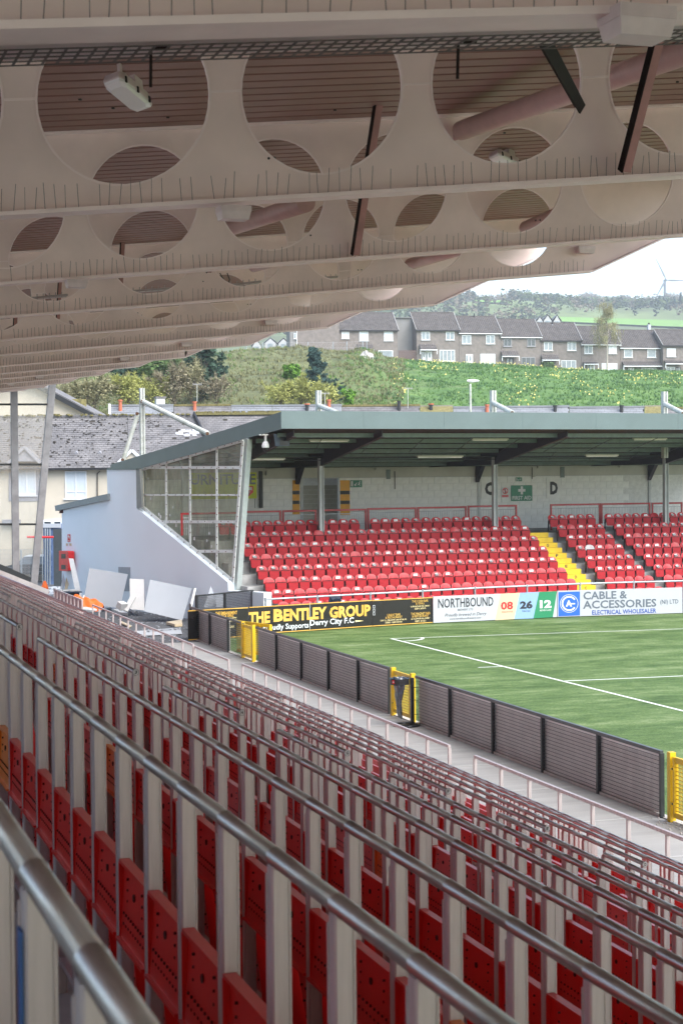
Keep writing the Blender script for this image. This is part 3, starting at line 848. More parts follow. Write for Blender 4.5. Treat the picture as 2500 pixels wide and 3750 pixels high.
# return fence at the far corner, behind the leftmost board
def wallpts(a, b): return Vector(a), Vector(b)
ra, rb = at(690, 2330, Z=0) + Vector((.4, .3, 0)), at(925, 2300, Z=0)
rt = thing('return_fence', 'black mesh fence standing behind the far left advertising board', 'fence', ra)
L = (rb - ra).length; dr = (rb - ra).normalized(); rz_ = math.atan2(dr.y, dr.x) - pi / 2
pm = mesh_panel(L, 1.35, hstep=.06, vstep=.05, tw=.012, th=.012)
pm.v = [Matrix.Rotation(rz_, 3, 'Z') @ v + ra + Vector((0, 0, .1)) for v in pm.v]
pm.build('mesh_panel', M['fence'], rt)
for i in range(3): mb = MB(); mb.box(ra + dr * L * i / 2 + Vector((0, 0, .75)), (.09, .09, 1.5), rz=rz_); mb.build('post', M['fence'], rt)
mb = MB(); mb.bar(ra + Vector((0, 0, 1.48)), rb + Vector((0, 0, 1.48)), .06, .05); mb.build('top_rail', M['fence'], rt)

# ---------------------------------------------------------------- yellow gates
def gate(name_lb, y0, y1, xo=0.0, open_=0.0, posts=(True, True), H=1.16):
    t = thing('yellow_gate', name_lb, 'gate', (FX, y0, 0))
    def rot(v): return v
    sgn = 1 if y1 > y0 else -1
    a = Vector((FX, y0, 0)); d = Vector((math.sin(open_), math.cos(open_) * sgn, 0)); L = abs(y1 - y0)
    if posts[0]: mb = MB(); mb.box(a + Vector((0, 0, H / 2 + .02)), (.11, .11, H + .04)); mb.build('gate_post', M['yellow'], t)
    if posts[1]: mb = MB(); mb.box(Vector((FX, y1, H / 2 + .02)), (.11, .11, H + .04)); mb.build('gate_post', M['yellow'], t)
    s0, s1 = .14, L - .14
    up = Vector((0, 0, 1)); mb = MB()
    for z in (.14, H - .07): mb.bar(a + d * (s0 - .05) + up * z, a + d * (s1 + .05) + up * z, .055, .09)
    for s_ in (s0, s1): mb.bar(a + d * s_ + up * .10, a + d * s_ + up * (H - .03), .08, .055, up=d)
    mb.build('gate_frame', M['yellow'], t)
    mb = MB(); z = .22
    while z < H - .12: mb.bar(a + d * s0 + up * z, a + d * s1 + up * z, .012, .014); z += .068
    s_ = s0
    while s_ < s1: mb.bar(a + d * s_ + up * .2, a + d * s_ + up * (H - .1), .008, .008, up=d); s_ += .05
    mb.build('gate_mesh', M['yellow'], t)
    for z in (.34, .94):
        mb = MB(); mb.tube([a + d * (s0 - .07) + up * z + Vector((-.05, 0, 0)), a + d * (s0 + .05) + up * z + Vector((-.05, 0, 0))], .022, 8); mb.build('hinge', M['stripey'] if 0 else M['yellow'], t)
        mb = MB(); mb.tube([a + d * (s0 + .02) + up * z + Vector((-.05, 0, 0)), a + d * (s0 + .02) + up * z + Vector((-.08, 0, 0))], .018, 8); mb.build('bolt_head', M['black'], t)
    return t
gate('yellow steel gate at the right edge, nearest of the three', fy(2443), fy(2443) - 1.35)
gate('yellow steel gate in the fence behind the black litter sack', fy(1418), fy(1490))
gate('small yellow steel gate far off by the black and gold board', fy(866), fy(905))
gt = thing('open_gate_leaf', 'yellow gate leaf swung open towards the black and gold board', 'gate', (FX, fy(866), 0))
A, B = at(868, 2290, X=FX + .05), at(990, 2292, Z=1.12); A.z = 0; B.z = 0
mb = MB()
for z in (1.12, .16): mb.bar(A + Vector((0, 0, z)), B + Vector((0, 0, z)), .06, .09)
mb.bar(B, B + Vector((0, 0, 1.16)), .09, .09, up=(1, 0, 0)); mb.bar(A + (B - A) * .7, A + (B - A) * .7 + Vector((0, 0, 1.16)), .07, .07, up=(1, 0, 0)); mb.build('gate_frame', M['yellow'], gt)
mb = MB()
for i in range(14): z = .22 + i * .065; mb.bar(A + Vector((0, 0, z)), B + Vector((0, 0, z)), .012, .02)
for i in range(22): q = A.lerp(B, i / 22); mb.bar(q + Vector((0, 0, .2)), q + Vector((0, 0, 1.1)), .01, .01, up=(1, 0, 0))
mb.build('gate_mesh', M['yellow'], gt)

# ---------------------------------------------------------------- litter sack holder
c = at(1462, 2485, X=FX - .42); c.z = 0
bin_ = thing('litter_sack_holder', 'black plastic sack hung from a round holder in front of the yellow gate', 'litter bin', c)
hc = Vector((c.x, c.y, 1.10)); pst = c + Vector((.26, -.16, 0))
def ringstrip(cn, r, z0, z1, n=26, sq=1.0):
    mb = MB()
    for i in range(n):
        a, b = 2 * pi * i / n, 2 * pi * (i + 1) / n
        P0 = [cn + Vector((r * math.cos(t), r * sq * math.sin(t), z)) for t, z in ((a, z0), (b, z0), (b, z1), (a, z1))]
        mb.quad(*P0)
        r2 = r - .012
        P1 = [cn + Vector((r2 * math.cos(t), r2 * sq * math.sin(t), z)) for t, z in ((a, z1), (b, z1), (b, z0), (a, z0))]
        mb.quad(*P1); mb.quad(P0[3], P0[2], P1[1], P1[0])
    return mb
ringstrip(hc, .235, -.12, .02).build('holder_ring', M['blackpl'], bin_, smooth=False)
mb = MB(); n = 20
for i in range(n):
    a, b = 2 * pi * i / n, 2 * pi * (i + 1) / n
    for j in range(4):
        r0, r1 = .24 - j * .04, .24 - (j + 1) * .04
        def hz(t, r): return .02 + .02 * math.sin(t * 5 + r * 60) + (.03 if r < .18 else 0) * math.sin(t * 3)
        mb.quad(*[hc + Vector((r * math.cos(t), r * math.sin(t), hz(t, r))) for t, r in ((a, r0), (b, r0), (b, r1), (a, r1))])
sackm = mat('black_sack_film', (.025, .032, .045), .22, var=.3, scale=5, bump=.6, bscale=14, spec=.9)
mb.build('sack_rim', sackm, bin_)
mb = MB(); rings = 16; n = 22
for j in range(rings + 1):
    t = j / rings; z = -.05 - t * .86
    wdt = .20 * (1 - .35 * t) + .02 * math.sin(t * 9); dpt = .10 * (1 - t) + .015
    cx_ = .02 * math.sin(t * 5) - .05 * math.sin(t * pi) ; cy_ = -.10 * t
    for i in range(n):
        a = 2 * pi * i / n; fold = 1 + .13 * math.sin(a * 5 + t * 7) + .10 * math.sin(a * 3 - t * 11)
        mb.v.append(hc + Vector((dpt * math.cos(a) * fold + cx_, wdt * math.sin(a) * fold + cy_, z + .02 * math.sin(a * 4 + t * 9))))
for j in range(rings):
    for i in range(n): mb.f.append((j * n + i, j * n + (i + 1) % n, (j + 1) * n + (i + 1) % n, (j + 1) * n + i))
mb.f.append(tuple(rings * n + i for i in range(n)))
mb.build('sack', sackm, bin_)
mb = MB(); mb.box(pst + Vector((0, 0, .57)), (.075, .075, 1.14)); mb.build('stand_post', M['blackpl'], bin_)
mb = MB()
for z in (.28, .62, .92): mb.bar(pst + Vector((-.04, .05, z)), pst + Vector((.05, -.26, z + .01)), .012, .012)
mb.build('cable_tie', M['blackpl'], bin_)
cb = c + Vector((.10, -.20, 0)); mb = MB(); pts = [cb + Vector((.30 * math.cos(2 * pi * i / 24), .30 * math.sin(2 * pi * i / 24), .03)) for i in range(25)]
mb.tube(pts, .03, 8); mb.bar(cb + Vector((-.3, 0, .03)), cb + Vector((.3, 0, .03)), .06, .03); mb.build('base_ring', M['blackpl'], bin_)
mb = MB(); q = hc + Vector((-.20, -.135, -.045)); nrm = Vector((-.83, -.56, 0)).normalized(); tx = Vector((.56, -.83, 0)).normalized()
mb.quad(*[q + nrm * .008 + tx * a + Vector((0, 0, b)) for a, b in ((-.03, -.045), (.03, -.045), (.03, .045), (-.03, .045))]); lb_ = mb.build('red_label', M['sred'], bin_)
mb = MB(); mb.quad(*[q + nrm * .011 + tx * a + Vector((0, 0, b)) for a, b in ((-.022, -.012), (.022, -.012), (.022, .012), (-.022, .012))]); mb.build('label_print', M['white'], lb_)

# ================================================================ FAR STAND
O = Vector((16.5, 62.7, 0)); PHI = math.radians(5)
U = Vector((math.cos(PHI), math.sin(PHI), 0)); V = Vector((-math.sin(PHI), math.cos(PHI), 0)); Zv = Vector((0, 0, 1))
def S(u, v, z): return O + U * u + V * v + Zv * z
def vp(v): return (O + V * v, V)
def uv(px, py, v):
    p = at(px, py, plane=vp(v)) - O; return p.dot(U), p.z
G0 = Vector((18.4, 63.4, 0)); GD = Vector((-.225, .974, 0)).normalized(); GN = Vector((GD.y, -GD.x, 0))
def gp(px, py, off=0.0): return at(px, py, plane=(G0 + GN * off, GN))
def gs_at_v(v):  # u of the gable plane at depth v
    t = (O + V * v - G0).dot(V) / GD.dot(V); return (G0 + GD * t - O).dot(U)
def c6(x, y): return (800 + x * .574, 1450 + y * .574)
def r1(x, y): return (1600 + x * .574, 1450 + y * .574)
def c5(x, y): return (x * .574, 1350 + y * .574)
UEND = 31.0; VB = 12.9
stand = thing('far_stand', 'low football stand with grey green roof, pale end wall and rows of red seats', 'stand', S(4, 4, 0))
NR = 8; RISE = .43; ZT0 = 1.06
def seat_top(r): return ZT0 + RISE * r
def deckz(r): return seat_top(r) - .80
def rowv(r): return 1.35 + .8 * r
mb = MB()
for r in range(NR + 1):
    u0 = gs_at_v(rowv(r)) + .05; z = deckz(min(r, NR - 1)) 
    if r == 0: u0 = max(u0, uv(985, 2190, 1)[0] - .6)
    v0 = rowv(r) - .45; v1 = rowv(r) + .35 if r < NR else VB
    a, b, c_, d_ = S(u0, v0, 0), S(UEND, v0, 0), S(UEND, v1, 0), S(u0, v1, 0)
    mb.prism([a, b, c_, d_], (0, 0, z))
mb.build('terrace_deck', M['riser'], stand, kind='structure')
# aisle steps in yellow
ua = [uv(1950, 1957, rowv(7))[0], uv(2113, 2150, rowv(0))[0]]; ub = [uv(2034, 1957, rowv(7))[0], uv(2183, 2150, rowv(0))[0]]
AU0, AU1 = sum(ua) / 2, sum(ub) / 2
letters = {7: '', 6: 'G', 5: 'F', 4: 'E', 3: 'D', 2: 'C', 1: '', 0: ''}
for r in range(NR):
    for h in (0, 1):
        z1 = deckz(r) + .02 - (RISE / 2 if h == 0 else 0) + (0 if h else 0); v0 = rowv(r) - .86 + .4 * h; v1 = v0 + .42
        mb = MB(); zb = z1 - RISE / 2 - .03
        mb.prism([S(AU0, v0, zb), S(AU1, v0, zb), S(AU1, v1, zb), S(AU0, v1, zb)], (0, 0, z1 - zb))
        st_ = mb.build('yellow_step', M['stepy'], stand)
        if h == 1 and letters[r]: text(letters[r], 'step_letter', M['ink'], st_, S(AU0, v0, z1 - .19), U, Zv, .50, .62, .02, .15, bold=.03)
# seats
def lathe(): pass
def far_seat(p):
    t = thing('tip_up_seat', 'x', 'seat', p, PHI, 'red tip-up seats in the far stand')
    X_, Y_ = U, V
    mb = MB(); nx, nz = 10, 5; W = .232
    for side, dy in ((0, 0.0), (1, .03)):
        for j in range(nz + 1):
            for i in range(nx + 1):
                a = (i / nx - .5) * 2; zf = j / nz
                ztop = -.105 * abs(a) ** 3.2; zz = -.40 * (1 - zf) + ztop * zf
                yy = -.055 * a * a - .05 * (1 - zf) + .02 + dy + (.035 * zf ** 3)
                mb.v.append(p + X_ * (a * W * (.93 + .07 * math.sin(zf * pi))) + Y_ * yy + Zv * zz)
    N1 = (nx + 1) * (nz + 1)
    for j in range(nz):
        for i in range(nx):
            k = j * (nx + 1) + i
            mb.f.append((k, k + 1, k + nx + 2, k + nx + 1)); mb.f.append((N1 + k, N1 + k + nx + 1, N1 + k + nx + 2, N1 + k + 1))
    for i in range(nx): k = nz * (nx + 1) + i; mb.f.append((k, k + 1, N1 + k + 1, N1 + k))
    for j in range(nz):
        k = j * (nx + 1); mb.f.append((k, k + nx + 1, N1 + k + nx + 1, N1 + k)); k += nx; mb.f.append((k + nx + 1, k, N1 + k, N1 + k + nx + 1))
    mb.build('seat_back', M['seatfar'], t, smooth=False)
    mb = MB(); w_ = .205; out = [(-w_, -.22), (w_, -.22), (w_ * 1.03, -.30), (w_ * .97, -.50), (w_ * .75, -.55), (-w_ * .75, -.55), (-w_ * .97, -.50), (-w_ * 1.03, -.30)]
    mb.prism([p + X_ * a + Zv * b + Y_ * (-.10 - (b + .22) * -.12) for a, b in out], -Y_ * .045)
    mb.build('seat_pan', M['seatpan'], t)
    mb = MB(); mb.prism([p + X_ * a + Zv * b + Y_ * -.085 for a, b in ((-.195, -.23), (.195, -.23), (.195, -.195), (-.195, -.195))], -Y_ * .055); mb.build('pan_edge', M['hole'], t)
    mb = MB()
    for s_ in (-1, 1): mb = MB(); mb.prism([p + X_ * (s_ * .215) + Y_ * yy + Zv * zz for yy, zz in ((-.02, -.25), (-.13, -.25), (-.08, -.74), (.02, -.74))], X_ * (s_ * .02)); mb.build('seat_bracket', M['blackpl'], t)
    return t
def far_sticker(p, t, kind_):
    mb = MB(); z0_, z1_ = -.155, -.075
    if kind_ == 'black':
        mb.quad(*[p + U * a + V * (-.03 + q) + Zv * b for a, b, q in ((-.09, z0_, -.012), (.09, z0_, -.012), (.09, z1_, .012), (-.09, z1_, .012))]); s_ = mb.build('sticker', M['ink'], t)
        text('SEASON', 'sticker_print', M['white'], s_, p + V * -.030, U, Zv, -.065, .07, z0_ + .045, z0_ + .075, off=.008, bold=.03)
        text('TICKET', 'sticker_print', M['white'], s_, p + V * -.038, U, Zv, -.06, .06, z0_ + .008, z0_ + .036, off=.006, bold=.03)
        mb = MB(); mb.quad(*[p + U * a + V * -.022 + Zv * b for a, b in ((-.10, z1_ - .01), (.04, z1_), (.02, z1_ + .035), (-.08, z1_ + .02))]); mb.build('paper_patch', M['white'], t)
    else:
        mb.quad(*[p + U * a + V * (-.032 + q) + Zv * b for a, b, q in ((-.10, z0_ + .01, -.012), (.10, z0_ + .02, -.012), (.09, z1_ + .03, .014), (-.08, z1_ + .02, .014))]); mb.build('paper_patch', M['white'], t)
protos = {}
nseat = 0
rows_up = ['front', 'second', 'third', 'fourth', 'fifth', 'sixth', 'seventh', 'back']
pu = [uv(px, py, 6.4)[0] for px, py in ((1176, 1900), (1811, 1890), (2436, 1870))]
gapu = uv(2270, 2000, rowv(5))[0]
for r in range(NR):
    v = rowv(r); z = seat_top(r)
    u0 = gs_at_v(v) + .45
    if r == 0: u0 = uv(990, 2190, v)[0] + .25
    if r == 1: u0 = uv(960, 2150, v)[0] + .1
    jit = R_.uniform(-.15, .15)
    blocks = [(u0, AU0 - .12, 'left of steps'), (AU1 + .22 + (7 - r) * .0, gapu - .0, 'just right of steps'), (gapu + .14, UEND, 'far right')]
    for (a, b, where) in blocks:
        n = int((b - a) / .495); k = 0
        st0 = b - n * .495 + .25 if 'left' in where else a + .25
        for i in range(n):
            u_ = st0 + i * .495
            if r == 7 and 'left' in where and i in (13,): continue
            p = S(u_, v, z)
            if CX + F_PX * (p - CAM).dot(cr) / (p - CAM).dot(cf) > 2530: continue
            k += 1
            if r <= 1: kd = 'plain' if R_.random() < .88 else 'paper'
            elif r == 2: kd = R_.choice(['plain', 'black', 'paper'])
            else: kd = 'black' if R_.random() < .68 else ('paper' if R_.random() < .8 else 'plain')
            if r == 6 and 'just right' in where and i == 1 and 0: kd = 'paper'
            pale = (r == 4 and 'just right' in where and i == 1)
            look = {'plain': 'plain red seat', 'black': 'stickered red seat', 'paper': 'paper-patched red seat'}[kd]
            lb = f"{look}, {ordn(k)} from left in {rows_up[r]} row, {where}"
            if pale: lb = 'pale grey tip-up seat among the red ones right of the yellow steps'
            if pale: kd = 'plain'
            if kd not in protos:
                s_ = far_seat(p)
                if kd != 'plain': far_sticker(p, s_, kd)
                protos[kd] = s_
            else: s_ = dup(protos[kd], p)
            s_['label'] = lb; nseat += 1
            s_.rotation_euler = (0, 0, PHI + R_.gauss(0, .03))
            if pale:
                for ch in s_.children:
                    if ch.name.startswith('seat_back'): ch.data = ch.data.copy(); ch.data.materials[0] = mat('pale_seat', (.50, .46, .46), .5)
# red barriers behind the top row
def barrier(x0, x1, ytop, lb, v=8.15, zb=None, left=True, right=True):
    a, zt = uv(x0, ytop[0], v); b, zt2 = uv(x1, ytop[1], v); zt = (zt + zt2) / 2; zb = zb if zb is not None else zt - .95
    t = thing('red_barrier', lb, 'barrier', S(a, v, zb), PHI, 'red framed barriers behind the back row')
    f = .085
    mb = MB(); mb.bar(S(a, v, zt - f / 2), S(b, v, zt - f / 2), .05, f)
    mb.bar(S(a + f / 2, v, zb), S(a + f / 2, v, zt - f), f, .05, up=V); mb.bar(S(b - f / 2, v, zb), S(b - f / 2, v, zt - f), f, .05, up=V)
    mb.build('barrier_frame', M['redframe'], t)
    mb = MB(); n = int((b - a) / .085)
    for i in range(1, n): q = a + (b - a) * i / n; mb.bar(S(q, v, zb), S(q, v, zt - f - .1), .012, .012, up=V)
    mb.bar(S(a + f, v, zt - f - .12), S(b - f, v, zt - f - .12), .02, .03)
    mb.bar(S(a + f, v, zb + .3), S(b - f, v, zb + .3), .012, .012)
    mb.build('infill_bars', M['wire'], t)
bl = [((662, 893), (1878, 1874), 'behind the dirty glass screen'), ((894, 1029), (1871, 1869), 'next to the glass screen edge'), ((1033, 1158), (1868, 1867), 'left of the first pillar'), ((1163, 1341), (1866, 1862), 'across the striped doorway'),
      ((1344, 1524), (1861, 1857), 'third from the first aid sign'), ((1527, 1707), (1857, 1853), 'second from the first aid sign'), ((1711, 1891), (1852, 1848), 'below the first aid sign'),
      ((2013, 2196), (1846, 1843), 'right of the yellow steps'), ((2198, 2379), (1843, 1840), 'second right of the yellow steps'), ((2384, 2496), (1840, 1839), 'behind the rightmost pillar'), ((2500, 2620), (1838, 1836), 'at the right edge of the stand')]
for (xs_, ys_, w_) in bl: barrier(xs_[0], xs_[1], ys_, 'red framed barrier ' + w_, zb=(deckz(7) + .05 if xs_[0] in (2013,) else None))
# pillars
def pillar_u(px, py, v, pxb): return uv(px, py, v)[0]
PU = pu
step_ = (PU[2] - PU[0]) / 2
UNDER = lambda v: 7.75 - .107 * (v + .3)
cols = [PU[0] - step_] + PU + [PU[2] + step_]
for i, u_ in enumerate(PU + [PU[2] + step_]):
    mb = MB(); zt = UNDER(6.4) - .3; zb = deckz(6)
    for du, dw, dd in ((-.09, .03, .20), (.09, .03, .20), (0, .15, .03)): mb.bar(S(u_ + du, 6.4, zb), S(u_ + du, 6.4, zt), dw, dd, up=V)
    mb.build('pillar', M['pillar'], stand)
mb = MB(); _g = gp(678, 1900) + (gp(678, 1900) - CAM).normalized() * 1.0
mb.box(Vector((_g.x, _g.y, 4.4)), (.26, .26, 4.6), rz=PHI); mb.build('pillar', M['pillar'], stand)
# rafters, purlins, underside
for u_ in cols[1:] + [cols[0] + .9]:
    mb = MB(); u_ = max(u_, gs_at_v(0) + .3)
    pr = [(.1, UNDER(.1) - .03), (VB, UNDER(VB) - .03), (VB, 6.30), (6.4, 6.36), (3.2, 6.92), (.1, UNDER(.1) - .26)]
    mb.prism([S(u_ - .012, v, z) for v, z in pr], U * .024)
    rf_ = mb.build('main_rafter', M['rafterdark'], stand)
    mb = MB()
    for (v0, z0_), (v1, z1_) in zip(pr[2:], pr[3:]): mb.bar(S(u_, v0, z0_), S(u_, v1, z1_), .17, .02)
    mb.build('rafter_flange', M['rafterdark'], rf_)
for px in (1098, 1757, 2388):
    u_ = uv(px, 1750, VB - .4)[0]
    mb = MB(); mb.prism([S(u_ - .1, VB - .1, 5.55), S(u_ - .1, VB - .75, 6.33), S(u_ - .1, VB - .1, 6.33)], U * .2); mb.build('haunch', M['rafterdark'], stand)
for v in (.9, 2.6, 4.3, 6.0, 7.7, 9.4, 11.1):
    mb = MB(); ug = gs_at_v(v) + .05
    a, b = S(ug, v, UNDER(v) - .10), S(UEND, v, UNDER(v) - .10)
    mb.bar(a, b, .015, .17); mb.bar(a + Zv * -.08 + V * .035, b + Zv * -.08 + V * .035, .06, .014); mb.bar(a + Zv * .08 - V * .03, b + Zv * .08 - V * .03, .06, .012)
    mb.build('purlin', M['purlin'], stand)
# corrugated roof sheeting
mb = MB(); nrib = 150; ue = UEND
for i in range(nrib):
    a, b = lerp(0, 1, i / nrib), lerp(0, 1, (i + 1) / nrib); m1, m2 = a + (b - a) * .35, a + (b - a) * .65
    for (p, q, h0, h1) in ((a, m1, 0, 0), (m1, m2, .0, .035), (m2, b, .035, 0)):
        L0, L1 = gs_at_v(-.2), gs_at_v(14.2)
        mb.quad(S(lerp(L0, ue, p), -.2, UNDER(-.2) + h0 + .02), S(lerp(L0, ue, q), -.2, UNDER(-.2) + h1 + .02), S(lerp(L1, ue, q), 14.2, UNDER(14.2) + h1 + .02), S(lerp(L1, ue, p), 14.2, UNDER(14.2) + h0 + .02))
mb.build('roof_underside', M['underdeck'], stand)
mb = MB(); T = .55
mb.prism([S(gs_at_v(-.2), -.2, UNDER(-.2) + .10), S(ue, -.2, UNDER(-.2) + .10), S(ue, 14.4, UNDER(14.4) + .10), S(gs_at_v(14.4), 14.4, UNDER(14.4) + .10)], (0, 0, .42))
mb.build('roof_top', M['greenroof'], stand)
# thin bars, conduits and hangers below the roof
mb = MB()
for u_ in [cols[1] + (i - 1) * 2.2 for i in range(12)]:
    if u_ < gs_at_v(3) + .5: continue
    mb.bar(S(u_, .9, UNDER(.9) - .2), S(u_ + 1.6, 5.7, UNDER(5.7) - .2), .02, .02)
    mb.bar(S(u_ + 1.5, 8.9, UNDER(8.9) - .2), S(u_, 5.7, UNDER(5.7) - .2), .02, .02)
mb.build('sag_rods', M['rafterdark'], stand, kind='stuff')
mb = MB(); ug = gs_at_v(6.2) + .1; mb.bar(S(ug, 6.2, UNDER(6.2) - .34), S(UEND, 6.2, UNDER(6.2) - .34), .10, .05); mb.bar(S(ug, 6.2, UNDER(6.2) - .46), S(UEND, 6.2, UNDER(6.2) - .44), .03, .03)
mb.build('conduit', M['black'], stand)
for (x, y, v) in ((705, 283, 2.2), (300, 400, 5.4), (1378, 385, 5.4)):
    u_, z_ = uv(*c6(x, y), v); t = thing('strip_light', f"grey strip light under the far stand roof, {'left' if x == 300 else ('centre' if x == 705 else 'middle')} one", 'light', S(u_, v, z_), PHI)
    mb = MB(); mb.bar(S(u_ - .85, v, z_), S(u_ + .85, v, z_), .12, .07); mb.build('housing', M['cream'], t)
    mb = MB(); mb.bar(S(u_ - .8, v, z_ - .05), S(u_ + .8, v, z_ - .05), .07, .03); mb.build('diffuser', M['diffuser'], t)
for (x, y, v, w_) in ((335, 275, 2.2, 'above the letter C'), (1355, 273, 2.2, 'at the upper right'), (1048, 378, 5.4, 'right of the first aid sign'), (50, 385, 5.4, 'left of the letter C')):
    u_, z_ = uv(*r1(x, y), v); t = thing('strip_light', 'grey strip light under the far stand roof ' + w_, 'light', S(u_, v, z_), PHI)
    mb = MB(); mb.bar(S(u_ - .85, v, z_), S(u_ + .85, v, z_), .12, .07); mb.build('housing', M['cream'], t)
    mb = MB(); mb.bar(S(u_ - .8, v, z_ - .05), S(u_ + .8, v, z_ - .05), .07, .03); mb.build('diffuser', M['diffuser'], t)
# front fascia in sheets
ufL = uv(1029, 1540, -.35)[0]; zt_ = uv(1400, 1507, -.35)[1]; zb_ = uv(1400, 1570.5, -.35)[1]
joints = [ufL] + [uv(px, 1540, -.35)[0] for px in (1330, 1625, 1912, 2180, 2480)] + [UEND]
for a, b in zip(joints, joints[1:]):
    mb = MB(); mb.bar(S(a, -.35, (zt_ + zb_) / 2), S(b - .006, -.35, (zt_ + zb_) / 2), .03, zt_ - zb_); mb.build('fascia_sheet', M['greenroof'], stand)
mb = MB(); mb.bar(S(ufL, -.28, zb_ + .012), S(UEND, -.28, zb_ + .012), .16, .02); mb.build('drip_edge', M['purlin'], stand)
# gable fascia
up_ = [(405, 1701), (700, 1612), (900, 1551), (1028, 1508)]; lo_ = [(405, 1717), (512, 1716), (700, 1664), (900, 1605), (1029, 1572)]
for a, b, c_, d_ in (((405, 1701), (700, 1612), (700, 1664), (405, 1717)), ((700, 1612), (900, 1551), (900, 1605.5), (700, 1664)), ((900, 1551), (1028, 1508), (1029, 1572), (900, 1605.5))):
    q = .0
    pts = [gp(*p, off=-.42) for p in (a, b, c_, d_)]
    if (a == (405, 1701)): pts = [gp(405, 1701, -.42), gp(700, 1612, -.42), gp(700, 1664, -.42), gp(512, 1716, -.42), gp(405, 1717, -.42)]
    mb = MB(); mb.prism(pts[::-1], GN * .04); mb.build('gable_fascia', M['greenroof'], stand)
# back wall: block courses around the striped doorway
zW0, zW1 = deckz(7) + .0, uv(1600, 1746, VB)[1]
dL, dR = uv(1110, 1800, VB)[0], uv(1241, 1800, VB)[0]
uW0 = gs_at_v(VB) + .05
mb = MB()
for a, b in ((uW0, dL), (dR, UEND)):
    mb.prism([S(a, VB + .02, zW0 - .6), S(b, VB + .02, zW0 - .6), S(b, VB + .2, zW0 - .6), S(a, VB + .2, zW0 - .6)], (0, 0, zW1 - zW0 + .6))
wall = mb.build('back_wall', M['mortar'], stand)
nb = 8; bh = (zW1 - zW0) / nb; bl_ = .66; bme = {}
def block(u0, L, z):
    k = round(L, 2)
    if k not in bme:
        mb = MB(); mb.prism([U * 0, U * (L - .012), U * (L - .012) + V * .03, V * .03], (0, 0, bh - .012)); bme[k] = mb.mesh('block', M['block'])
    p = S(u0, VB - .008, z) - Vector(ORG[stand.name].translation)
    link('block', bme[k], wall, p)
nbk = 0
for j in range(nb):
    for a, b in ((uW0, dL), (dR, UEND)):
        u_ = a - (bl_ / 2 if j % 2 else 0)
        while u_ < min(b, 25) - .02:
            s0, s1 = max(u_, a), min(u_ + bl_, b)
            if s1 - s0 > .05:
                block(s0, round(s1 - s0, 2), zW0 + j * bh); nbk += 1
            u_ += bl_
mb = MB(); zB = UNDER(VB) - .02
mb.prism([S(uW0, VB - .07, zW1), S(UEND, VB - .07, zW1), S(UEND, VB + .2, zW1), S(uW0, VB + .2, zW1)], (0, 0, zB - zW1)); mb.build('upper_wall_band', M['cream'], stand)
mb = MB(); mb.bar(S(uW0, VB - .08, zW1 + .0), S(UEND, VB - .08, zW1 + .0), .02, .03); mb.build('band_trim', M['pillar'], stand)
for (fx, x0, y0, x1, y1) in ((r1, 785, 452, 810, 520), (c6, 1070, 470, 1095, 530)):
    a, z1 = uv(*fx(x0, y0), VB - .1); b, z0_ = uv(*fx(x1, y1), VB - .1); mb = MB(); mb.bar(S((a + b) / 2, VB - .1, z0_), S((a + b) / 2, VB - .1, z1), b - a, .04, up=V); mb.build('wall_stub', M['purlin'], stand)
for px in (1104, 1706 + 45, 2376):
    a, _ = uv(px, 1800, VB); mb = MB(); mb.bar(S(a, VB - .03, zW0), S(a, VB - .03, zW1), .13, .04, up=V); mb.build('wall_post', M['pillar'], stand)
# doorway recess
mb = MB(); r0, r1_ = dL - 1.5, dR + 3.0
mb.prism([S(r0, VB + 2.2, zW0 - .5), S(r1_, VB + 2.2, zW0 - .5), S(r1_, VB + 2.35, zW0 - .5), S(r0, VB + 2.35, zW0 - .5)], (0, 0, 3.4)); rec = mb.build('passage_wall', M['mortar'], stand)
bm2 = MB(); bm2.prism([U * 0, U * .43, U * .43 + V * .03, V * .03], (0, 0, .205)); bm2 = bm2.mesh('block', M['beige'])
for j in range(12):
    u_ = r0 - (.22 if j % 2 else 0)
    while u_ < r1_: link('block', bm2, rec, S(max(u_, r0), VB + 2.185, zW0 - .4 + j * .218) - Vector(ORG[stand.name].translation)); u_ += .442
mb = MB(); mb.prism([S(r0, VB + .2, zW0 - .6), S(r1_, VB + .2, zW0 - .6), S(r1_, VB + 2.2, zW0 - .6), S(r0, VB + 2.2, zW0 - .6)], (0, 0, .4)); mb.build('passage_floor', M['concrete'], stand)
mb = MB(); mb.prism([S(r0 + 2.2, VB + .2, zW1 + .05), S(r1_ + 1, VB + .2, zW1 + .05), S(r1_ + 1, VB + 2.2, zW1 + .4), S(r0 + 2.2, VB + 2.2, zW1 + .4)], (0, 0, .03)); mb.build('passage_roof', M['beige'], stand)
for (x0, x1, nm) in ((471, 515, 0), (775, 835, 1)):
    segs_ = [(538, 605, 'stripey'), (605, 628, 'black'), (628, 668, 'stripey'), (668, 690, 'black'), (690, 760, 'stripey')]
    a, _ = uv(*c6(x0, 600), VB); b, _ = uv(*c6(x1, 600), VB)
    for y0, y1, mm in segs_:
        z1 = uv(*c6(x0, y0), VB)[1]; z0_ = uv(*c6(x0, y1), VB)[1]; mb = MB()
        mb.prism([S(a, VB - .03, z0_), S(b, VB - .03, z0_), S(b, VB + .2, z0_), S(a, VB + .2, z0_)], (0, 0, z1 - z0_ - .002)); mb.build('jamb_stripe', M[mm], stand)

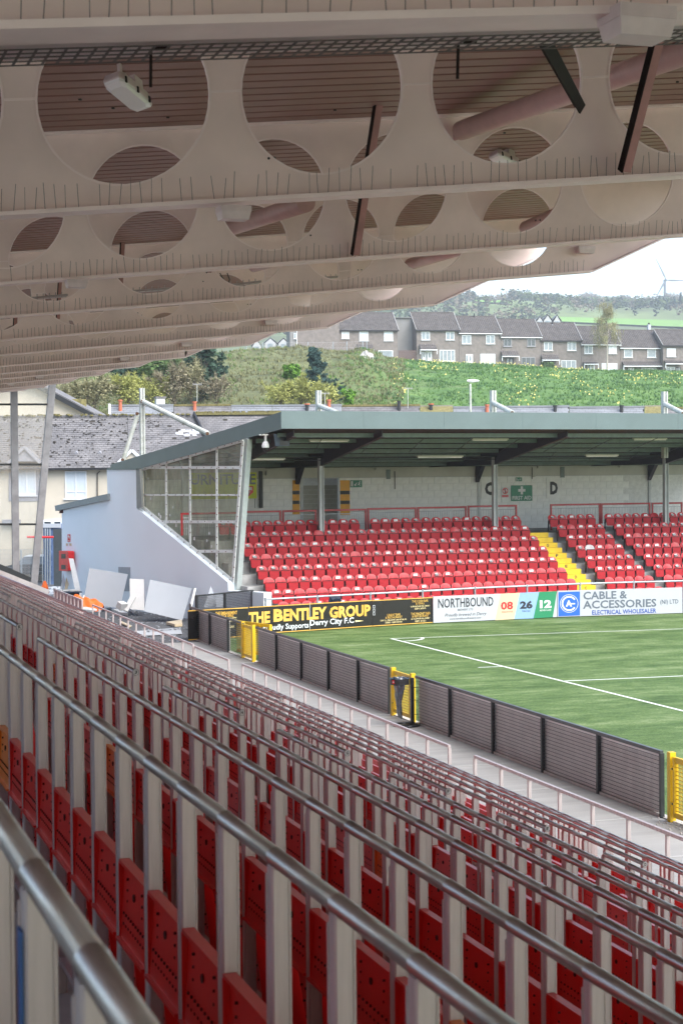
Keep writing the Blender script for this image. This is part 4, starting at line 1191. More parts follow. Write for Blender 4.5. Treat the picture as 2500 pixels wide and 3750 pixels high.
# signs on the back wall
def sign(fx, x0, y0, x1, y1, m, name, label, v=VB - .06, cat='sign', bw=None):
    a, z1 = uv(*fx(x0, y0), v); b, z0_ = uv(*fx(x1, y1), v)
    t = thing(name, label, cat, S(a, v, z0_), PHI); mb = MB(); mb.prism([S(a, v, z0_), S(b, v, z0_), S(b, v + .02, z0_), S(a, v + .02, z0_)], (0, 0, z1 - z0_)); mb.build('sign_plate', m, t)
    return t, a, b, z0_, z1, v
def spoly(t, v, pts, m, name, off=.004):
    mb = MB(); mb.add([S(a, v - off, z) for a, z in pts], [tuple(range(len(pts)))]); return mb.build(name, m, t)
def sdisc(t, v, cu_, cz, r0, r1__, m, name, off=.006, n=24):
    mb = MB()
    for i in range(n):
        a, b = 2 * pi * i / n, 2 * pi * (i + 1) / n
        mb.quad(*[S(cu_ + r * math.cos(q), v - off, cz + r * math.sin(q)) for r, q in ((r0, a), (r0, b), (r1__, b), (r1__, a))])
    return mb.build(name, m, t)
t, a, b, z0_, z1, v = sign(r1, 471, 571, 606, 669, M['sgreen'], 'first_aid_sign', 'large green FIRST AID sign with white cross on the back wall')
cu_, cz, s_ = (a + b) / 2 + .0, z0_ + (z1 - z0_) * .68, (z1 - z0_) * .26
mb = MB()
for p, q in ((.33, 1), (1, .33)): mb.add([S(cu_ - s_ * q, v - .005, cz - s_ * p), S(cu_ + s_ * q, v - .005, cz - s_ * p), S(cu_ + s_ * q, v - .005, cz + s_ * p), S(cu_ - s_ * q, v - .005, cz + s_ * p)], [(0, 1, 2, 3)]); v -= .001
mb.build('white_cross', M['white'], t)
text('FIRST AID', 'lettering', M['white'], t, S(a, v, z0_), U, Zv, (b - a) * .05, (b - a) * .95, (z1 - z0_) * .08, (z1 - z0_) * .33, bold=.02)
t, a, b, z0_, z1, v = sign(r1, 410, 583, 455, 648, M['white'], 'no_smoking_sign', 'small white and red prohibition sign left of the FIRST AID sign')
sdisc(t, v, (a + b) / 2, z0_ + (z1 - z0_) * .65, (b - a) * .30, (b - a) * .40, M['sred'], 'red_ring'); h = (b - a) * .26; cu_, cz = (a + b) / 2, z0_ + (z1 - z0_) * .65
spoly(t, v, [(cu_ - h - .015, cz + h - .015), (cu_ + h - .015, cz - h - .015), (cu_ + h + .015, cz - h + .015), (cu_ - h + .015, cz + h + .015)], M['sred'], 'red_bar', .008)
spoly(t, v, [(cu_ - .03, cz - .12), (cu_ + .03, cz - .12), (cu_ + .02, cz + .10), (cu_ - .02, cz + .10)], M['ink'], 'figure_print', .005)
spoly(t, v, [(a + .02, z0_ + .02), (b - .02, z0_ + .02), (b - .02, z0_ + (z1 - z0_) * .26), (a + .02, z0_ + (z1 - z0_) * .26)], M['sred'], 'red_panel')
text('No smoking', 'lettering', M['white'], t, S(a, v - .004, z0_), U, Zv, .06, (b - a) - .06, .045, (z1 - z0_) * .2)
for (x0, y0, x1, y1, L, tx0, tx1, ty0, ty1) in ((280, 522, 357, 657, 'C', 303, 360, 550, 633), (697, 520, 788, 655, 'D', 718, 768, 547, 628)):
    t, a, b, z0_, z1, v = sign(r1, x0, y0, x1, y1, M['block'], 'letter_board', f'white board with large black letter {L} on the back wall', v=VB - .045)
    ta, tz1 = uv(*r1(tx0, ty0), v); tb, tz0 = uv(*r1(tx1, ty1), v)
    text(L, 'lettering', M['black'], t, S(0, v, 0), U, Zv, ta, tb, tz0, tz1, bold=.055)
def exit_sign(fx, x0, y0, x1, y1, lb, arrow=True):
    t, a, b, z0_, z1, v = sign(fx, x0, y0, x1, y1, M['sgreen'], 'exit_sign', lb); w_, h = b - a, z1 - z0_
    spoly(t, v, [(a + w_ * .05, z0_ + h * .12), (a + w_ * .22, z0_ + h * .12), (a + w_ * .22, z1 - h * .12), (a + w_ * .05, z1 - h * .12)], M['white'], 'door_print')
    spoly(t, v, [(a + w_ * .34, z0_ + h * .2), (a + w_ * .52, z0_ + h * .2), (a + w_ * .46, z0_ + h * .32), (a + w_ * .58, z0_ + h * .62), (a + w_ * .52, z0_ + h * .68), (a + w_ * .42, z0_ + h * .42), (a + w_ * .34, z0_ + h * .5)], M['white'], 'arrow_print')
    # running figure
    mb = MB()
    def lim(p, q, wd): P0, P1 = S(a + w_ * p[0], v - .005, z0_ + h * p[1]), S(a + w_ * q[0], v - .005, z0_ + h * q[1]); mb.bar(P0, P1, .002, wd * h)
    lim((.78, .68), (.72, .42), .14); lim((.72, .42), (.84, .30), .09); lim((.84, .30), (.80, .12), .08); lim((.72, .44), (.62, .32), .09); lim((.62, .32), (.62, .14), .08); lim((.78, .66), (.88, .52), .07); lim((.78, .66), (.66, .60), .07)
    mb.build('running_figure', M['white'], t); sdisc(t, v, a + w_ * .82, z0_ + h * .82, 0, h * .08, M['white'], 'head_print')
exit_sign(c6, 840, 538, 915, 582, 'green and white running man exit sign right of the striped doorway')
exit_sign(c6, 668, 470, 692, 492, 'small lit green exit sign by the first pillar')
exit_sign(r1, 500, 520, 540, 544, 'small green exit sign above the FIRST AID sign')
# lime banner
def c4(x, y): return (450 + x * .351, 1500 + y * .351)
t, a, b, z0_, z1, v = sign(c4, 660, 660, 1397, 927, M['lime'], 'lime_banner', 'lime green banner with dark capitals partly behind the glass screen', v=VB - .09, cat='banner')
ta, tz1 = uv(*c4(640, 678), v); tb, tz0 = uv(*c4(1385, 780), v)
text('FURNITURE', 'lettering', M['inkgrey'], t, S(0, v, 0), U, Zv, ta, tb, tz0, tz1, bold=.02)
cu_, czt = uv(*c4(1303, 798), v); _, czb = uv(*c4(1303, 910), v); hw = .26
sh = [(-hw, 0), (hw, 0), (hw, -(czt - czb) * .6), (0, -(czt - czb)), (-hw, -(czt - czb) * .6)]
spoly(t, v, [(cu_ + p, czt + q) for p, q in sh][::-1], M['sred'], 'crest_shield', .004)
for i in (-2, -1, 0, 1, 2): spoly(t, v, [(cu_ + i * .095 - .022, czt - .22), (cu_ + i * .095 - .022, czb + .12 + abs(i) * .08), (cu_ + i * .095 + .022, czb + .12 + abs(i) * .08), (cu_ + i * .095 + .022, czt - .22)], M['white'], 'crest_stripe', .006)
spoly(t, v, [(cu_ - .2, czt - .05), (cu_ + .2, czt - .05), (cu_ + .2, czt - .19), (cu_ - .2, czt - .19)][::-1], M['white'], 'crest_band', .007)
sdisc(t, v, cu_, czb + .17, 0, .075, M['ink'], 'crest_ball', .009)
# black downpipe and small boxes on the wall
for (fx, x, y0, y1, w_, m_) in ((c6, 270, 480, 715, .14, 'black'), (c6, 1123, 480, 595, .035, 'black'), (r1, 604, 455, 530, .03, 'black'), (c6, 233, 655, 715, .02, 'black'), (r1, 790, 520, 570, .015, 'mortar')):
    a, z1 = uv(*fx(x, y0), VB - .12); _, z0_ = uv(*fx(x, y1), VB - .12); mb = MB(); mb.bar(S(a, VB - .12, z0_), S(a, VB - .12, z1), w_, w_ * .8, up=V); mb.build('wall_pipe', M[m_], stand)
for (fx, x, y, s_) in ((c6, 325, 490, .16), (c6, 1012, 465, .10), (r1, 650, 453, .10), (r1, 1170, 448, .10), (c6, 1170, 325, .12), (r1, 613, 512, .07)):
    a, z_ = uv(*fx(x, y), VB - .2); mb = MB(); mb.bar(S(a - s_, VB - .2, z_), S(a + s_, VB - .2, z_), .12, s_ * 1.2); mb.build('junction_box', M['cream'], stand)
# camera dome and loudspeaker under the gable corner
u_, z_ = uv(*c6(300, 330), 1.3); p = S(u_, 1.3, z_)
t = thing('dome_camera', 'white dome security camera hanging under the roof corner', 'camera', p)
mb = MB(); mb.tube([p + Vector((0, 0, .5)), p + Vector((0, 0, .2))], .05, 8); mb.bar(p + Vector((-.25, 0, .5)), p + Vector((.1, 0, .5)), .1, .05); mb.build('bracket', M['white'], t)
mb = MB(); mb.tube([p + Vector((0, 0, q)) for q in (.25, .18, .08, .0)], [.06, .12, .15, .145], 14); mb.build('housing', M['white'], t)
mb = MB(); mb.tube([p + Vector((0, 0, q)) for q in (0, -.07, -.13, -.16)], [.12, .11, .07, .02], 14); mb.build('dome_lens', M['blackpl'], t)
a, z1 = uv(*c6(352, 240), .9); b, z0_ = uv(*c6(453, 320), .9); p = S((a + b) / 2, .9, (z0_ + z1) / 2)
t = thing('loudspeaker', 'dark blue box loudspeaker hanging under the front corner of the roof', 'loudspeaker', p, PHI)
navy = mat('navy_box', (.03, .05, .085), .4); mb = MB(); h = (z1 - z0_) / 2; w_ = (b - a) / 2
mb.add([S((a + b) / 2 + x, .9 + y, p.z + z) for x, y, z in ((-w_ * .75, 0, -h), (w_, 0, -h * .95), (w_, 0, h * .5), (-w_, 0, h), (-w_ * .3, .5, -h * .8), (w_ * .9, .5, -h * .8), (w_ * .9, .5, h * .4), (-w_ * .4, .5, h * .8))], [(0, 1, 2, 3), (7, 6, 5, 4), (0, 4, 5, 1), (1, 5, 6, 2), (2, 6, 7, 3), (3, 7, 4, 0)]); mb.build('cabinet', navy, t)
mb = MB(); mb.add([S((a + b) / 2 + x, .89, p.z + z) for x, z in ((-w_ * .25, -h * .85), (w_ * .9, -h * .85), (w_ * .9, h * .4), (-w_ * .25, h * .5))], [(0, 1, 2, 3)]); mb.build('grille', M['blackpl'], t)
mb = MB(); mb.bar(S((a + b) / 2 - .1, 1.0, p.z + h * .5), S((a + b) / 2 - .1, 1.0, 7.6), .04, .04, up=V); mb.bar(S((a + b) / 2 + .1, 1.0, p.z + h * .5), S((a + b) / 2 + .1, 1.0, 7.6), .04, .04, up=V); mb.build('yoke', M['black'], t)

# ---------------------------------------------------------------- pale end wall and glazed screen
OFF = -.38
W = [c5(683, 644), c5(868, 643), c5(873, 890), (835, 2133), (836, 2163), (966, 2170), (966, 2330), (228, 2260), (227, 1869), (395, 1830)]
mb = MB(); mb.prism([gp(x, y, OFF) for x, y in W][::-1], GN * .34); ew = mb.build('end_wall', M['render'], stand)
mb = MB(); mb.prism([gp(x, y, OFF - .004) for x, y in (c5(868, 641), c5(892, 641), c5(906, 886), c5(873, 890))][::-1], GN * .1); mb.build('edge_flashing', mat('grey_flashing', (.20, .21, .20), .5), stand)
mb = MB(); mb.prism([gp(x, y, OFF - .03) for x, y in ((392, 1714), (500, 1714), (500, 1720), (392, 1721))][::-1], GN * .06); mb.build('coping', M['greenroof'], stand)
mb = MB(); mb.prism([gp(x, y, OFF - .12) for x, y in ((201, 1852), (395, 1808), (395, 1831), (204, 1871))][::-1], GN * .5); mb.build('leanto_fascia', mat('leanto_grey', (.22, .25, .26), .5), stand)
mb = MB(); mb.prism([gp(x, y, OFF - .05) for x, y in ((218, 1872), (229, 1868), (229, 1878), (218, 1880))][::-1], GN * .3); mb.build('gutter_end', M['hole'], stand)
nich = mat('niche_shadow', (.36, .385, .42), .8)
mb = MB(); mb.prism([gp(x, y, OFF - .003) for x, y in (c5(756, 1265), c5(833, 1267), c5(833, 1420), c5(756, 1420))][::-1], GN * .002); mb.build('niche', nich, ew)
# glass screen polygon cut by its bars
GL = [c5(905, 643), c5(1550, 458), (853, 2133), c5(905, 885)]
def clip(poly, n, d):
    out = []
    for i in range(len(poly)):
        a, b = poly[i], poly[(i + 1) % len(poly)]; fa, fb = a[0] * n[0] + a[1] * n[1] - d, b[0] * n[0] + b[1] * n[1] - d
        if fa >= 0: out.append(a)
        if fa * fb < 0: t_ = fa / (fa - fb); out.append((a[0] + (b[0] - a[0]) * t_, a[1] + (b[1] - a[1]) * t_))
    return out
vx = [490, c5(1062, 0)[0], c5(1214, 0)[0], c5(1384, 0)[0], 905]; hy = [1500, c5(0, 631)[1], c5(0, 806)[1], c5(0, 977)[1], c5(0, 1165)[1], 2200]
scr = thing('glazed_screen', 'weathered clear screen in a white bolted frame at the end of the far stand', 'screen', gp(700, 1900))
for i in range(4):
    for j in range(5):
        p = clip(GL, (1, 0), vx[i]); p = clip(p, (-1, 0), -vx[i + 1]) if len(p) > 2 else p
        p = clip(p, (0, 1), hy[j]) if len(p) > 2 else p; p = clip(p, (0, -1), -hy[j + 1]) if len(p) > 2 else p
        if len(p) < 3: continue
        A_ = abs(sum(p[k][0] * p[(k + 1) % len(p)][1] - p[(k + 1) % len(p)][0] * p[k][1] for k in range(len(p)))) / 2
        if A_ < 200: continue
        mb = MB(); mb.add([gp(x, y, -.10 + .003 * ((i + j) % 3)) for x, y in p], [tuple(range(len(p)))]); mb.build('pane', M['glassdirty'], scr)
def inpoly_seg(vert, c_):
    # part of a bar lying inside the screen outline
    ts = []
    for i in range(4):
        a, b = GL[i], GL[(i + 1) % 4]; k = 0 if vert else 1
        fa, fb = a[k] - c_, b[k] - c_
        if fa * fb < 0: t_ = fa / (fa - fb); ts.append(a[1 - k] + (b[1 - k] - a[1 - k]) * t_)
    return (min(ts), max(ts)) if len(ts) >= 2 else None
def gbar(a, b, wd, m=None, off=-.13, name='frame_bar', dp=.06):
    A, B = gp(*a, off), gp(*b, off); mb = MB(); mb.bar(A, B, dp, wd, up=(0, 0, 1) if abs(A.z - B.z) < (A - B).length * .7 else GD); return mb.build(name, m or M['framew'], scr)
def vbar(a, b, wd, off=-.13, dp=.06, name='frame_bar', m=None):
    A, B = gp(*a, off), gp(*b, off); mb = MB(); mb.bar(A, B, wd, dp, up=GN); return mb.build(name, m or M['framew'], scr)
for x in vx[1:4]:
    s_ = inpoly_seg(True, x)
    if s_: vbar((x, s_[0]), (x, s_[1]), .11)
for k_, y in enumerate(hy[1:5]):
    s_ = inpoly_seg(False, y)
    if s_: vbar((s_[0], y), (s_[1], y), .12 if k_ != 1 else .07, off=-.14, dp=.05)
for a, b, w_ in ((GL[0], GL[1], .14), (GL[2], GL[3], .24), (GL[3], GL[0], .14)): vbar(a, b, w_, off=-.15)
vbar((890, 1614), (853, 2133), .16, off=-.15)
vbar((908, 1606), (868, 2160), .34, off=.02, dp=.22, name='raking_post', m=mat('raking_post_paint', (.40, .45, .43), .5, var=.1))
# bolts along the bars
mb = MB()
for k_, y in enumerate(hy[1:5]):
    s_ = inpoly_seg(False, y)
    if not s_: continue
    x = s_[0] + 12
    while x < s_[1]: p = gp(x, y + R_.uniform(-2, 2), -.175); mb.box(p, (.03, .03, .04)); x += R_.uniform(24, 32)
for x in vx[1:4]:
    s_ = inpoly_seg(True, x); y = s_[0] + 15
    while y < s_[1]: p = gp(x, y, -.175); mb.box(p, (.03, .03, .04)); y += R_.uniform(24, 46)
for a, b in ((GL[0], GL[1]), (GL[3], GL[2]), (GL[1], GL[2])):
    for i in range(14): t_ = (i + .5) / 14; p = gp(lerp(a[0], b[0], t_), lerp(a[1], b[1], t_), -.185); mb.box(p, (.035, .035, .045))
mb.build('bolts', M['rust'], scr, kind='stuff')
mb = MB()
for x, y in ((945, 702), (962, 828), (1015, 930), (1026, 945), (1085, 935), (1104, 885), (1124, 1000), (1240, 1085), (1320, 1098), (1335, 1050), (1350, 1135)):
    p = gp(*c5(x, y), -.12); s_ = R_.uniform(.04, .08); mb.add([p + GD * a + Zv * b for a, b in ((-s_, -s_), (s_, -s_ * .8), (s_ * .8, s_), (-s_ * .9, s_ * 1.1))], [(0, 1, 2, 3)])
mb.build('paper_scraps', M['white'], scr, kind='stuff')

# front guard rail of the far stand
A_, B_ = c6(300, 1298), r1(1568, 1180)
ga, gz = uv(*A_, .75); gb, gz2 = uv(*B_, .75)
t = thing('stand_guard_rail', 'grey tubular rail along the front of the far stand', 'guard rail', S(ga, .75, 0), PHI)
pts = [(c6(300, 1298)), c6(630, 1280), c6(968, 1262), c6(1300, 1245), r1(240, 1226), r1(572, 1212), r1(910, 1198), r1(1252, 1188), r1(1568, 1180), (2620, 2122)]
P3 = [at(*p, plane=vp(.75)) for p in pts]
mb = MB(); mb.tube(P3, .04, 8); mb.build('rail_tube', M['galv'], t, smooth=False)
for p in P3: mb = MB(); mb.tube([Vector((p.x, p.y, 0)), p + Vector((0, 0, .05))], .04, 8); mb.tube([p - Zv * .05, p + Zv * .06], .055, 8); mb.build('rail_post', M['galv'], t)
c_ = at(*c6(742, 1298), plane=vp(1.0)); tt = thing('bag_on_seat', 'dark bag lying on a front row seat behind the rail', 'bag', c_)
mb = MB(); mb.tube([c_ + U * a + Zv * b for a, b in ((-.24, -.1), (-.15, 0), (0, .05), (.15, .02), (.25, -.08))], [.05, .12, .14, .12, .05], 10); mb.build('bag_body', M['inkgrey'] if 0 else navy, tt)

# ---------------------------------------------------------------- advertising boards
class Board:
    def __init__(s, name, label, bl, br, tl, tr, m, z=.03, border=None):
        s.A, s.B = at(*bl, Z=z), at(*br, Z=z); d = s.B - s.A; s.L = d.length; s.ux = d.normalized(); s.n = Vector((s.ux.y, -s.ux.x, 0))
        TA, TB = at(*tl, plane=(s.A, s.n)), at(*tr, plane=(s.A, s.n)); s.H = (TA.z + TB.z) / 2 - z
        s.t = thing(name, label, 'advertising board', s.A, math.atan2(s.ux.y, s.ux.x), 'advertising boards behind the goal line')
        mb = MB(); mb.prism([s.A, s.B, s.B + Zv * s.H, s.A + Zv * s.H], -s.n * .03); s.face = mb.build('board_sheet', m, s.t)
        if border:
            mb = MB()
            for a, b in (((0, .018), (1, .018)), ((0, s.H - .018), (1, s.H - .018))): mb.bar(s.A + s.ux * (a[0] * s.L) + Zv * a[1] + s.n * .004, s.A + s.ux * (b[0] * s.L) + Zv * b[1] + s.n * .004, .003, .03)
            mb.build('border_line', M[border], s.t)
    def loc(s, px, py):
        p = at(px, py, plane=(s.A, s.n)) - s.A; return p.dot(s.ux), p.z
    def text(s, txt, x0, y0, x1, y1, m, **k):
        a, z1 = s.loc(x0, y0); b, z1b = s.loc(x1, y0); c_, z0_ = s.loc(x0, y1)
        zc = (s.loc((x0 + x1) / 2, (y0 + y1) / 2))[1]; h = (z1 - z0_) / 2
        return text(txt, 'lettering', M[m], s.t, s.A, s.ux, Zv, a, b, zc - h, zc + h, **k)
    def poly(s, pts, m, name, off=.004):
        mb = MB(); mb.add([s.A + s.ux * s.loc(*p)[0] + Zv * s.loc(*p)[1] + s.n * off for p in pts], [tuple(range(len(pts)))]); return mb.build(name, M[m], s.t)
def T(B, fx, txt, x0, y0, x1, y1, m, **k): return B.text(txt, *fx(x0, y0), *fx(x1, y1), m, **k)
bA = Board('advertising_board', 'black board with gold bar addresses, farthest left behind the mesh fence', (690, 2345), (910, 2331), (690, 2238), (910, 2221), M['bblack'], border='gold')
def k2(x, y): return (600 + x * .5102, 2100 + y * .5102)
T(bA, k2, 'BAR', 300, 283, 336, 300, 'gold', bold=.02); T(bA, k2, 'THE EMBANKMENT', 371, 272, 526, 296, 'gold', bold=.02); T(bA, k2, 'BAR & GRILL', 399, 296, 502, 312, 'gold', bold=.02)
T(bA, k2, 'WARRINGTON SQ, DERRY', 385, 316, 522, 328, 'goldpale'); T(bA, k2, '028 7132 9751', 430, 332, 522, 345, 'goldpale'); T(bA, k2, 'TAIL BAR', 428, 374, 506, 392, 'goldpale')
bB = Board('advertising_board', 'black board with large gold block capitals and an arrow', (914, 2324), (1362.5, 2294), (914, 2221), (1362.5, 2198.5), M['bblack'], border='gold')
T(bB, c6, 'THE', 192, 1376, 328, 1452, 'gold', bold=.045); T(bB, c6, 'B', 350, 1359, 412, 1440, 'gold', bold=.05); T(bB, c6, 'ENTLEY', 414, 1352, 690, 1430, 'gold', bold=.045)
T(bB, c6, 'GROUP', 706, 1336, 968, 1412, 'gold', bold=.045)
T(bB, c6, 'Proudly Supports', 285, 1452, 575, 1498, 'silver', bold=.015); T(bB, c6, 'Derry City F.C', 583, 1420, 862, 1468, 'silver', bold=.02)
bB.poly([c6(872, 1431), c6(926, 1434), c6(872, 1443)], 'goldpale', 'arrow_print')
for x in (582,): bB.poly([c6(x, 1318), c6(x + 2, 1318), c6(x + 2, 1497), c6(x, 1497)], 'silver', 'sheet_joint')
bC = Board('advertising_board', 'black board with small gold lists of restaurant addresses', (1364, 2294), (1584, 2280.6), (1364, 2198.5), (1584, 2186), M['bblack'], border='gold')
for tx, x0, y0, x1, y1, mm in (('THE COSH BAR', 1232, 1300, 1335, 1316, 'gold'), ('& GRILL', 1257, 1317, 1312, 1330, 'gold'), ('66 BUNCRANA RD, DERRY', 1224, 1336, 1345, 1347, 'goldpale'), ('02871 365515', 1250, 1350, 1320, 1361, 'goldpale'),
                               ('THE MAGNET BAR', 1226, 1380, 1348, 1396, 'gold'), ('& RESTAURANT', 1233, 1397, 1340, 1411, 'gold'), ('161 CULMORE RD, DERRY', 1227, 1415, 1346, 1426, 'goldpale'), ('02871 351551', 1252, 1430, 1320, 1441, 'goldpale'),
                               ('LINK47 BAR', 1075, 1388, 1159, 1404, 'gold'), ('& RESTAURANT', 1064, 1405, 1170, 1419, 'gold'), ('UNIT 21, CRESCENT LINK RETAIL PK,', 1032, 1424, 1199, 1435, 'goldpale'), ('DERRY - 02871 874747', 1063, 1438, 1170, 1449, 'goldpale')):
    T(bC, c6, tx, x0, y0, x1, y1, mm)
for y in (1345, 1368, 1391):
    bC.poly([c6(984, y - 10), c6(997, y - 10), c6(997, y + 8), c6(984, y + 8)], 'silver', 'icon_frame'); bC.poly([c6(986, y - 8), c6(995, y - 8), c6(995, y + 6), c6(986, y + 6)], 'bblack', 'icon_print', .007)
bD = Board('advertising_board', 'white brewery board with dark serif capitals and coloured number panels', (1586, 2281), (2038, 2259.5), (1586, 2186), (2038, 2164.5), M['bwhite'])
T(bD, r1, 'NORTHBOUND', 5, 1287, 357, 1347, 'ink', bold=.012); T(bD, r1, 'BREWERY LTD', 130, 1356, 228, 1369, 'ink'); T(bD, r1, 'Proudly brewed in Derry', 48, 1383, 314, 1409, 'ink', shear=.35); T(bD, r1, 'www.northboundbrewery.com', 80, 1411, 278, 1428, 'ink', shear=.35)
bD.poly([r1(368, 1431), r1(490, 1424), r1(526, 1256), r1(404, 1262)], 'bcream', 'colour_panel'); bD.poly([r1(490, 1424), r1(612, 1419), r1(649, 1250), r1(526, 1256)], 'bsky', 'colour_panel'); bD.poly([r1(612, 1419), r1(736, 1412), r1(763, 1245.5), r1(649, 1250)], 'bgreen', 'colour_panel')
T(bD, r1, '08', 405, 1312, 482, 1363, 'sred', off=.009, bold=.03); T(bD, r1, 'KÖLSCH STYLE', 410, 1370, 481, 1382, 'sred', off=.009); T(bD, r1, '26', 526, 1307, 607, 1358, 'ink', off=.009, bold=.05); T(bD, r1, 'PALE ALE', 541, 1366, 592, 1377, 'ink', off=.009)
T(bD, r1, '12', 652, 1302, 727, 1353, 'white', off=.009, bold=.05); T(bD, r1, "BREWER'S LAGER", 653, 1361, 726, 1372, 'white', off=.009)
bE = Board('advertising_board', 'white electrical board with blue square emblem and grey capitals', (2040, 2259), (2497, 2244.5), (2040, 2164.5), (2497, 2150), M['bwhite'])
bE.poly([r1(772, 1406), r1(909, 1400), r1(909, 1247), r1(772, 1252)], 'sblue', 'blue_square')
fr_ = [r1(776, 1402), r1(905, 1396), r1(905, 1251), r1(776, 1256)]
def ring_px(B, fx, cx_, cy_, r0, r1_r, m, a0=0, a1=360, off=.008, n=36):
    mb = MB(); mt_ = []
    for i in range(n):
        p, q = math.radians(lerp(a0, a1, i / n)), math.radians(lerp(a0, a1, (i + 1) / n))
        pts = []
        for r, t_ in ((r0, p), (r0, q), (r1_r, q), (r1_r, p)):
            l = B.loc(*fx(cx_ + r * math.cos(t_), cy_ - r * math.sin(t_))); pts.append(B.A + B.ux * l[0] + Zv * l[1] + B.n * off)
        mb.quad(*pts)
    return mb.build('emblem_ring', M[m], B.t)
ring_px(bE, r1, 840, 1324, 55, 58, 'white'); ring_px(bE, r1, 840, 1324, 38, 48, 'white', 35, 325)
T(bE, r1, 'A', 818, 1304, 858, 1344, 'white', off=.009, bold=.06); bE.poly([r1(850, 1330), r1(878, 1329), r1(878, 1321), r1(850, 1322)], 'white', 'emblem_bar', .008)
T(bE, r1, 'CABLE &', 930, 1245, 1210, 1296, 'inkgrey', bold=.022); T(bE, r1, 'ACCESSORIES', 928, 1300, 1396, 1352, 'inkgrey', bold=.022); T(bE, r1, '(NI) LTD', 1420, 1298, 1536, 1334, 'inkgrey', bold=.01); T(bE, r1, 'ELECTRICAL WHOLESALER', 986, 1361, 1395, 1390, 'sbluedk', bold=.02)
bF = Board('advertising_board', 'dark purple board cut off by the right edge', (2499, 2244.5), (2700, 2238), (2499, 2150), (2700, 2143), mat('purple_board', (.05, .04, .12), .4))
# ================================================================ FRAMES FOR THE BACKGROUND
FH_ = Vector((cf.x, cf.y, 0)).normalized(); RH_ = Vector((FH_.y, -FH_.x, 0))
def dp_(D): return (Vector((0, 0, 6)) + FH_ * D, FH_)
def ap(px, py, D): return at(px, py, plane=dp_(D))
def c3(x, y): return (x * .797, 700 + y * .797)
def c4_(x, y): return (1250 + x * .7972, 800 + y * .7972)
def c5b(x, y): return (900 + x * .5102, 1100 + y * .5102)
def c3b(x, y): return (x * .3571, 1350 + y * .3571)
M.update(
 slate=mat('roof_slate', (.135, .13, .135), .75, var=.3, scale=1.3, bump=.2, col2=(.20, .19, .19)),
 slate2=mat('pale_slate', (.19, .20, .215), .7, var=.15, scale=.8),
 under=mat('slate_gap', (.035, .03, .025), .9),
 moss=mat('ridge_moss', (.16, .14, .055), .95, var=.4, scale=6, bump=.5),
 creamr=mat('cream_render', (.55, .49, .39), .85, var=.05, scale=.8, bump=.35, bscale=18),
 greysur=mat('grey_surround', (.27, .27, .29), .7),
 upvc=mat('white_upvc', (.66, .68, .70), .35, var=.03),
 pane=mat('window_pane', (.20, .24, .27), .08, var=.3, scale=1.5, spec=.9),
 blind=mat('pale_blinds', (.55, .60, .63), .5, var=.08, scale=9, stretch=(6, 6, .1)),
 gutter=mat('black_gutter', (.02, .02, .022), .4),
 pot=mat('terracotta_pot', (.42, .12, .06), .7),
 brick=mat('brown_brick', (.185, .160, .145), .85, var=.22, scale=2.2, bump=.3, bscale=30),
 grend=mat('grey_render', (.22, .215, .21), .9, var=.08, scale=1),
 tile=mat('brown_roof_tile', (.095, .085, .08), .85, var=.3, scale=1.5, bump=.5, bscale=6),
 dkpane=mat('dark_window', (.03, .045, .055), .1, spec=.9),
 fencew=mat('brown_board_fence', (.13, .09, .08), .85),
 bark=mat('bark', (.15, .12, .09), .9, var=.3),
 twig=mat('twigs', (.23, .20, .13), .9, var=.25, scale=1),
 twigy=mat('yellow_green_catkins', (.34, .35, .10), .85, var=.25, scale=.6),
 twigb=mat('tan_twigs', (.235, .22, .12), .9, var=.2, scale=.6),
 leaf=mat('leaf_green', (.075, .13, .035), .8, var=.45, scale=.7),
 leafd=mat('dark_ivy', (.025, .060, .035), .8, var=.4, scale=.7),
 fir=mat('fir_needles', (.018, .050, .042), .85, var=.35, scale=1),
 gorse=mat('bright_shrub', (.12, .26, .02), .8, var=.3, scale=1),
 hillw=mat('hill_wood', (.10, .105, .065), .95, var=.35, scale=.02, detail=8),
 field=mat('hill_field', (.14, .27, .05), .95, var=.12, scale=.02),
)
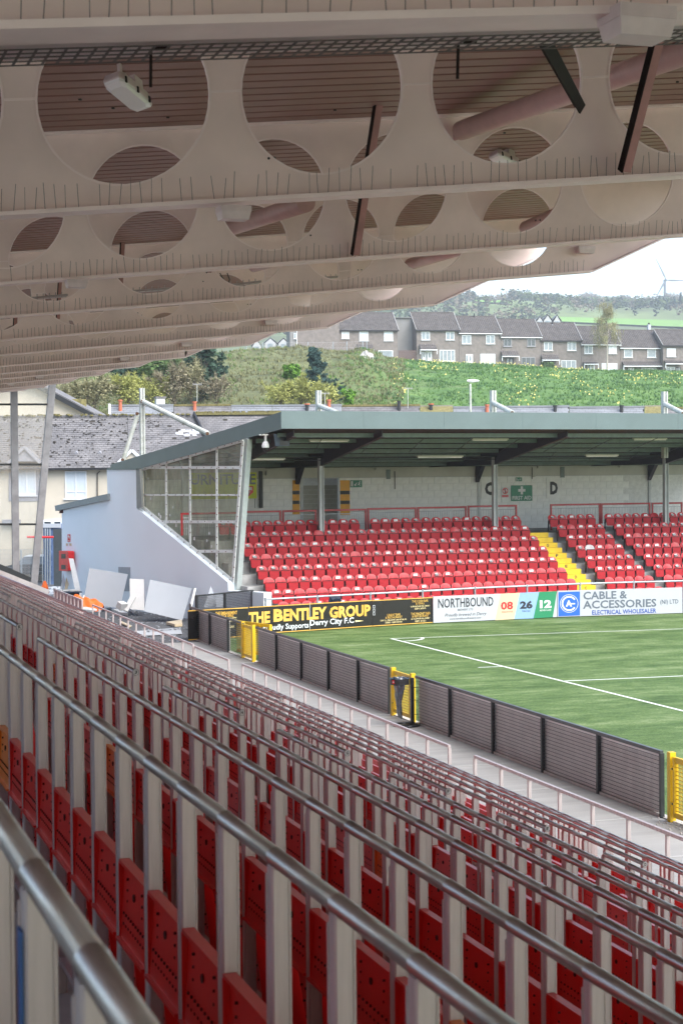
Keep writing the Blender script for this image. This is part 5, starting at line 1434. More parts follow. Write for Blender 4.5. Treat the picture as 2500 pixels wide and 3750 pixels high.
# ---------------------------------------------------------------- slated roofs
def slate_roof(t, eL, eR, rL, rR, w, h, nparts, m, name='slate', under=True, miss=.012):
    """courses of overlapping slates; the first nparts nearest the middle are separate"""
    ex = (eR - eL); n = (rR - eR).cross(ex).normalized()
    if n.z < 0: n = -n
    if under:
        mb = MB(); mb.prism([eL, eR, rR, rL], -n * .10); base = mb.build('roof_boarding', M['under'], t)
    else: base = t
    up = ((rL - eL) + (rR - eR)) / 2; nr = max(1, int(up.length / h)); cells = []
    for j in range(nr):
        a, b = eL.lerp(rL, j / nr), eR.lerp(rR, j / nr); L = (b - a).length; d = (b - a).normalized()
        s_ = -(w / 2 if j % 2 else 0) 
        while s_ < L:
            s0, s1 = max(0, s_), min(L, s_ + w)
            if s1 - s0 > w * .3 and R_.random() > miss: cells.append((a + d * s0, s1 - s0, d, j))
            s_ += w
    upn = up.normalized(); M_ = Matrix((ex.normalized(), upn, n)).transposed()
    def sm(mb, p, L):
        g_ = .006; q = [(g_, 0, .022), (L - g_, 0, .022), (L - g_, h * 1.06, .004), (g_, h * 1.06, .004)]
        vs = [p + M_ @ Vector(v) for v in q] + [p + M_ @ Vector((v[0], v[1], v[2] - .012)) for v in q]
        mb.add(vs, [(0, 1, 2, 3), (0, 4, 5, 1), (1, 5, 6, 2), (3, 7, 4, 0)])
    mid = (eL + eR + rL + rR) / 4; full = [c_ for c_ in cells if abs(c_[1] - w) < 1e-4]; full.sort(key=lambda c_: (c_[0] - mid).length)
    sel = set(id(c_) for c_ in full[:nparts])
    if nparts:
        one = MB(); sm(one, Vector((0, 0, 0)), w); me = one.mesh(name, m)
        org = ORG[base.name].translation
        for c_ in full[:nparts]:
            o = link(name, me, base, c_[0] - org + n * R_.uniform(0, .008)); 
    rest = MB()
    for c_ in cells:
        if id(c_) not in sel: sm(rest, c_[0] + n * R_.uniform(0, .008), c_[1])
    rest.build('slates', m, base, kind='stuff')
    return base
def window(t, P, x0, y0, x1, y1, cols=2, top=True, pane='blind', fr=.07, sill=True, m='upvc', split=None):
    """P maps photo coordinates to the wall plane; frame, glazing bars and glass"""
    a, b, c_, d = P(x0, y0), P(x1, y0), P(x1, y1), P(x0, y1)
    ux = (b - a); W_ = ux.length; ux.normalize(); H_ = a.z - d.z; o = Vector((d.x, d.y, d.z)); nrm = ux.cross(Zv)
    if nrm.dot(CAM - o) < 0: nrm = -nrm
    def q(x, z, k=.0): return o + ux * x + Zv * z + nrm * k
    mb = MB()
    def br(xa, za, xb, zb, w_, k=.05):
        if abs(xa - xb) < 1e-6: mb.bar(q(xa, za, k / 2), q(xb, zb, k / 2), w_, k, up=nrm)
        else: mb.bar(q(xa, za, k / 2), q(xb, zb, k / 2), k, w_, up=Zv)
    br(0, fr / 2, W_, fr / 2, fr); br(0, H_ - fr / 2, W_, H_ - fr / 2, fr); br(fr / 2, fr, fr / 2, H_ - fr, fr); br(W_ - fr / 2, fr, W_ - fr / 2, H_ - fr, fr)
    for i in range(1, cols): x = W_ * i / cols; br(x, fr, x, H_ - fr, fr * .9, .045)
    if split: br(fr, H_ * split, W_ - fr, H_ * split, fr * .8, .04)
    w_ = mb.build('window', M[m], t)
    for i in range(cols):
        xa, xb = fr / 2 + (W_ - fr) * i / cols, fr / 2 + (W_ - fr) * (i + 1) / cols
        mb = MB(); mb.quad(q(xa, fr / 2, .012), q(xb, fr / 2, .012), q(xb, H_ - fr / 2, .012), q(xa, H_ - fr / 2, .012)); mb.build('pane', M[pane] if not (i == 0 and pane == 'mix') else M['pane'], w_)
    if sill: mb = MB(); mb.bar(q(-.08, -.05, .06), q(W_ + .08, -.05, .06), .14, .07); mb.build('sill', M[m], w_)
    return w_
# ---------------------------------------------------------------- cream houses on the left
DA = 100.0
def PA(x, y): return ap(x, y, DA)
A = thing('cream_house', 'long cream rendered house with mossy slate roof behind the pale end wall', 'house', PA(200, 2100))
zE = PA(200, 1716).z; zR = ap(200, 1527, DA + 4.6).z; xL, xR = -700, 470
def pt(px, D, z): p = ap(px, 1750, D); p.z = z; return p
eL, eR, rL, rR = pt(-300, DA - .35, zE), pt(500, DA - .35, zE), pt(-300, DA + 4.6, zR), pt(500, DA + 4.6, zR)
mb = MB(); mb.prism([pt(-300, DA, -.06), pt(720, DA, -.06), pt(720, DA, zE + .02), pt(-300, DA, zE + .02)], FH_ * 9); mb.build('wall', M['creamr'], A)
eR2, rR2 = pt(470, DA - .35, zE), pt(470, DA + 4.6, zR)
slate_roof(A, eL, eR2, rL, rR2, .25, .235, 290, M['slate'])
mb = MB(); mb.bar(eL + Vector((0, 0, -.03)) - FH_ * .06, pt(700, DA - .41, zE - .03), .13, .12); mb.build('gutter', M['gutter'], A)
mb = MB(); p0, p1 = rL + Vector((0, 0, .04)), pt(700, DA + 4.6, zR + .04); mb.bar(p0, p1, .25, .12); mb.build('ridge_tiles', M['slate'], A)
mb = MB(); n = 220
for i in range(n):
    q = p0.lerp(p1, R_.random()); s_ = R_.uniform(.05, .13); mb.box(q + Vector((0, 0, R_.uniform(.02, .10))) - FH_ * R_.uniform(0, .2), (s_ * 1.6, s_, s_ * .8), rz=R_.random() * 3)
mb.build('ridge_moss', M['moss'], A, kind='stuff')
mb = MB()
for i in range(650):
    f1, f2 = R_.random(), R_.random() ** .8 * .95
    q = eL.lerp(pt(600, DA - .35, zE), f1).lerp(rL.lerp(pt(600, DA + 4.6, zR), f1), f2); s_ = R_.uniform(.03, .10)
    mb.box(q + Vector((0, 0, .05)), (s_ * 1.5, s_ * .8, s_ * .5), rz=R_.random() * 3)
mb.build('moss_tufts', M['under'], A, kind='stuff')
# second roof length, standing a little proud, to the right
B_ = thing('slate_roofed_house', 'mossy slate roofed house directly behind the stand gable', 'house', ap(700, 2100, DA - 1))
a1, a2, a3, a4 = pt(471, DA - .40, zE + .02), pt(1040, DA - .4, zE + .02), pt(471, DA + 4.6, zR + .02), pt(1040, DA + 4.6, zR + .02)
slate_roof(B_, a1, a2, a3, a4, .25, .235, 60, M['slate'])
mb = MB(); mb.prism([pt(722, DA + .02, -.06), pt(1040, DA + .02, -.06), pt(1040, DA + .02, zE), pt(722, DA + .02, zE)], FH_ * 8.9); mb.build('wall', M['creamr'], B_)
v0 = pt(712, DA + 4.4, zR + .12); v1 = pt(770, DA + 1.3, zR - 2.0); mb = MB(); mb.bar(v0, v1, .12, .26); mb.build('verge_board', M['gutter'], B_)
mb = MB(); q0, q1 = pt(712, DA + 4.5, zR + .10), pt(1040, DA + 4.5, zR + .10); mb.bar(q0, q1, .25, .14)
for i in range(100): q = q0.lerp(q1, R_.random()); s_ = R_.uniform(.05, .12); mb.box(q + Vector((0, 0, .1)), (s_ * 1.6, s_, s_), rz=R_.random() * 3)
mb.build('mossy_ridge', M['moss'], B_, kind='stuff')
# pale replaced slates
mb = MB(); n_ = (rL - eL).normalized()
for i in range(16):
    x, y = R_.uniform(640, 725), R_.uniform(1588, 1612)
    if (x - 634) * .33 + (1622 - y) < 12: continue
    f2 = (1716 - y) / (1716 - 1527); q = pt(x, lerp(DA - .4, DA + 4.6, f2) - .02, lerp(zE, zR, f2) + .06)
    mb.add([q, q + RH_ * .25, q + RH_ * .25 + n_ * .23, q + n_ * .23], [(0, 1, 2, 3)])
mb.build('replaced_slates', mat('new_slate', (.50, .51, .54), .6), B_, kind='stuff')
window(A, PA, *c5(114, 620), *c5(232, 806), cols=2, split=.78, pane='blind')
mb = MB(); s0, s1 = c5(58, 618), c5(290, 848)
for bx in ((58, 618, 114, 846), (232, 618, 290, 846), (114, 808, 232, 846)):
    a, b, c_, d = PA(*c5(bx[0], bx[1])), PA(*c5(bx[2], bx[1])), PA(*c5(bx[2], bx[3])), PA(*c5(bx[0], bx[3])); mb.prism([a, d, c_, b], -FH_ * .04)
mb.build('window_surround', M['greysur'], A)
window(A, PA, *c5(418, 652), *c5(556, 828), cols=2, split=.24, pane='blind')
mb = MB(); a = PA(*c5(640, 655)) - FH_ * .06; b = PA(*c5(623, 668)) - FH_ * .06; c_ = PA(*c5(623, 812)) - FH_ * .06; mb.tube([a, b, c_, Vector((c_.x, c_.y, 0))], .035, 6); mb.build('drain_pipe', M['gutter'], A)
def dormer(cx_, ytop, hw, yb, m_, label=None):
    # small pointed gable breaking the eaves
    a, b, t_ = PA(cx_ - hw, yb), PA(cx_ + hw, yb), PA(cx_, ytop)
    o = -FH_ * .5
    mb = MB(); mb.prism([a + o, b + o, t_ + o], FH_ * 3.2); mb.build('dormer_gable', m_, A)
    mb = MB()
    for p, q in ((a, t_), (b, t_)): mb.bar(p + o * 1.15 + (p - t_) * .12, q + o * 1.15 + Zv * .04, .10, .17, up=Zv)
    mb.build('barge_board', M['upvc'] if m_ is M['creamr'] else M['greysur'], A)
    mb = MB()
    for p in (a, b):
        p2 = p + (p - t_) * .15; mb.prism([p2 + o * 1.2, t_ + o * 1.2 + Zv * .02, t_ + FH_ * 3 + Zv * .02, p2 + FH_ * 1.5], Zv * .06)
    mb.build('dormer_roof', M['slate'], A)
dormer(97, 1640, 52, 1690, M['greysur']); dormer(488, 1652, 44, 1690, M['creamr'])
for x in (282, 368, 180):
    q = ap(x, 1670, DA + 1.0); mb = MB()
    f2 = (1716 - 1668) / (1716 - 1527); q = pt(x, lerp(DA, DA + 4.6, f2) - .1, lerp(zE, zR, f2) + .05)
    mb.tube([q - FH_ * .15, q + FH_ * .3 + Zv * .1], .11, 10); mb.build('roof_vent', M['greysur'], A)
    mb = MB()
    for z_ in (-.28, .34):
        for s_ in (-.4, -.1, .2): qq = q + RH_ * s_ + n_ * z_; mb.add([qq, qq + RH_ * .27, qq + RH_ * .27 + n_ * .23, qq + n_ * .23], [(0, 1, 2, 3)])
    mb.build('pale_slates', M['slate2'], A, kind='stuff')
# ground floor of the cream house
mb = MB(); a, b, c_, d = PA(*c5(276, 965)), PA(*c5(400, 955)), PA(*c5(400, 1010)), PA(*c5(276, 1010)); mb.prism([a, d, c_, b], -FH_ * .05); mb.build('white_fascia', M['upvc'], A)
for x0, x1 in ((282, 335), (346, 396)): window(A, lambda x, y: PA(x, y) - FH_ * .06, *c5(x0, 972), *c5(x1, 1100), cols=1, pane='dkpane', fr=.05, sill=False)
mb = MB(); a, b, c_, d = PA(*c5(25, 962)), PA(*c5(135, 962)), PA(*c5(135, 985)), PA(*c5(25, 985)); mb.prism([a, d, c_, b], -FH_ * .4); mb.build('porch_canopy', M['greysur'], A)
window(A, PA, *c5(-20, 660), *c5(2, 915), cols=1, pane='pane', sill=False)
# gable house behind
C_ = thing('gabled_house', 'cream gable end rising behind the mossy roof at the left', 'house', ap(100, 2000, 113))
def PC(x, y): return ap(x, y, 113)
apx, ape = PC(60, 1372), PC(345, 1524)
lft = PC(-230, 1524); lo = [Vector((ape.x, ape.y, 5)), Vector((lft.x, lft.y, 5))]
mb = MB(); mb.prism([lft, lo[1], lo[0], ape, apx], FH_ * 7); mb.build('wall', M['creamr'], C_)
mb = MB(); mb.bar(apx - FH_ * .25, ape - FH_ * .25 + (ape - apx) * .03, .5, .30); mb.bar(apx - FH_ * .25, lft - FH_ * .25, .5, .30); mb.build('verge', M['gutter'], C_)
mb = MB(); mb.prism([apx + Zv * .15 - FH_ * .2, ape + Zv * .15 - FH_ * .2, ape + Zv * .15 + FH_ * 7, apx + Zv * .15 + FH_ * 7], Zv * .1); mb.build('roof', M['slate'], C_)
mb = MB(); q = ap(286, 1487, 116); mb.box(q, (1.0, 1.0, .9)); mb.build('mossy_stack', M['moss'], C_)
# pale roofs along the lane behind the stand
D2 = 122.0
secs = [(410, 640, 1488, 'slate2'), (640, 850, 1487, 'slate'), (850, 1000, 1489, 'slate2'), (1000, 1255, 1488, 'slate2'), (1255, 1540, 1488.5, 'slate'), (1540, 1660, 1492, 'moss'), (1660, 2085, 1494, 'slate2'), (2085, 2360, 1494.5, 'slate2'), (2360, 2420, 1492, 'moss'), (2420, 2700, 1497, 'slate')]
words = ['pale slate roof with white verge left of the tall mast', 'mossy slate roof right of the tall mast', 'light slate roof just left of the stand roof corner', 'light slate roof by the second mast', 'grey slate roof between the two clay chimney pots', 'short mossy roof left of the lamp post', 'long pale slate roof right of the lamp post', 'pale slate roof with a single dark pot', 'short mossy roof left of the rightmost mast', 'grey slate roof at the right edge']
for (x0, x1, y, mm), lb in zip(secs, words):
    t = thing('lane_house', lb, 'house', ap(x0, 1600, D2), 0, 'slate roofs of the lane behind the stand')
    z = ap(x0, y, D2).z; a, b = pt(x0, D2, z), pt(x1 - 1, D2, z); z2 = z - 2.4; c_, d = pt(x1 - 1, D2 - 3.8, z2), pt(x0, D2 - 3.8, z2)
    if mm != 'moss': slate_roof(t, d, c_, a, b, .45, .3, 20, M[mm], miss=0)
    else: mb = MB(); mb.prism([d, c_, b, a], Zv * .15); mb.build('roof', M['moss'], t)
    mb = MB(); mb.prism([Vector((d.x, d.y, -.06)), Vector((c_.x, c_.y, -.06)), Vector((c_.x, c_.y, z2 - .1)), Vector((d.x, d.y, z2 - .1))], FH_ * 7); mb.build('wall', M['creamr'], t)
    mb = MB(); mb.bar(a + Zv * .05, b + Zv * .05, .25, .14); mb.build('ridge_tiles', M['moss'] if mm == 'slate' else M['slate2'], t)
    if x0 == 410: mb = MB(); mb.bar(a + Zv * .08 - RH_ * .1, d + Zv * .08 - RH_ * .1, .16, .22); mb.build('verge_board', M['upvc'], t)
def chimney(px, py, kind_, lb, D=121.5):
    q = ap(px, py, D); t = thing('chimney_pot', lb, 'chimney', Vector((q.x, q.y, q.z - .5)), 0, 'chimney pots behind the stand')
    h0 = q.z - .95
    mb = MB(); mb.box(Vector((q.x, q.y, h0 - .3)), (.7, .5, .6)); mb.build('stack', M['slate'], t)
    mb = MB(); m_ = M['pot'] if kind_ == 'clay' else M['gutter']
    mb.tube([Vector((q.x, q.y, h0)), Vector((q.x, q.y, q.z - .12)), Vector((q.x, q.y, q.z - .11)), Vector((q.x, q.y, q.z))], [.13, .12, .16, .16], 12); mb.build('pot', m_, t)
    if kind_ == 'plant' or kind_ == 'rim': mb = MB(); mb.tube([Vector((q.x, q.y, q.z - .02)), Vector((q.x, q.y, q.z + .06))], .21, 12); mb.build('pot_rim', M['pot'] if kind_ == 'rim' else M['leaf'], t)
for a in ((441, 1464, 'clay', 'clay chimney pot left of the tall mast'), (713, 1470, 'clay', 'clay chimney pot beyond the raking mast strut'), (1124, 1481, 'rim', 'dark pot with orange rim left of the second mast'), (1204, 1463, 'clay', 'clay pot right of the second mast'),
          (1460, 1467, 'plant', 'black pot with a plant growing in it'), (1577, 1481, 'rim', 'dark pot with orange rim near the roof middle'), (1782, 1481, 'clay', 'small clay pot left of the third mast'), (2031, 1484, 'black', 'small black pot right of the third mast'), (2274, 1484, 'black', 'small black pot farther right')): chimney(*a)
q = ap(586, 1458, 123); t = thing('white_chimney', 'white painted chimney between the mast and the bare trees', 'chimney', q - Zv * 2); mb = MB(); mb.box(q - Zv * 1.2, (.6, .6, 2.4)); mb.build('stack', M['white'], t); mb = MB(); mb.box(q + Zv * .04, (.75, .75, .12)); mb.build('cap', M['slate'], t)
# roof masts of the stand
def mast(px, ytop, D, zb, lb, strut_=None, w_=.27):
    q = ap(px, ytop, D); t = thing('roof_mast', lb, 'mast', Vector((q.x, q.y, zb)), 0, 'white masts standing on the stand roof')
    mb = MB(); mb.box(Vector((q.x, q.y, (zb + q.z) / 2)), (w_ * .55, w_ * .8, q.z - zb), rz=PHI); mb.box(Vector((q.x, q.y, (zb + q.z) / 2)) + RH_ * w_ * .33, (w_ * .25, w_, q.z - zb), rz=PHI); mb.build('mast_column', M['dirtywhite'], t)
    for (a, b, Da, Db, r) in strut_ or []:
        A_, Bq = ap(*a, Da), ap(*b, Db); mb = MB(); mb.tube([A_, Bq], r, 10); s_ = mb.build('tie_strut', M['dirtywhite'], t)
        for e in (A_, Bq): mb = MB(); mb.tube([e - RH_ * .02 - FH_ * .12, e - RH_ * .02 + FH_ * .12], .075, 8); mb.build('pin', M['rust'], s_)
    return t
mast(518, 1421, 78.5, 6.3, 'tall mossy white mast on the gable edge, leftmost of the four', [((524, 1470), (762, 1588), 78.4, 74.0, .11), ((505, 1515), (452, 1684), 78.4, 78.4, .10)])
mast(1163, 1430, 77, 6.6, 'white mast above the seats, second from left', [((1168, 1486), (1235, 1512), 76.8, 73.5, .11)])
mast(1801, 1430, 77.5, 6.6, 'white mast right of the lamp post, third from left', [((1806, 1476), (1875, 1512), 77.3, 74, .11)])
mast(2428, 1434, 78, 6.6, 'white mast near the right edge, rightmost of the four', [((2433, 1480), (2500, 1515), 77.8, 74.5, .11)])
# lamp post and aerials
q = ap(1721, 1395, 119); t = thing('lamp_post', 'slim pale lamp post with flat head above the lane roofs', 'lamp post', Vector((q.x, q.y, 0)))
mb = MB(); mb.tube([Vector((q.x, q.y, 0)), Vector((q.x, q.y, q.z - .2))], [.09, .075], 8); mb.build('pole', M['galv'] if 0 else M['dirtywhite'], t)
mb = MB(); mb.tube([q - RH_ * .22, q + RH_ * .1, q + RH_ * .55, q + RH_ * .62], [.08, .13, .06, .02], 8); mb.build('lamp_head', M['white'], t)
def aerial(px, ytop, ybot, D, lb):
    q, b = ap(px, ytop, D), ap(px, ybot, D); t = thing('tv_aerial', lb, 'aerial', b, 0, 'television aerials above the lane')
    mb = MB(); mb.tube([b, q], .025, 5); mb.build('pole', M['dirtywhite'], t)
    mb = MB(); mb.bar(q - RH_ * .3, q + RH_ * .35, .03, .03)
    for i in range(7): p = q + RH_ * (-.3 + .1 * i); mb.bar(p - Zv * .1, p + Zv * .1, .012, .012, up=FH_)
    mb.build('antenna', M['wire'], t)
aerial(1493, 1422, 1495, 120, 'aerial with small box among the daffodils'); aerial(1189, 1440, 1495, 120, 'aerial right of the second mast'); aerial(722, 1407, 1470, 121, 'aerial in front of the bare trees')

# ================================================================ HILL WITH DAFFODILS, TERRACE ABOVE
TOPY = [(-400, 1420), (250, 1400), (500, 1345), (765, 1312), (1000, 1304), (1250, 1306), (1330, 1303), (1420, 1322), (1560, 1336), (1800, 1343), (2130, 1362), (2500, 1371), (2900, 1375)]
def topy(x):
    for (a, b), (c_, d) in zip(TOPY, TOPY[1:]):
        if x <= c_: return lerp(b, d, max(0, (x - a) / (c_ - a)))
    return TOPY[-1][1]
from mathutils import noise as _ns
def bank_z(px, D):
    f = (D - 126) / (252 - 126); zt = 6 + (1728 - .009 * (px - 0) - topy(px)) / F_PX * 252
    f = max(0, min(1, f)); zb = 7.0
    prof = math.sin(f * pi / 2) ** .9
    rough = (1.0 if px < 1400 else .25)
    q = ap(px, 1500, D)
    nz = _ns.noise(Vector((q.x * .09, q.y * .09, 0))) * 1.3 + _ns.noise(Vector((q.x * .3, q.y * .3, 4))) * .5
    return lerp(zb, zt, prof) + nz * rough * math.sin(min(1, f * 1.02) * pi) * 1.3 + (_ns.noise(Vector((q.x * .5, q.y * .5, 1))) * .10)
def bank_pt(px, D): p = ap(px, 1500, D); p.z = bank_z(px, D); return p
mb = MB(); NX, NY = 150, 70
for j in range(NY + 1):
    for i in range(NX + 1): mb.v.append(bank_pt(lerp(-600, 3100, i / NX), lerp(126, 256, j / NY)))
for j in range(NY):
    for i in range(NX): k = j * (NX + 1) + i; mb.f.append((k, k + 1, k + NX + 2, k + NX + 1))
def mat_bank():
    m = bpy.data.materials.new('bank_grass'); m.use_nodes = True; n = m.node_tree; b = n.nodes['Principled BSDF']; b.inputs['Roughness'].default_value = .9
    tc = n.nodes.new('ShaderNodeTexCoord')
    def nz(s_, d, r=.6): z = n.nodes.new('ShaderNodeTexNoise'); z.inputs['Scale'].default_value = s_; z.inputs['Detail'].default_value = d; z.inputs['Roughness'].default_value = r; n.links.new(tc.outputs['Object'], z.inputs['Vector']); return z.outputs[0]
    g_ = n.nodes.new('ShaderNodeValToRGB'); e = g_.color_ramp.elements; e[0].position = .32; e[0].color = (.04, .10, .02, 1); e[1].position = .70; e[1].color = (.145, .235, .055, 1); q = e.new(.5); q.color = (.08, .165, .033, 1)
    n.links.new(nz(.55, 9, .68), g_.inputs[0])
    t_ = n.nodes.new('ShaderNodeValToRGB'); e = t_.color_ramp.elements; e[0].position = .3; e[0].color = (.07, .075, .03, 1); e[1].position = .72; e[1].color = (.165, .185, .075, 1)
    n.links.new(nz(.7, 9, .7), t_.inputs[0])
    sep = n.nodes.new('ShaderNodeSeparateXYZ'); n.links.new(tc.outputs['Object'], sep.inputs[0])
    # scrubby dead grass covers the western part of the bank: distance from the line y = 1.63 x
    ma = n.nodes.new('ShaderNodeMath'); ma.operation = 'MULTIPLY_ADD'; ma.inputs[1].default_value = -2.55; n.links.new(sep.outputs[0], ma.inputs[0]); n.links.new(sep.outputs[1], ma.inputs[2])
    na = n.nodes.new('ShaderNodeMath'); na.operation = 'MULTIPLY_ADD'; na.inputs[1].default_value = 90; n.links.new(nz(.12, 5, .6), na.inputs[0]); n.links.new(ma.outputs[0], na.inputs[2])
    mr = n.nodes.new('ShaderNodeMapRange'); mr.inputs[1].default_value = 45; mr.inputs[2].default_value = 75; n.links.new(na.outputs[0], mr.inputs[0])
    mx = n.nodes.new('ShaderNodeMix'); mx.data_type = 'RGBA'; n.links.new(mr.outputs[0], mx.inputs[0]); n.links.new(g_.outputs[0], mx.inputs[6]); n.links.new(t_.outputs[0], mx.inputs[7])
    n.links.new(mx.outputs[2], b.inputs['Base Color'])
    bp = n.nodes.new('ShaderNodeBump'); bp.inputs['Strength'].default_value = .8; bp.inputs['Distance'].default_value = .4; n.links.new(nz(2.2, 5, .7), bp.inputs['Height']); n.links.new(bp.outputs[0], b.inputs['Normal'])
    return m
M['bank'] = mat_bank()
bank = struct(mb, 'grassy_bank', M['bank'], smooth=True)
# grass clumps and tussocks
def tufts(name, n, xr, dr, size, m, label, cat, blades=5, dens=None):
    mb = MB(); 
    for i in range(n):
        px, D = R_.uniform(*xr), R_.uniform(*dr)
        if dens and not dens(px, D): continue
        p = bank_pt(px, D); s_ = size * R_.uniform(.5, 1.5)
        for b in range(blades):
            a = R_.random() * 6.28; d = Vector((math.cos(a), math.sin(a), 0)); q = p + d * s_ * R_.uniform(0, .5); w_ = Vector((-d.y, d.x, 0)) * s_ * .16
            tip = q + Zv * s_ * R_.uniform(.6, 1.1) + d * s_ * R_.uniform(.1, .6)
            mb.add([q - w_, q + w_, tip], [(0, 1, 2)])
    return tag(mb.build(name, m, kind='stuff'), label, cat)
tufts('grass_tufts', 14000, (1300, 2750), (128, 254), .20, mat('tuft_green', (.085, .175, .035), .85, var=.4, scale=.5), 'rough green grass tufts over the right part of the bank', 'grass')
tufts('daffodil_leaves', 6500, (1330, 2750), (130, 252), .24, mat('daffodil_leaf', (.065, .145, .05), .8, var=.3, scale=.5), 'blue green leaf clumps of daffodils on the bank', 'leaves', blades=6, dens=lambda x, D: _ns.noise(Vector((x * .012, D * .09, 3))) > -.05)
tufts('dead_grass', 13000, (200, 1480), (128, 254), .30, mat('dead_grass', (.17, .17, .075), .9, var=.35, scale=.4), 'long dead tan grass on the left part of the bank', 'grass')
tufts('green_scrub', 9000, (200, 1500), (128, 254), .26, mat('scrub_green', (.09, .17, .03), .9, var=.35, scale=.4), 'low green scrub among the dead grass', 'scrub', dens=lambda x, D: _ns.noise(Vector((x * .008, D * .05, 9))) > 0)
mb = MB()
for i in range(3000):
    px, D = R_.uniform(1440, 2700), R_.uniform(130, 253)
    v = _ns.noise(Vector((px * .006, D * .045, 7))) + .35 * _ns.noise(Vector((px * .03, D * .2, 1)))
    if 1530 < px < 1960 and D > 200: v += .28
    if v < .16: continue
    p = bank_pt(px, D) + Zv * R_.uniform(.22, .42); s_ = R_.uniform(.045, .085); n_1 = (CAM - p).normalized() + Vector((R_.gauss(0, .5), R_.gauss(0, .5), R_.gauss(0, .3))); n_1.normalize()
    a = n_1.cross(Zv).normalized(); b = n_1.cross(a)
    mb.add([p + (a * math.cos(t_) + b * math.sin(t_)) * s_ for t_ in (0, 1.05, 2.09, 3.14, 4.19, 5.24)], [(0, 1, 2, 3, 4, 5)])
tag(mb.build('daffodils', mat('daffodil_petals', (.75, .60, .05), .6, var=.15, scale=3, col2=(.78, .72, .34)), kind='stuff'), 'yellow daffodil flowers scattered over the green bank', 'daffodils')
mb = MB(); q = bank_pt(1345, (lambda: 196)()) + Zv * .2
for j in range(9):
    for i in range(14):
        a, b = 2 * pi * i / 14, pi * j / 8; r = 1 + .45 * _ns.noise(Vector((math.cos(a) * 1.7, math.sin(a) * 1.7, b * 1.6)))
        mb.v.append(q + Vector((math.cos(a) * math.sin(b) * 1.1 * r, math.sin(a) * math.sin(b) * .7 * r, math.cos(b) * 1.0 * r)))
for j in range(8):
    for i in range(14): mb.f.append((j * 14 + i, j * 14 + (i + 1) % 14, (j + 1) * 14 + (i + 1) % 14, (j + 1) * 14 + i))
tag(mb.build('rock_outcrop', mat('pale_rock', (.40, .38, .36), .9, var=.2, bump=.5, bscale=4), org=q), 'pale bare rock showing through the tan grass of the bank', 'rock')
# hill plateau under the houses
mb = MB()
for j, D in enumerate((255.5, 262, 300, 420)):
    for i in range(31):
        px = lerp(-800, 3300, i / 30); p = ap(px, 1500, D); zt = 6 + (1728 - topy(px)) / F_PX * 252 + (-.05 if j == 0 else 0); p.z = zt - (.0 if j < 3 else 9); mb.v.append(p)
for j in range(3):
    for i in range(30): k = j * 31 + i; mb.f.append((k, k + 1, k + 32, k + 31))
struct(mb, 'hilltop', M['bank'], smooth=True)

# ---------------------------------------------------------------- terrace of brick houses
HR = (RH_ * math.cos(math.radians(12)) + FH_ * math.sin(math.radians(12))).normalized(); HD = Vector((-HR.y, HR.x, 0))
H0 = ap(1700, 1300, 268)
def PT(x, y, off=0.0): return at(*c4_(x, y), plane=(H0 - HD * off, HD))
def roof_tiles(t, eL, eR, rL, rR, m=None):
    ex = eR - eL; up = ((rL - eL) + (rR - eR)) / 2; n = ex.cross(up).normalized()
    if n.z < 0: n = -n
    mb = MB(); nr = max(3, int(up.length / .33)); nc = max(3, int(ex.length / .30))
    prof = [(0, 0), (.35, .055), (.7, .0), (1.0, -.01)]
    xs_ = [(i + p) / nc for i in range(nc) for p, _ in prof[:3]] + [1.0]; hs = [h for i in range(nc) for _, h in prof[:3]] + [0]
    for j in range(nr):
        for f, lift in ((j / nr, .045), ((j + 1) / nr, 0)):
            for x_, h in zip(xs_, hs): mb.v.append(eL.lerp(eR, x_).lerp(rL.lerp(rR, x_), f) + n * (h + lift))
    W_ = len(xs_)
    for j in range(2 * nr - 1):
        for i in range(W_ - 1): k = j * W_ + i; mb.f.append((k, k + 1, k + W_ + 1, k + W_))
    mb.prism([eL - n * .02, eR - n * .02, rR - n * .02, rL - n * .02], -n * .12)
    return mb.build('roof', m or M['tile'], t)
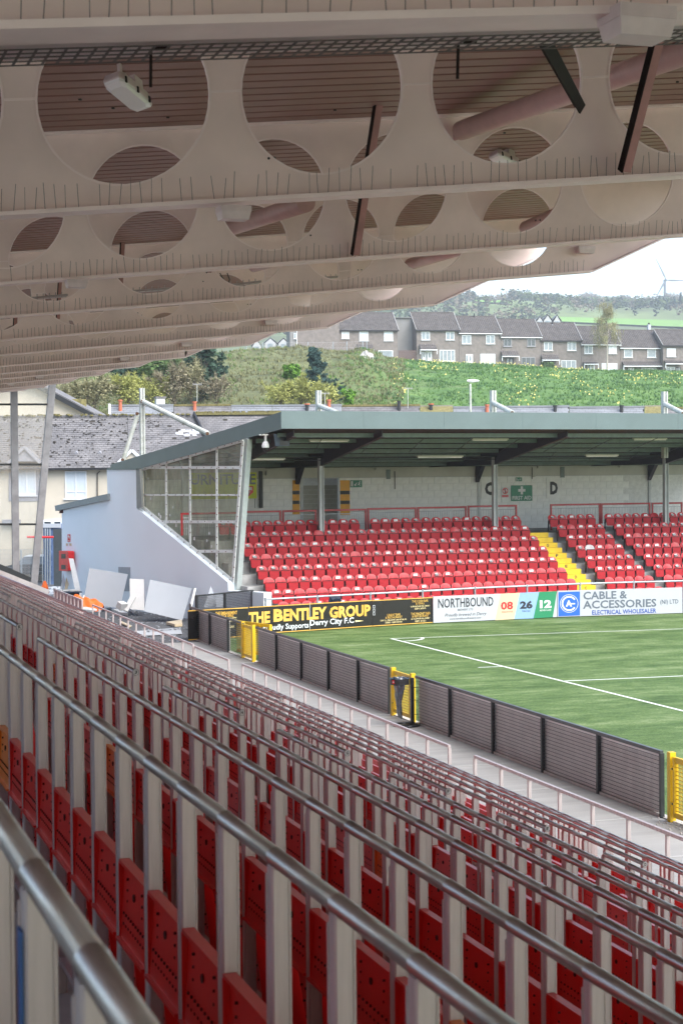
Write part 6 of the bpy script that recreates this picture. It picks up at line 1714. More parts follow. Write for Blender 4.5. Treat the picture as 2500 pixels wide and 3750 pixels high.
def terrace_house(label, x0, x1, ye, yr, yb, wins, doors, canopies, off=0.0, white=False, wallm='brick', group='brick terrace houses on the hilltop'):
    P = lambda x, y: PT(*inv4(x, y), off)
    def P4(x, y, o=0.0): return PT(x, y, off + o)
    a, b = P4(x0, yb), P4(x1, yb); zb = a.z - 1.2; ze = P4((x0 + x1) / 2, ye).z
    zr = at(*c4_((x0 + x1) / 2, yr), plane=(H0 + HD * (3.6 - off), HD)).z
    t = thing('terrace_house', label, 'house', a, 0, group)
    A_, Bq = Vector((a.x, a.y, 0)), Vector((b.x, b.y, 0))
    mb = MB(); 
    ml, mr_ = A_ + HD * 3.6, Bq + HD * 3.6
    # gabled body
    for p in (A_, Bq): pass
    mb.prism([A_ + Zv * zb, A_ + Zv * ze, A_ + HD * 3.6 + Zv * (zr - .05), A_ + HD * 7.2 + Zv * ze, A_ + HD * 7.2 + Zv * zb], Bq - A_)
    mb.build('wall', M[wallm], t)
    ov = HR * .12
    eL, eR = A_ - HD * .30 - ov + Zv * (ze - .08), Bq - HD * .30 + ov + Zv * (ze - .08); rL, rR = ml - ov + Zv * (zr + .03), mr_ + ov + Zv * (zr + .03)
    rf = roof_tiles(t, eL, eR, rL, rR)
    mb = MB(); mb.bar(rL, rR, .28, .16); mb.build('ridge_tiles', M['tile'], rf)
    mb = MB(); mb.bar(eR + Zv * .06, rR + Zv * .06, .14, .16); mb.bar(eL + Zv * .05, rL + Zv * .05, .10, .14); mb.build('verge', M['grend'], rf, kind='stuff')
    mb = MB(); mb.bar(eL + HD * .02 - Zv * .08, eR + HD * .02 - Zv * .08, .12, .13); mb.build('gutter', M['upvc'] if white else M['gutter'], t)
    for wd in wins:
        wx0, wy0, wx1, wy1, cols, pn, mm = wd
        window(t, lambda x, y: P4(x, y, .02), wx0, wy0, wx1, wy1, cols=cols, pane=pn, m=mm, fr=.10, sill=True)
    for (dx0, dy0, dx1, dy1, mm) in doors:
        p, q = P4(dx0, dy1, .03), P4(dx1, dy0, .03); w_ = (Vector((q.x, q.y, 0)) - Vector((p.x, p.y, 0))).length
        mb = MB(); mb.prism([p, p + HR * w_, p + HR * w_ + Zv * (q.z - p.z), p + Zv * (q.z - p.z)], -HD * .05); d_ = mb.build('door', M[mm], t)
        c_ = p + HR * w_ * .65 + Zv * (q.z - p.z) * .62 - HD * .06; mb = MB(); n = 12
        mb.add([c_ + HR * .17 * math.cos(2 * pi * i / n) + Zv * .42 * math.sin(2 * pi * i / n) for i in range(n)], [tuple(range(n))]); mb.build('door_glass', M['pane'], d_)
        mb = MB(); mb.prism([p + HR * .06 - HD * .055, p + HR * w_ * .32 - HD * .055, p + HR * w_ * .32 - HD * .055 + Zv * (q.z - p.z) * .9, p + HR * .06 - HD * .055 + Zv * (q.z - p.z) * .9], -HD * .01); mb.build('side_light', M['pane'], d_)
    for (kx0, ky0, kx1, ky1) in canopies:
        p, q = P4(kx0, ky1), P4(kx1, ky1); zt = P4(kx0, ky0).z; roof_tiles(t, p - HD * .9, q - HD * .9, Vector((p.x, p.y, zt)), Vector((q.x, q.y, zt))).name = 'porch_roof'
        mb = MB(); mb.bar(p - HD * .9 - Zv * .12, q - HD * .9 - Zv * .12, .1, .16); mb.build('porch_beam', M['upvc'], t)
        mb = MB(); mb.bar(p - HD * .8, p - HD * .8 - Zv * .8, .1, .1); mb.bar(q - HD * .8, q - HD * .8 - Zv * .8, .1, .1); mb.build('porch_bracket', M['upvc'], t, kind=None)
    return t
def inv4(x, y): return x, y
U2 = 'upvc'
terrace_house('brick terrace house with two pale blinds, left of the blank grey wall', -30, 258, 512, 433, 652, [(0, 520, 35, 552, 2, 'blind', U2), (82, 518, 123, 562, 1, 'blind', U2), (195, 518, 236, 562, 1, 'blind', U2), (168, 606, 236, 648, 1, 'pane', U2)], [(100, 606, 135, 650, U2)], [(72, 578, 143, 602)])
terrace_house('brick terrace house with the highest roof, right of the board fence', 345, 540, 512, 433, 662, [(366, 520, 405, 558, 2, 'pane', U2), (478, 520, 517, 558, 2, 'pane', U2), (449, 604, 520, 656, 4, 'pane', U2)], [(385, 610, 414, 660, U2), (366, 612, 384, 650, U2)], [(356, 578, 432, 602)])
terrace_house('brick terrace house with white central downpipe and big pale window', 541, 732, 525, 450, 675, [(553, 536, 594, 576, 2, 'pane', U2), (663, 536, 703, 576, 2, 'pane', U2), (637, 622, 705, 675, 2, 'blind', U2)], [(570, 624, 602, 675, U2)], [], white=True)
terrace_house('brick terrace house with dark framed windows and dark door', 733, 916, 543, 464, 686, [(743, 551, 780, 588, 2, 'dkpane', 'greysur'), (852, 551, 889, 588, 2, 'dkpane', 'greysur'), (825, 637, 888, 685, 3, 'dkpane', 'greysur')], [(756, 640, 790, 684, 'fence')], [(730, 608, 808, 632)], white=True)
terrace_house('brick terrace house with three pale roof vents above the clipped hedge', 917, 1100, 560, 481, 697, [(928, 567, 968, 607, 2, 'pane', U2), (1036, 567, 1076, 607, 2, 'pane', U2), (1008, 652, 1076, 696, 3, 'pane', U2)], [(940, 655, 972, 692, 'fence')], [(914, 625, 992, 649)])
terrace_house('brick terrace house partly behind the birch tree', 1101, 1278, 577, 497, 710, [(1114, 583, 1152, 621, 2, 'pane', U2), (1225, 583, 1262, 621, 2, 'blind', U2), (1193, 665, 1265, 708, 4, 'blind', U2)], [(1128, 668, 1162, 707, U2)], [(1106, 660, 1170, 668)], white=True)
terrace_house('brick terrace house with the long porch roof, right of the birch', 1279, 1474, 593, 514, 716, [(1295, 599, 1334, 639, 1, 'pane', U2), (1403, 599, 1442, 639, 1, 'pane', U2), (1376, 685, 1444, 715, 4, 'pane', U2)], [(1315, 686, 1342, 714, U2)], [(1286, 656, 1468, 677)], white=True)
terrace_house('brick house at the right end of the terrace, cut by the frame', 1475, 1760, 583, 512, 716, [(1492, 597, 1533, 635, 2, 'blind', U2), (1490, 682, 1530, 714, 2, 'pane', U2)], [(1534, 684, 1556, 714, 'fence')], [(1478, 652, 1560, 666)], off=1.2)
# small fittings on the terrace roofs
def on_roof(name, x, y, w_, h_, m, label, cat):
    q = at(*c4_(x, y), plane=(H0 + HD * 1.9, HD)); t = thing(name, label, cat, q); mb = MB(); mb.box(q + Zv * h_ * .2, (w_, .5, h_), rz=math.atan2(HR.y, HR.x)); mb.build('vent_body', m, t)
    mb = MB(); mb.box(q + Zv * (h_ * .75) - HD * .1, (w_ * 1.3, .6, .05), rz=math.atan2(HR.y, HR.x)); mb.build('vent_cap', m, t)
for x, w_ in ((954, 'left'), (1002, 'middle'), (1050, 'right')): on_roof('roof_vent', x, 533, .34, .22, M['white'], f'{w_} one of three pale vents on the brick terrace roof', 'vent')
for x, y, lb in ((609, 458, 'black flue pipe on the second highest terrace roof'), (967, 488, 'black flue pipe on the roof with pale vents')):
    q = at(*c4_(x, y), plane=(H0 + HD * 3.3, HD)); t = thing('flue_pipe', lb, 'flue', q); mb = MB(); mb.tube([q - Zv * .3, q + Zv * .75], .10, 8); mb.build('pipe', M['gutter'], t); mb = MB(); mb.tube([q - Zv * .1, q + Zv * .05], [.3, .12], 8); mb.build('lead_collar', M['galv'], t)
q = at(*c4_(1410, 505), plane=(H0 + HD * 4.2, HD)); t = thing('terrace_chimney', 'small white chimney on the long terrace roof at the right', 'chimney', q); mb = MB(); mb.box(q - Zv * .2, (.5, .5, 1.6)); mb.build('stack', M['boardwhite'], t); mb = MB(); mb.tube([q + Zv * .6, q + Zv * .9], .16, 8); mb.build('pot', M['gutter'], t)
# blank wall, board fence, brick gable and pipes
def slab_(name, label, cat, x0, y0, x1, y1, m, off=-2.0, depth=5, part='wall'):
    a, b = PT(x0, y1, off), PT(x1, y1, off); z1 = PT(x0, y0, off).z; t = thing(name, label, cat, a)
    mb = MB(); mb.prism([a - Zv, b - Zv, Vector((b.x, b.y, z1)), Vector((a.x, a.y, z1))], HD * depth); mb.build(part, M[m], t); return t, a, b, z1
t, a, b, z1 = slab_('blank_wall', 'tall blank grey rendered wall between two brick houses', 'wall', 250, 456, 330, 610, 'grend', off=-2.5)
mb = MB(); mb.bar(Vector((a.x, a.y, z1)), Vector((b.x, b.y, z1)), .5, .12); mb.build('coping', M['slate'], t)
t = thing('board_fence', 'brown vertical board fence in front of the blank grey wall', 'fence', PT(262, 650))
for i in range(17):
    x = lerp(263, 346, i / 17); p = PT(x, 652); z1 = PT(x, 605 + (i % 2) * 1).z; mb = MB(); mb.box(Vector((p.x, p.y, (p.z + z1) / 2)), (.13, .03, z1 - p.z), rz=math.atan2(HR.y, HR.x)); mb.build('board', M['fencew'], t)
mb = MB(); mb.bar(PT(262, 615) + HD * .05, PT(347, 615) + HD * .05, .04, .1); mb.bar(PT(262, 640) + HD * .05, PT(347, 640) + HD * .05, .04, .1); mb.build('fence_rail', M['fencew'], t)
PB = lambda x, y, o=0: at(*c5b(x, y), plane=(H0 - HD * (4 + o), HD))
t = thing('brick_gable_house', 'brown brick gable wall at the left end of the hilltop terrace', 'house', PB(366, 400), 0, None)
a, b = PB(366, 402), PB(672, 402); z1 = PB(366, 190).z + 1.5
mb = MB(); mb.prism([a - Zv, b - Zv, Vector((b.x, b.y, z1)), Vector((a.x, a.y, z1))], HD * 3.5); mb.build('wall', M['brick'], t)
a, b = PB(318, 402), PB(365, 402); mb = MB(); mb.prism([a - Zv, b - Zv, Vector((b.x, b.y, z1)), Vector((a.x, a.y, z1))], HD * 3); mb.build('side_wall', M['grend'], t)
window(t, lambda x, y: PB(x, y, .05), 344, 235, 362, 275, cols=1, pane='pane'); window(t, lambda x, y: PB(x, y, .05), 344, 350, 356, 398, cols=1, pane='pane')
mb = MB(); p, q = PB(366, 200, .1), PB(366, 402, .1); mb.tube([p, q], .07, 6); mb.build('downpipe', M['upvc'], t)
# chain-link fence on the bank top
t = thing('chain_link_fence', 'thin chain link fence along the top of the bank, left of the houses', 'fence', bank_pt(1080, 250))
prev = None
for px in (905, 965, 1048, 1130, 1222, 1272, 1330, 1345):
    p = bank_pt(px, 251); p.z = 6 + (1722 - topy(px)) / F_PX * 251; mb = MB(); mb.tube([p - Zv * .3, p + Zv * 2.7], .05, 5); mb.build('post', M['galv'], t)
    if prev is not None:
        mb = MB(); L = (p - prev).length; n = int(L / .35)
        for k_ in range(4): mb.bar(prev + Zv * (.2 + .8 * k_), p + Zv * (.2 + .8 * k_), .015, .02)
        for i in range(n):
            q = prev.lerp(p, i / n); q2 = prev.lerp(p, min(1, (i + 4) / n)); mb.bar(q + Zv * .1, q2 + Zv * 2.6, .010, .010); mb.bar(q2 + Zv * .1, q + Zv * 2.6, .010, .010)
        mb.build('wire_mesh', M['wire'], t)
    prev = p
# clipped hedge
p = PT(918, 690, 1.0); q = PT(972, 690, 1.0); zt = PT(918, 662, 1.0).z
mb = MB(); 
for i in range(900):
    f = R_.random(); c_ = p.lerp(q, f) + HD * R_.uniform(-.5, .3) + Zv * R_.uniform(0, zt - p.z); s_ = .12; d = Vector((R_.gauss(0, 1), R_.gauss(0, 1), R_.gauss(0, 1))).normalized(); a = d.cross(Zv).normalized() * s_; b = d.cross(a)
    mb.quad(c_ - a - b, c_ + a - b, c_ + a + b, c_ - a + b)
mb.prism([p, q, q + HD * .3, p + HD * .3], Zv * (zt - p.z - .1))
tag(mb.build('clipped_hedge', M['leaf'], org=p, kind=None), 'small clipped green hedge before the house with roof vents', 'hedge')

# ---------------------------------------------------------------- trees and shrubs
def cards(mb, c, rad, n, size, flat_=1.0, hollow=.55):
    for i in range(n):
        d = Vector((R_.gauss(0, 1), R_.gauss(0, 1), R_.gauss(0, 1))).normalized(); r = hollow + (1 - hollow) * R_.random()
        p = c + Vector((d.x * rad.x, d.y * rad.y, d.z * rad.z)) * r
        nn = (d + Vector((R_.gauss(0, .6), R_.gauss(0, .6), R_.gauss(0, .6)))).normalized(); a = nn.cross(Vector((.3, .2, 1))).normalized(); b = nn.cross(a); s_ = size * R_.uniform(.5, 1.4)
        mb.add([p - a * s_, p - b * s_ * .6, p + a * s_, p + b * s_ * .6], [(0, 1, 2, 3)])
def twigs(mb, base, tip, n, L, w_, spread):
    for i in range(n):
        f = R_.random() ** .7; p = base.lerp(tip, f)
        d = ((tip - base).normalized() * .8 + Vector((R_.gauss(0, spread), R_.gauss(0, spread), R_.gauss(0, spread * .7)))).normalized()
        s_ = d.cross(Vector((R_.gauss(0, 1), R_.gauss(0, 1), R_.gauss(0, 1)))).normalized() * w_
        q = p + d * L * R_.uniform(.4, 1.2); mb.add([p - s_, p + s_, q], [(0, 1, 2)])
def tree(name, label, px, D, h, w_, trunk_m, crown_m, kind_='leafy', group='trees and shrubs on the bank', base=None, n=900, lean=0.0):
    p = base or bank_pt(px, D); t = thing(name, label, 'tree' if kind_ != 'shrub' else 'shrub', p, 0, group)
    tb = MB(); cb = MB(); tips = []
    nb_ = 9 if kind_ in ('bare', 'willow') else 7
    tb.tube([p - Zv * .4, p + Zv * h * .25 + RH_ * lean * .3, p + Zv * h * .5 + RH_ * lean * .6], [h * .022, h * .016, h * .010], 7)
    for i in range(nb_):
        a = 2 * pi * i / nb_ + R_.uniform(-.3, .3); st = p + Zv * h * R_.uniform(.06, .45); r = w_ * R_.uniform(.4, 1.0)
        e = p + Vector((math.cos(a) * r, math.sin(a) * r, h * R_.uniform(.6, 1.0))) + RH_ * lean
        m_ = st.lerp(e, .5) + Vector((R_.gauss(0, .12) * w_, R_.gauss(0, .12) * w_, h * .05)); tb.tube([st, m_, e], [h * .010, h * .006, h * .002], 5); tips.append((st, m_, e))
        for k_ in range(4):
            e2 = m_.lerp(e, R_.random()) + Vector((R_.gauss(0, .25) * w_, R_.gauss(0, .25) * w_, R_.uniform(.0, .25) * h)); s2 = st.lerp(m_, R_.uniform(.3, 1)); tb.tube([s2, e2], [h * .005, h * .0015], 4); tips.append((s2, s2.lerp(e2, .5), e2))
    tb.build('trunk', trunk_m, t)
    if kind_ in ('bare', 'willow'):
        for st, m_, e in tips:
            twigs(cb, m_, e, n // len(tips), h * .13, .022 if D < 160 else .035, .55)
        cards(cb, p + Zv * h * .6 + RH_ * lean * .6, Vector((w_ * .9, w_ * .9, h * .42)), n // 3, .09, hollow=.3)
    elif kind_ in ('leafy', 'shrub'):
        for st, m_, e in tips[::2]: cards(cb, e, Vector((w_ * .32, w_ * .32, h * .17)), n // (len(tips) // 2 + 1), .17 * max(1, h / 8), hollow=.2)
        for k_ in range(5): cards(cb, p + Vector((R_.gauss(0, .3) * w_, R_.gauss(0, .3) * w_, h * R_.uniform(.2, .6))), Vector((w_ * .5, w_ * .5, h * .25)), n // 6, .18 * max(1, h / 8), hollow=.4)
    cb.build('crown', crown_m, t)
    return t
def mpx(v, D): return v / F_PX * D
def bank_D(px, y):
    lo_, hi_ = 127.0, 251.0
    for _ in range(30):
        md = (lo_ + hi_) / 2; q = bank_pt(px, md); c_ = q - CAM
        if CY + F_PX * c_.dot(cd) / c_.dot(cf) > y: lo_ = md
        else: hi_ = md
    return lo_
TR = [('bare_tree', 'wide tan bare tree above the mossy roof, right of the glass column', 345, 1545, 1375, 120, 'twigb', 'bare', 5200), ('bare_tree', 'tan bare tree between the glass column and the next bare tree', 248, 1545, 1398, 70, 'twigb', 'bare', 2600),
      ('budding_tree', 'yellow green budding tree left of the tall mast', 470, 1530, 1375, 75, 'twigy', 'bare', 3400), ('budding_tree', 'pale budding tree right behind the tall mast top', 575, 1520, 1392, 62, 'twigy', 'bare', 2600),
      ('evergreen_tree', 'dark evergreen at the upper left under the roof edge', 470, 1430, 1325, 85, 'leafd', 'leafy', 1900), ('evergreen_tree', 'dark green tree right under the roof edge', 590, 1450, 1312, 80, 'leaf', 'leafy', 1900),
      ('bare_tree', 'bare brown tree standing right of the mast', 640, 1515, 1345, 85, 'twig', 'bare', 3400), ('bare_tree', 'tall bare tree in the middle of the scrub', 700, 1500, 1320, 70, 'twigb', 'bare', 3200),
      ('ivy_tree', 'dark ivy covered tree near the roof tip', 735, 1470, 1292, 60, 'leafd', 'leafy', 1900), ('bare_tree', 'bare tree with grey branches right of the ivy', 790, 1510, 1380, 75, 'twig', 'bare', 2600),
      ('ivy_tree', 'rounded dark ivy bush on the slope', 785, 1405, 1335, 42, 'leafd', 'leafy', 1200), ('green_tree', 'green tree at the top left of the bank', 690, 1380, 1300, 75, 'leaf', 'leafy', 1300),
      ('willow_shrub', 'yellow green willow shrub, left one of three', 1025, 1520, 1408, 72, 'twigy', 'bare', 3000), ('willow_shrub', 'yellow green willow shrub in the middle of three', 1105, 1520, 1384, 78, 'twigy', 'bare', 3600), ('willow_shrub', 'yellow green willow shrub beside the fir tree', 1185, 1520, 1405, 68, 'twigy', 'bare', 2800)]
def px_tree(nm, lb, px, yb, yt, hw, cm, kd, n):
    D = bank_D(px, yb); b_ = bank_pt(px, D); h = ap(px, yt, D).z - b_.z
    tree(nm, lb, px, D, h, hw / F_PX * D, M['bark'], M[cm], kd, n=n, base=b_)
for a_ in TR: px_tree(*a_)
for lb, px, yb, yt, hw in (('bright green shrub on the slope left of the fir', 1067, 1392, 1340, 38), ('bright green shrub at the foot of the slope by the rock', 1275, 1495, 1440, 24), ('small bright shrub low on the bank', 1243, 1455, 1412, 22)):
    px_tree('bright_shrub', lb, px, yb, yt, hw, 'gorse', 'shrub', 700)
# fir
p = bank_pt(1185, bank_D(1185, 1465)); t = thing('fir_tree', 'dark blue green fir tree leaning over the middle of the bank', 'tree', p, 0, 'trees and shrubs on the bank')
topz = at(*c5b(487, 350), plane=(p, FH_)).z; H_ = topz - p.z; tx = at(1148, 1400, plane=(p, FH_)) - p; tx.z = 0
mb = MB(); mb.tube([p - Zv * .5, p + tx * .5 + Zv * H_ * .5, p + tx + Zv * H_], [.16, .10, .02], 7); mb.build('trunk', M['bark'], t)
mb = MB()
for i in range(170):
    f = R_.random() ** .9; c_ = p + tx * f + Zv * H_ * f; L = (1 - f) ** .8 * H_ * .36 + .15; a = R_.random() * 6.28; d = Vector((math.cos(a), math.sin(a), -.1 + .35 * R_.random())); L *= R_.uniform(.6, 1.15)
    if f < .5: c_ += RH_ * .5 * (.5 - f)
    mb.tube([c_, c_ + d * L], [.02, .008], 4)
    for k_ in range(16):
        q = c_ + d * L * R_.uniform(.2, 1.05) + Vector((R_.gauss(0, .1), R_.gauss(0, .1), R_.gauss(0, .06))); a2 = Vector((R_.gauss(0, 1), R_.gauss(0, 1), R_.gauss(.3, .6))).normalized() * .17; b2 = a2.cross(Vector((R_.gauss(0, 1), 1, 0))).normalized() * .06
        mb.quad(q - a2 - b2, q + a2 - b2, q + a2 + b2, q - a2 + b2)
mb.build('crown', M['fir'], t)
# birch in front of the terrace
bb = PT(1219, 712, 4.0); t = thing('birch_tree', 'tall drooping birch with pale trunk in front of the terrace', 'tree', bb)
topz = at(*c4_(1200, 392), plane=(bb, HD)).z; H_ = topz - bb.z
mb = MB(); mb.tube([bb - Zv * .5, bb + Zv * H_ * .35, bb + Zv * H_ * .62 + RH_ * .15, bb + Zv * H_ - RH_ * .5], [.17, .13, .08, .02], 8); mb.build('trunk', mat('birch_bark', (.38, .34, .29), .8, var=.3, scale=3), t)
mb = MB(); tw = MB()
for i in range(46):
    f = R_.uniform(.38, .96); st = bb + Zv * H_ * f - RH_ * max(0, f - .7) * 1.6; a = R_.random() * 6.28; w_ = 3.4 * (1 - abs(f - .5) * 1.5) * R_.uniform(.55, 1.0) if f < .78 else R_.uniform(.5, 1.25)
    e = st + Vector((math.cos(a) * w_, math.sin(a) * w_, R_.uniform(.2, .9))); m_ = st.lerp(e, .5) + Zv * .35; mb.tube([st, m_, e], [.035, .02, .008], 4)
    for k_ in range(34):
        q = m_.lerp(e, R_.random()) + Vector((R_.gauss(0, .25), R_.gauss(0, .25), R_.gauss(0, .15))); L = R_.uniform(.5, 1.7); s_ = Vector((R_.gauss(0, 1), R_.gauss(0, 1), 0)).normalized() * .022
        q2 = q - Zv * L + Vector((R_.gauss(0, .12), R_.gauss(0, .12), 0)); tw.add([q - s_, q + s_, q2], [(0, 1, 2)])
        for z_ in range(3): r_ = q.lerp(q2, R_.random()); a2 = Vector((R_.gauss(0, 1), R_.gauss(0, 1), R_.gauss(0, 1))).normalized() * .06; b2 = a2.cross(Zv).normalized() * .05; tw.quad(r_ - a2, r_ + b2, r_ + a2, r_ - b2)
mb.build('branches', M['bark'], t); tw.build('crown', mat('birch_catkins', (.29, .27, .14), .85, var=.2), t)

# ---------------------------------------------------------------- far hills, woods, fields, turbine
RIDGE = [(-1500, 1240), (600, 1190), (1300, 1150), (1700, 1108), (1900, 1100), (2100, 1118), (2300, 1120), (2500, 1118), (3200, 1110), (5000, 1150)]
def ridge(x):
    for (a, b), (c_, d) in zip(RIDGE, RIDGE[1:]):
        if x <= c_: return lerp(b, d, max(0, (x - a) / (c_ - a)))
    return RIDGE[-1][1]
def hill_z(px, D):
    zt = 6 + (1728 - ridge(px)) / F_PX * 1400; f = max(0, min(1, (D - 430) / 970)); z = lerp(14, zt, f ** .78)
    q = ap(px, 1500, D); return z + _ns.noise(Vector((q.x * .006, q.y * .006, 2))) * 7 * math.sin(f * pi)
def hill_pt(px, D): p = ap(px, 1500, D); p.z = hill_z(px, D); return p
mb = MB(); NX, NY = 90, 40
for j in range(NY + 1):
    for i in range(NX + 1): mb.v.append(hill_pt(lerp(-1500, 5000, i / NX), lerp(425, 1400, j / NY)))
for i in range(NX + 1):
    p = ap(lerp(-1500, 5000, i / NX), 1500, 2000); p.z = mb.v[NY * (NX + 1) + i].z - 25; mb.v.append(p)
for j in range(NY + 1):
    for i in range(NX): k = j * (NX + 1) + i; mb.f.append((k, k + 1, k + NX + 2, k + NX + 1))
def mat_hill():
    m = mat('far_hillside', (.11, .13, .06), .95, var=.4, scale=.012, detail=8, col2=(.16, .22, .07)); return m
struct(mb, 'far_hill', mat_hill(), smooth=True)
def hill_field(pts, lb, D0):
    mb = MB(); top = []; n = 14
    # a pasture drawn as a strip lying on the hillside
    (xa, xb, ya, yb) = pts
    rows_ = []
    for px in [lerp(xa, xb, i / n) for i in range(n + 1)]:
        col_ = []
        for y_ in (yb(px), (ya(px) + yb(px)) / 2, ya(px)):
            lo_, hi_ = 430, 1390
            for _ in range(22):
                md = (lo_ + hi_) / 2; p = hill_pt(px, md); c_ = p - CAM; v = CY + F_PX * c_.dot(cd) / c_.dot(cf)
                if v > y_: lo_ = md
                else: hi_ = md
            col_.append(hill_pt(px, lo_) + Zv * 1.0)
        rows_.append(col_)
    for a, b in zip(rows_, rows_[1:]):
        mb.quad(a[0], b[0], b[1], a[1]); mb.quad(a[1], b[1], b[2], a[2])
    return struct(mb, 'pasture', M['field'])
hill_field((2040, 2560, lambda x: 1168 + (x - 2100) * .030, lambda x: 1186 + (x - 2100) * .048), '', 700)
hill_field((1740, 1870, lambda x: 1105 + (x - 1780) * .01, lambda x: 1112 + (x - 1780) * .06), '', 1300)
wood_m = [mat('wood_brown', (.13, .11, .075), .95, var=.3, scale=.03), mat('wood_green', (.07, .10, .035), .95, var=.4, scale=.03), mat('wood_dark', (.035, .05, .035), .95, var=.4, scale=.03)]
wb = [MB(), MB(), MB()]
def in_field(px, y): return (px > 2040 and 1160 < y < 1204) or (1740 < px < 1870 and 1100 < y < 1117)
for i in range(2600):
    px, D = R_.uniform(650, 2750), 430 + 965 * R_.random() ** .8
    p = hill_pt(px, D); c_ = p - CAM; v = CY + F_PX * c_.dot(cd) / c_.dot(cf)
    if in_field(px, v) or (px > 2030 and v > 1162): continue
    if v > 1235: continue
    h = min(R_.uniform(5, 9.5), 44 * D / F_PX); w_ = h * R_.uniform(.35, .55); k = R_.choice([0, 0, 0, 1, 1, 2]) if _ns.noise(Vector((px * .004, D * .006, 5))) > -.1 else R_.choice([1, 1, 2])
    for _ in range(22):
        d = Vector((R_.gauss(0, 1), R_.gauss(0, 1), R_.gauss(0, 1))).normalized(); q = p + Zv * h * .55 + Vector((d.x * w_, d.y * w_, d.z * h * .48)) * R_.uniform(.4, 1); a = (d + Vector((R_.gauss(0, .7), R_.gauss(0, .7), R_.gauss(0, .7)))).normalized(); a1_ = a.cross(Vector((.1, .3, 1))).normalized(); a2 = a.cross(a1_); s_ = R_.uniform(.5, 1.2)
        wb[k].add([q - a1_ * s_, q - a2 * s_ * .7, q + a1_ * s_, q + a2 * s_ * .7], [(0, 1, 2, 3)])
# ridge trees with see-through crowns
for i in range(330):
    px = R_.uniform(1500, 2700); D = R_.uniform(1330, 1400); p = hill_pt(px, D); h = R_.uniform(6, 12.5) * (.7 + .5 * _ns.noise(Vector((px * .01, 0, 0)))); w_ = h * .42
    for _ in range(60):
        d = Vector((R_.gauss(0, 1), R_.gauss(0, 1), abs(R_.gauss(0, 1)))).normalized(); q = p + Zv * h * .25; e = q + Vector((d.x * w_, d.y * w_, d.z * h * .75)); s_ = d.cross(FH_).normalized() * .14
        wb[0].add([q.lerp(e, .2) - s_, q.lerp(e, .2) + s_, e], [(0, 1, 2)])
    for _ in range(26):
        d = Vector((R_.gauss(0, 1), R_.gauss(0, 1), R_.gauss(0, 1))).normalized(); q = p + Zv * h * .55 + Vector((d.x * w_, d.y * w_, d.z * h * .42)) * R_.uniform(.5, 1.0); s_ = R_.uniform(.25, .6)
        wb[0].add([q - RH_ * s_, q - Zv * s_, q + RH_ * s_, q + Zv * s_], [(0, 1, 2, 3)])
for b, m_, lb in zip(wb, wood_m, ('brown bare woodland covering the hazy far hill', 'green woodland patches on the hazy far hill', 'dark evergreens mixed in the far hill woodland')):
    tag(b.build('woodland', m_, kind='stuff'), lb, 'woodland')
def far_conifer(px, ytop, D, lb):
    p = hill_pt(px, D); zt = ap(px, ytop, D).z; t = thing('conifer', lb, 'tree', p, 0, 'conifers on the far hill'); h = zt - p.z
    mb = MB(); mb.tube([p, Vector((p.x, p.y, zt))], [.4, .1], 6); mb.build('trunk', M['bark'], t)
    mb = MB()
    for i in range(150):
        f = R_.random() ** .8; a = R_.random() * 6.28; L = (1 - f) * h * .22 + .5; q = p + Zv * (h * (.1 + .9 * f)); d = Vector((math.cos(a), math.sin(a), -.2)); e = q + d * L * R_.uniform(.5, 1.1); s_ = Vector((-d.y, d.x, .3)) * .5
        mb.add([q + Zv * .4, e - s_, e + s_], [(0, 1, 2)])
    mb.build('crown', M['fir'], t)
far_conifer(2415, 1083, 1000, 'dark conifer right below the wind turbine'); far_conifer(2470, 1086, 1000, 'dark conifer between the turbine and the right edge'); far_conifer(2493, 1070, 1000, 'tallest dark conifer at the right edge'); far_conifer(2440, 1100, 980, 'smaller conifer under the turbine tower')
# misty houses beyond
def misty(px0, px1, ye, yr, yb, D, lb):
    t = thing('misty_house', lb, 'house', ap(px0, yb, D), 0, 'hazy white houses beyond the terrace')
    a, b = ap(px0, ye, D), ap(px1, ye, D); zb = ap(px0, yb, D).z - 4; zr = ap(px0, yr, D + 5).z; mid = (a + b) / 2
    mb = MB(); g_ = Vector((mid.x, mid.y, zr)); mb.prism([Vector((a.x, a.y, zb)), Vector((b.x, b.y, zb)), b, g_, a], FH_ * 9); mb.build('wall', mat('misty_wall', (.42, .42, .42), .8), t)
    mb = MB(); mb.prism([a - RH_ * .4 + Zv * .1, g_ + Zv * .25, g_ + Zv * .25 + FH_ * 9, a - RH_ * .4 + FH_ * 9 + Zv * .1], Zv * .06); mb.prism([b + RH_ * .4 + Zv * .1, g_ + Zv * .25, g_ + Zv * .25 + FH_ * 9, b + RH_ * .4 + FH_ * 9 + Zv * .1], Zv * .06); mb.build('roof', M['slate2'], t)
    mb = MB(); c_ = (a + b) / 2 - FH_ * .1; mb.prism([c_ - RH_ * .6 - Zv * 1.5, c_ + RH_ * .6 - Zv * 1.5, c_ + RH_ * .6 - Zv * .1, c_ - RH_ * .6 - Zv * .1], -FH_ * .05); mb.build('window', M['pane'], t)
for a in ((1965, 1985, 1176, 1168, 1190, 430, 'hazy white gable left of a pair, above the terrace roofs'), (1990, 2018, 1174, 1162, 1190, 430, 'hazy gabled house in the middle above the terrace roofs'), (2026, 2050, 1176, 1163, 1190, 430, 'hazy white gable right above the terrace roofs'),
          (970, 1010, 1257, 1245, 1290, 440, 'hazy white house under the roof edge, left'), (1020, 1056, 1258, 1246, 1290, 440, 'hazy white house under the roof edge, right'), (925, 955, 1268, 1252, 1300, 420, 'hazy house half hidden by the roof tip')): misty(*a)
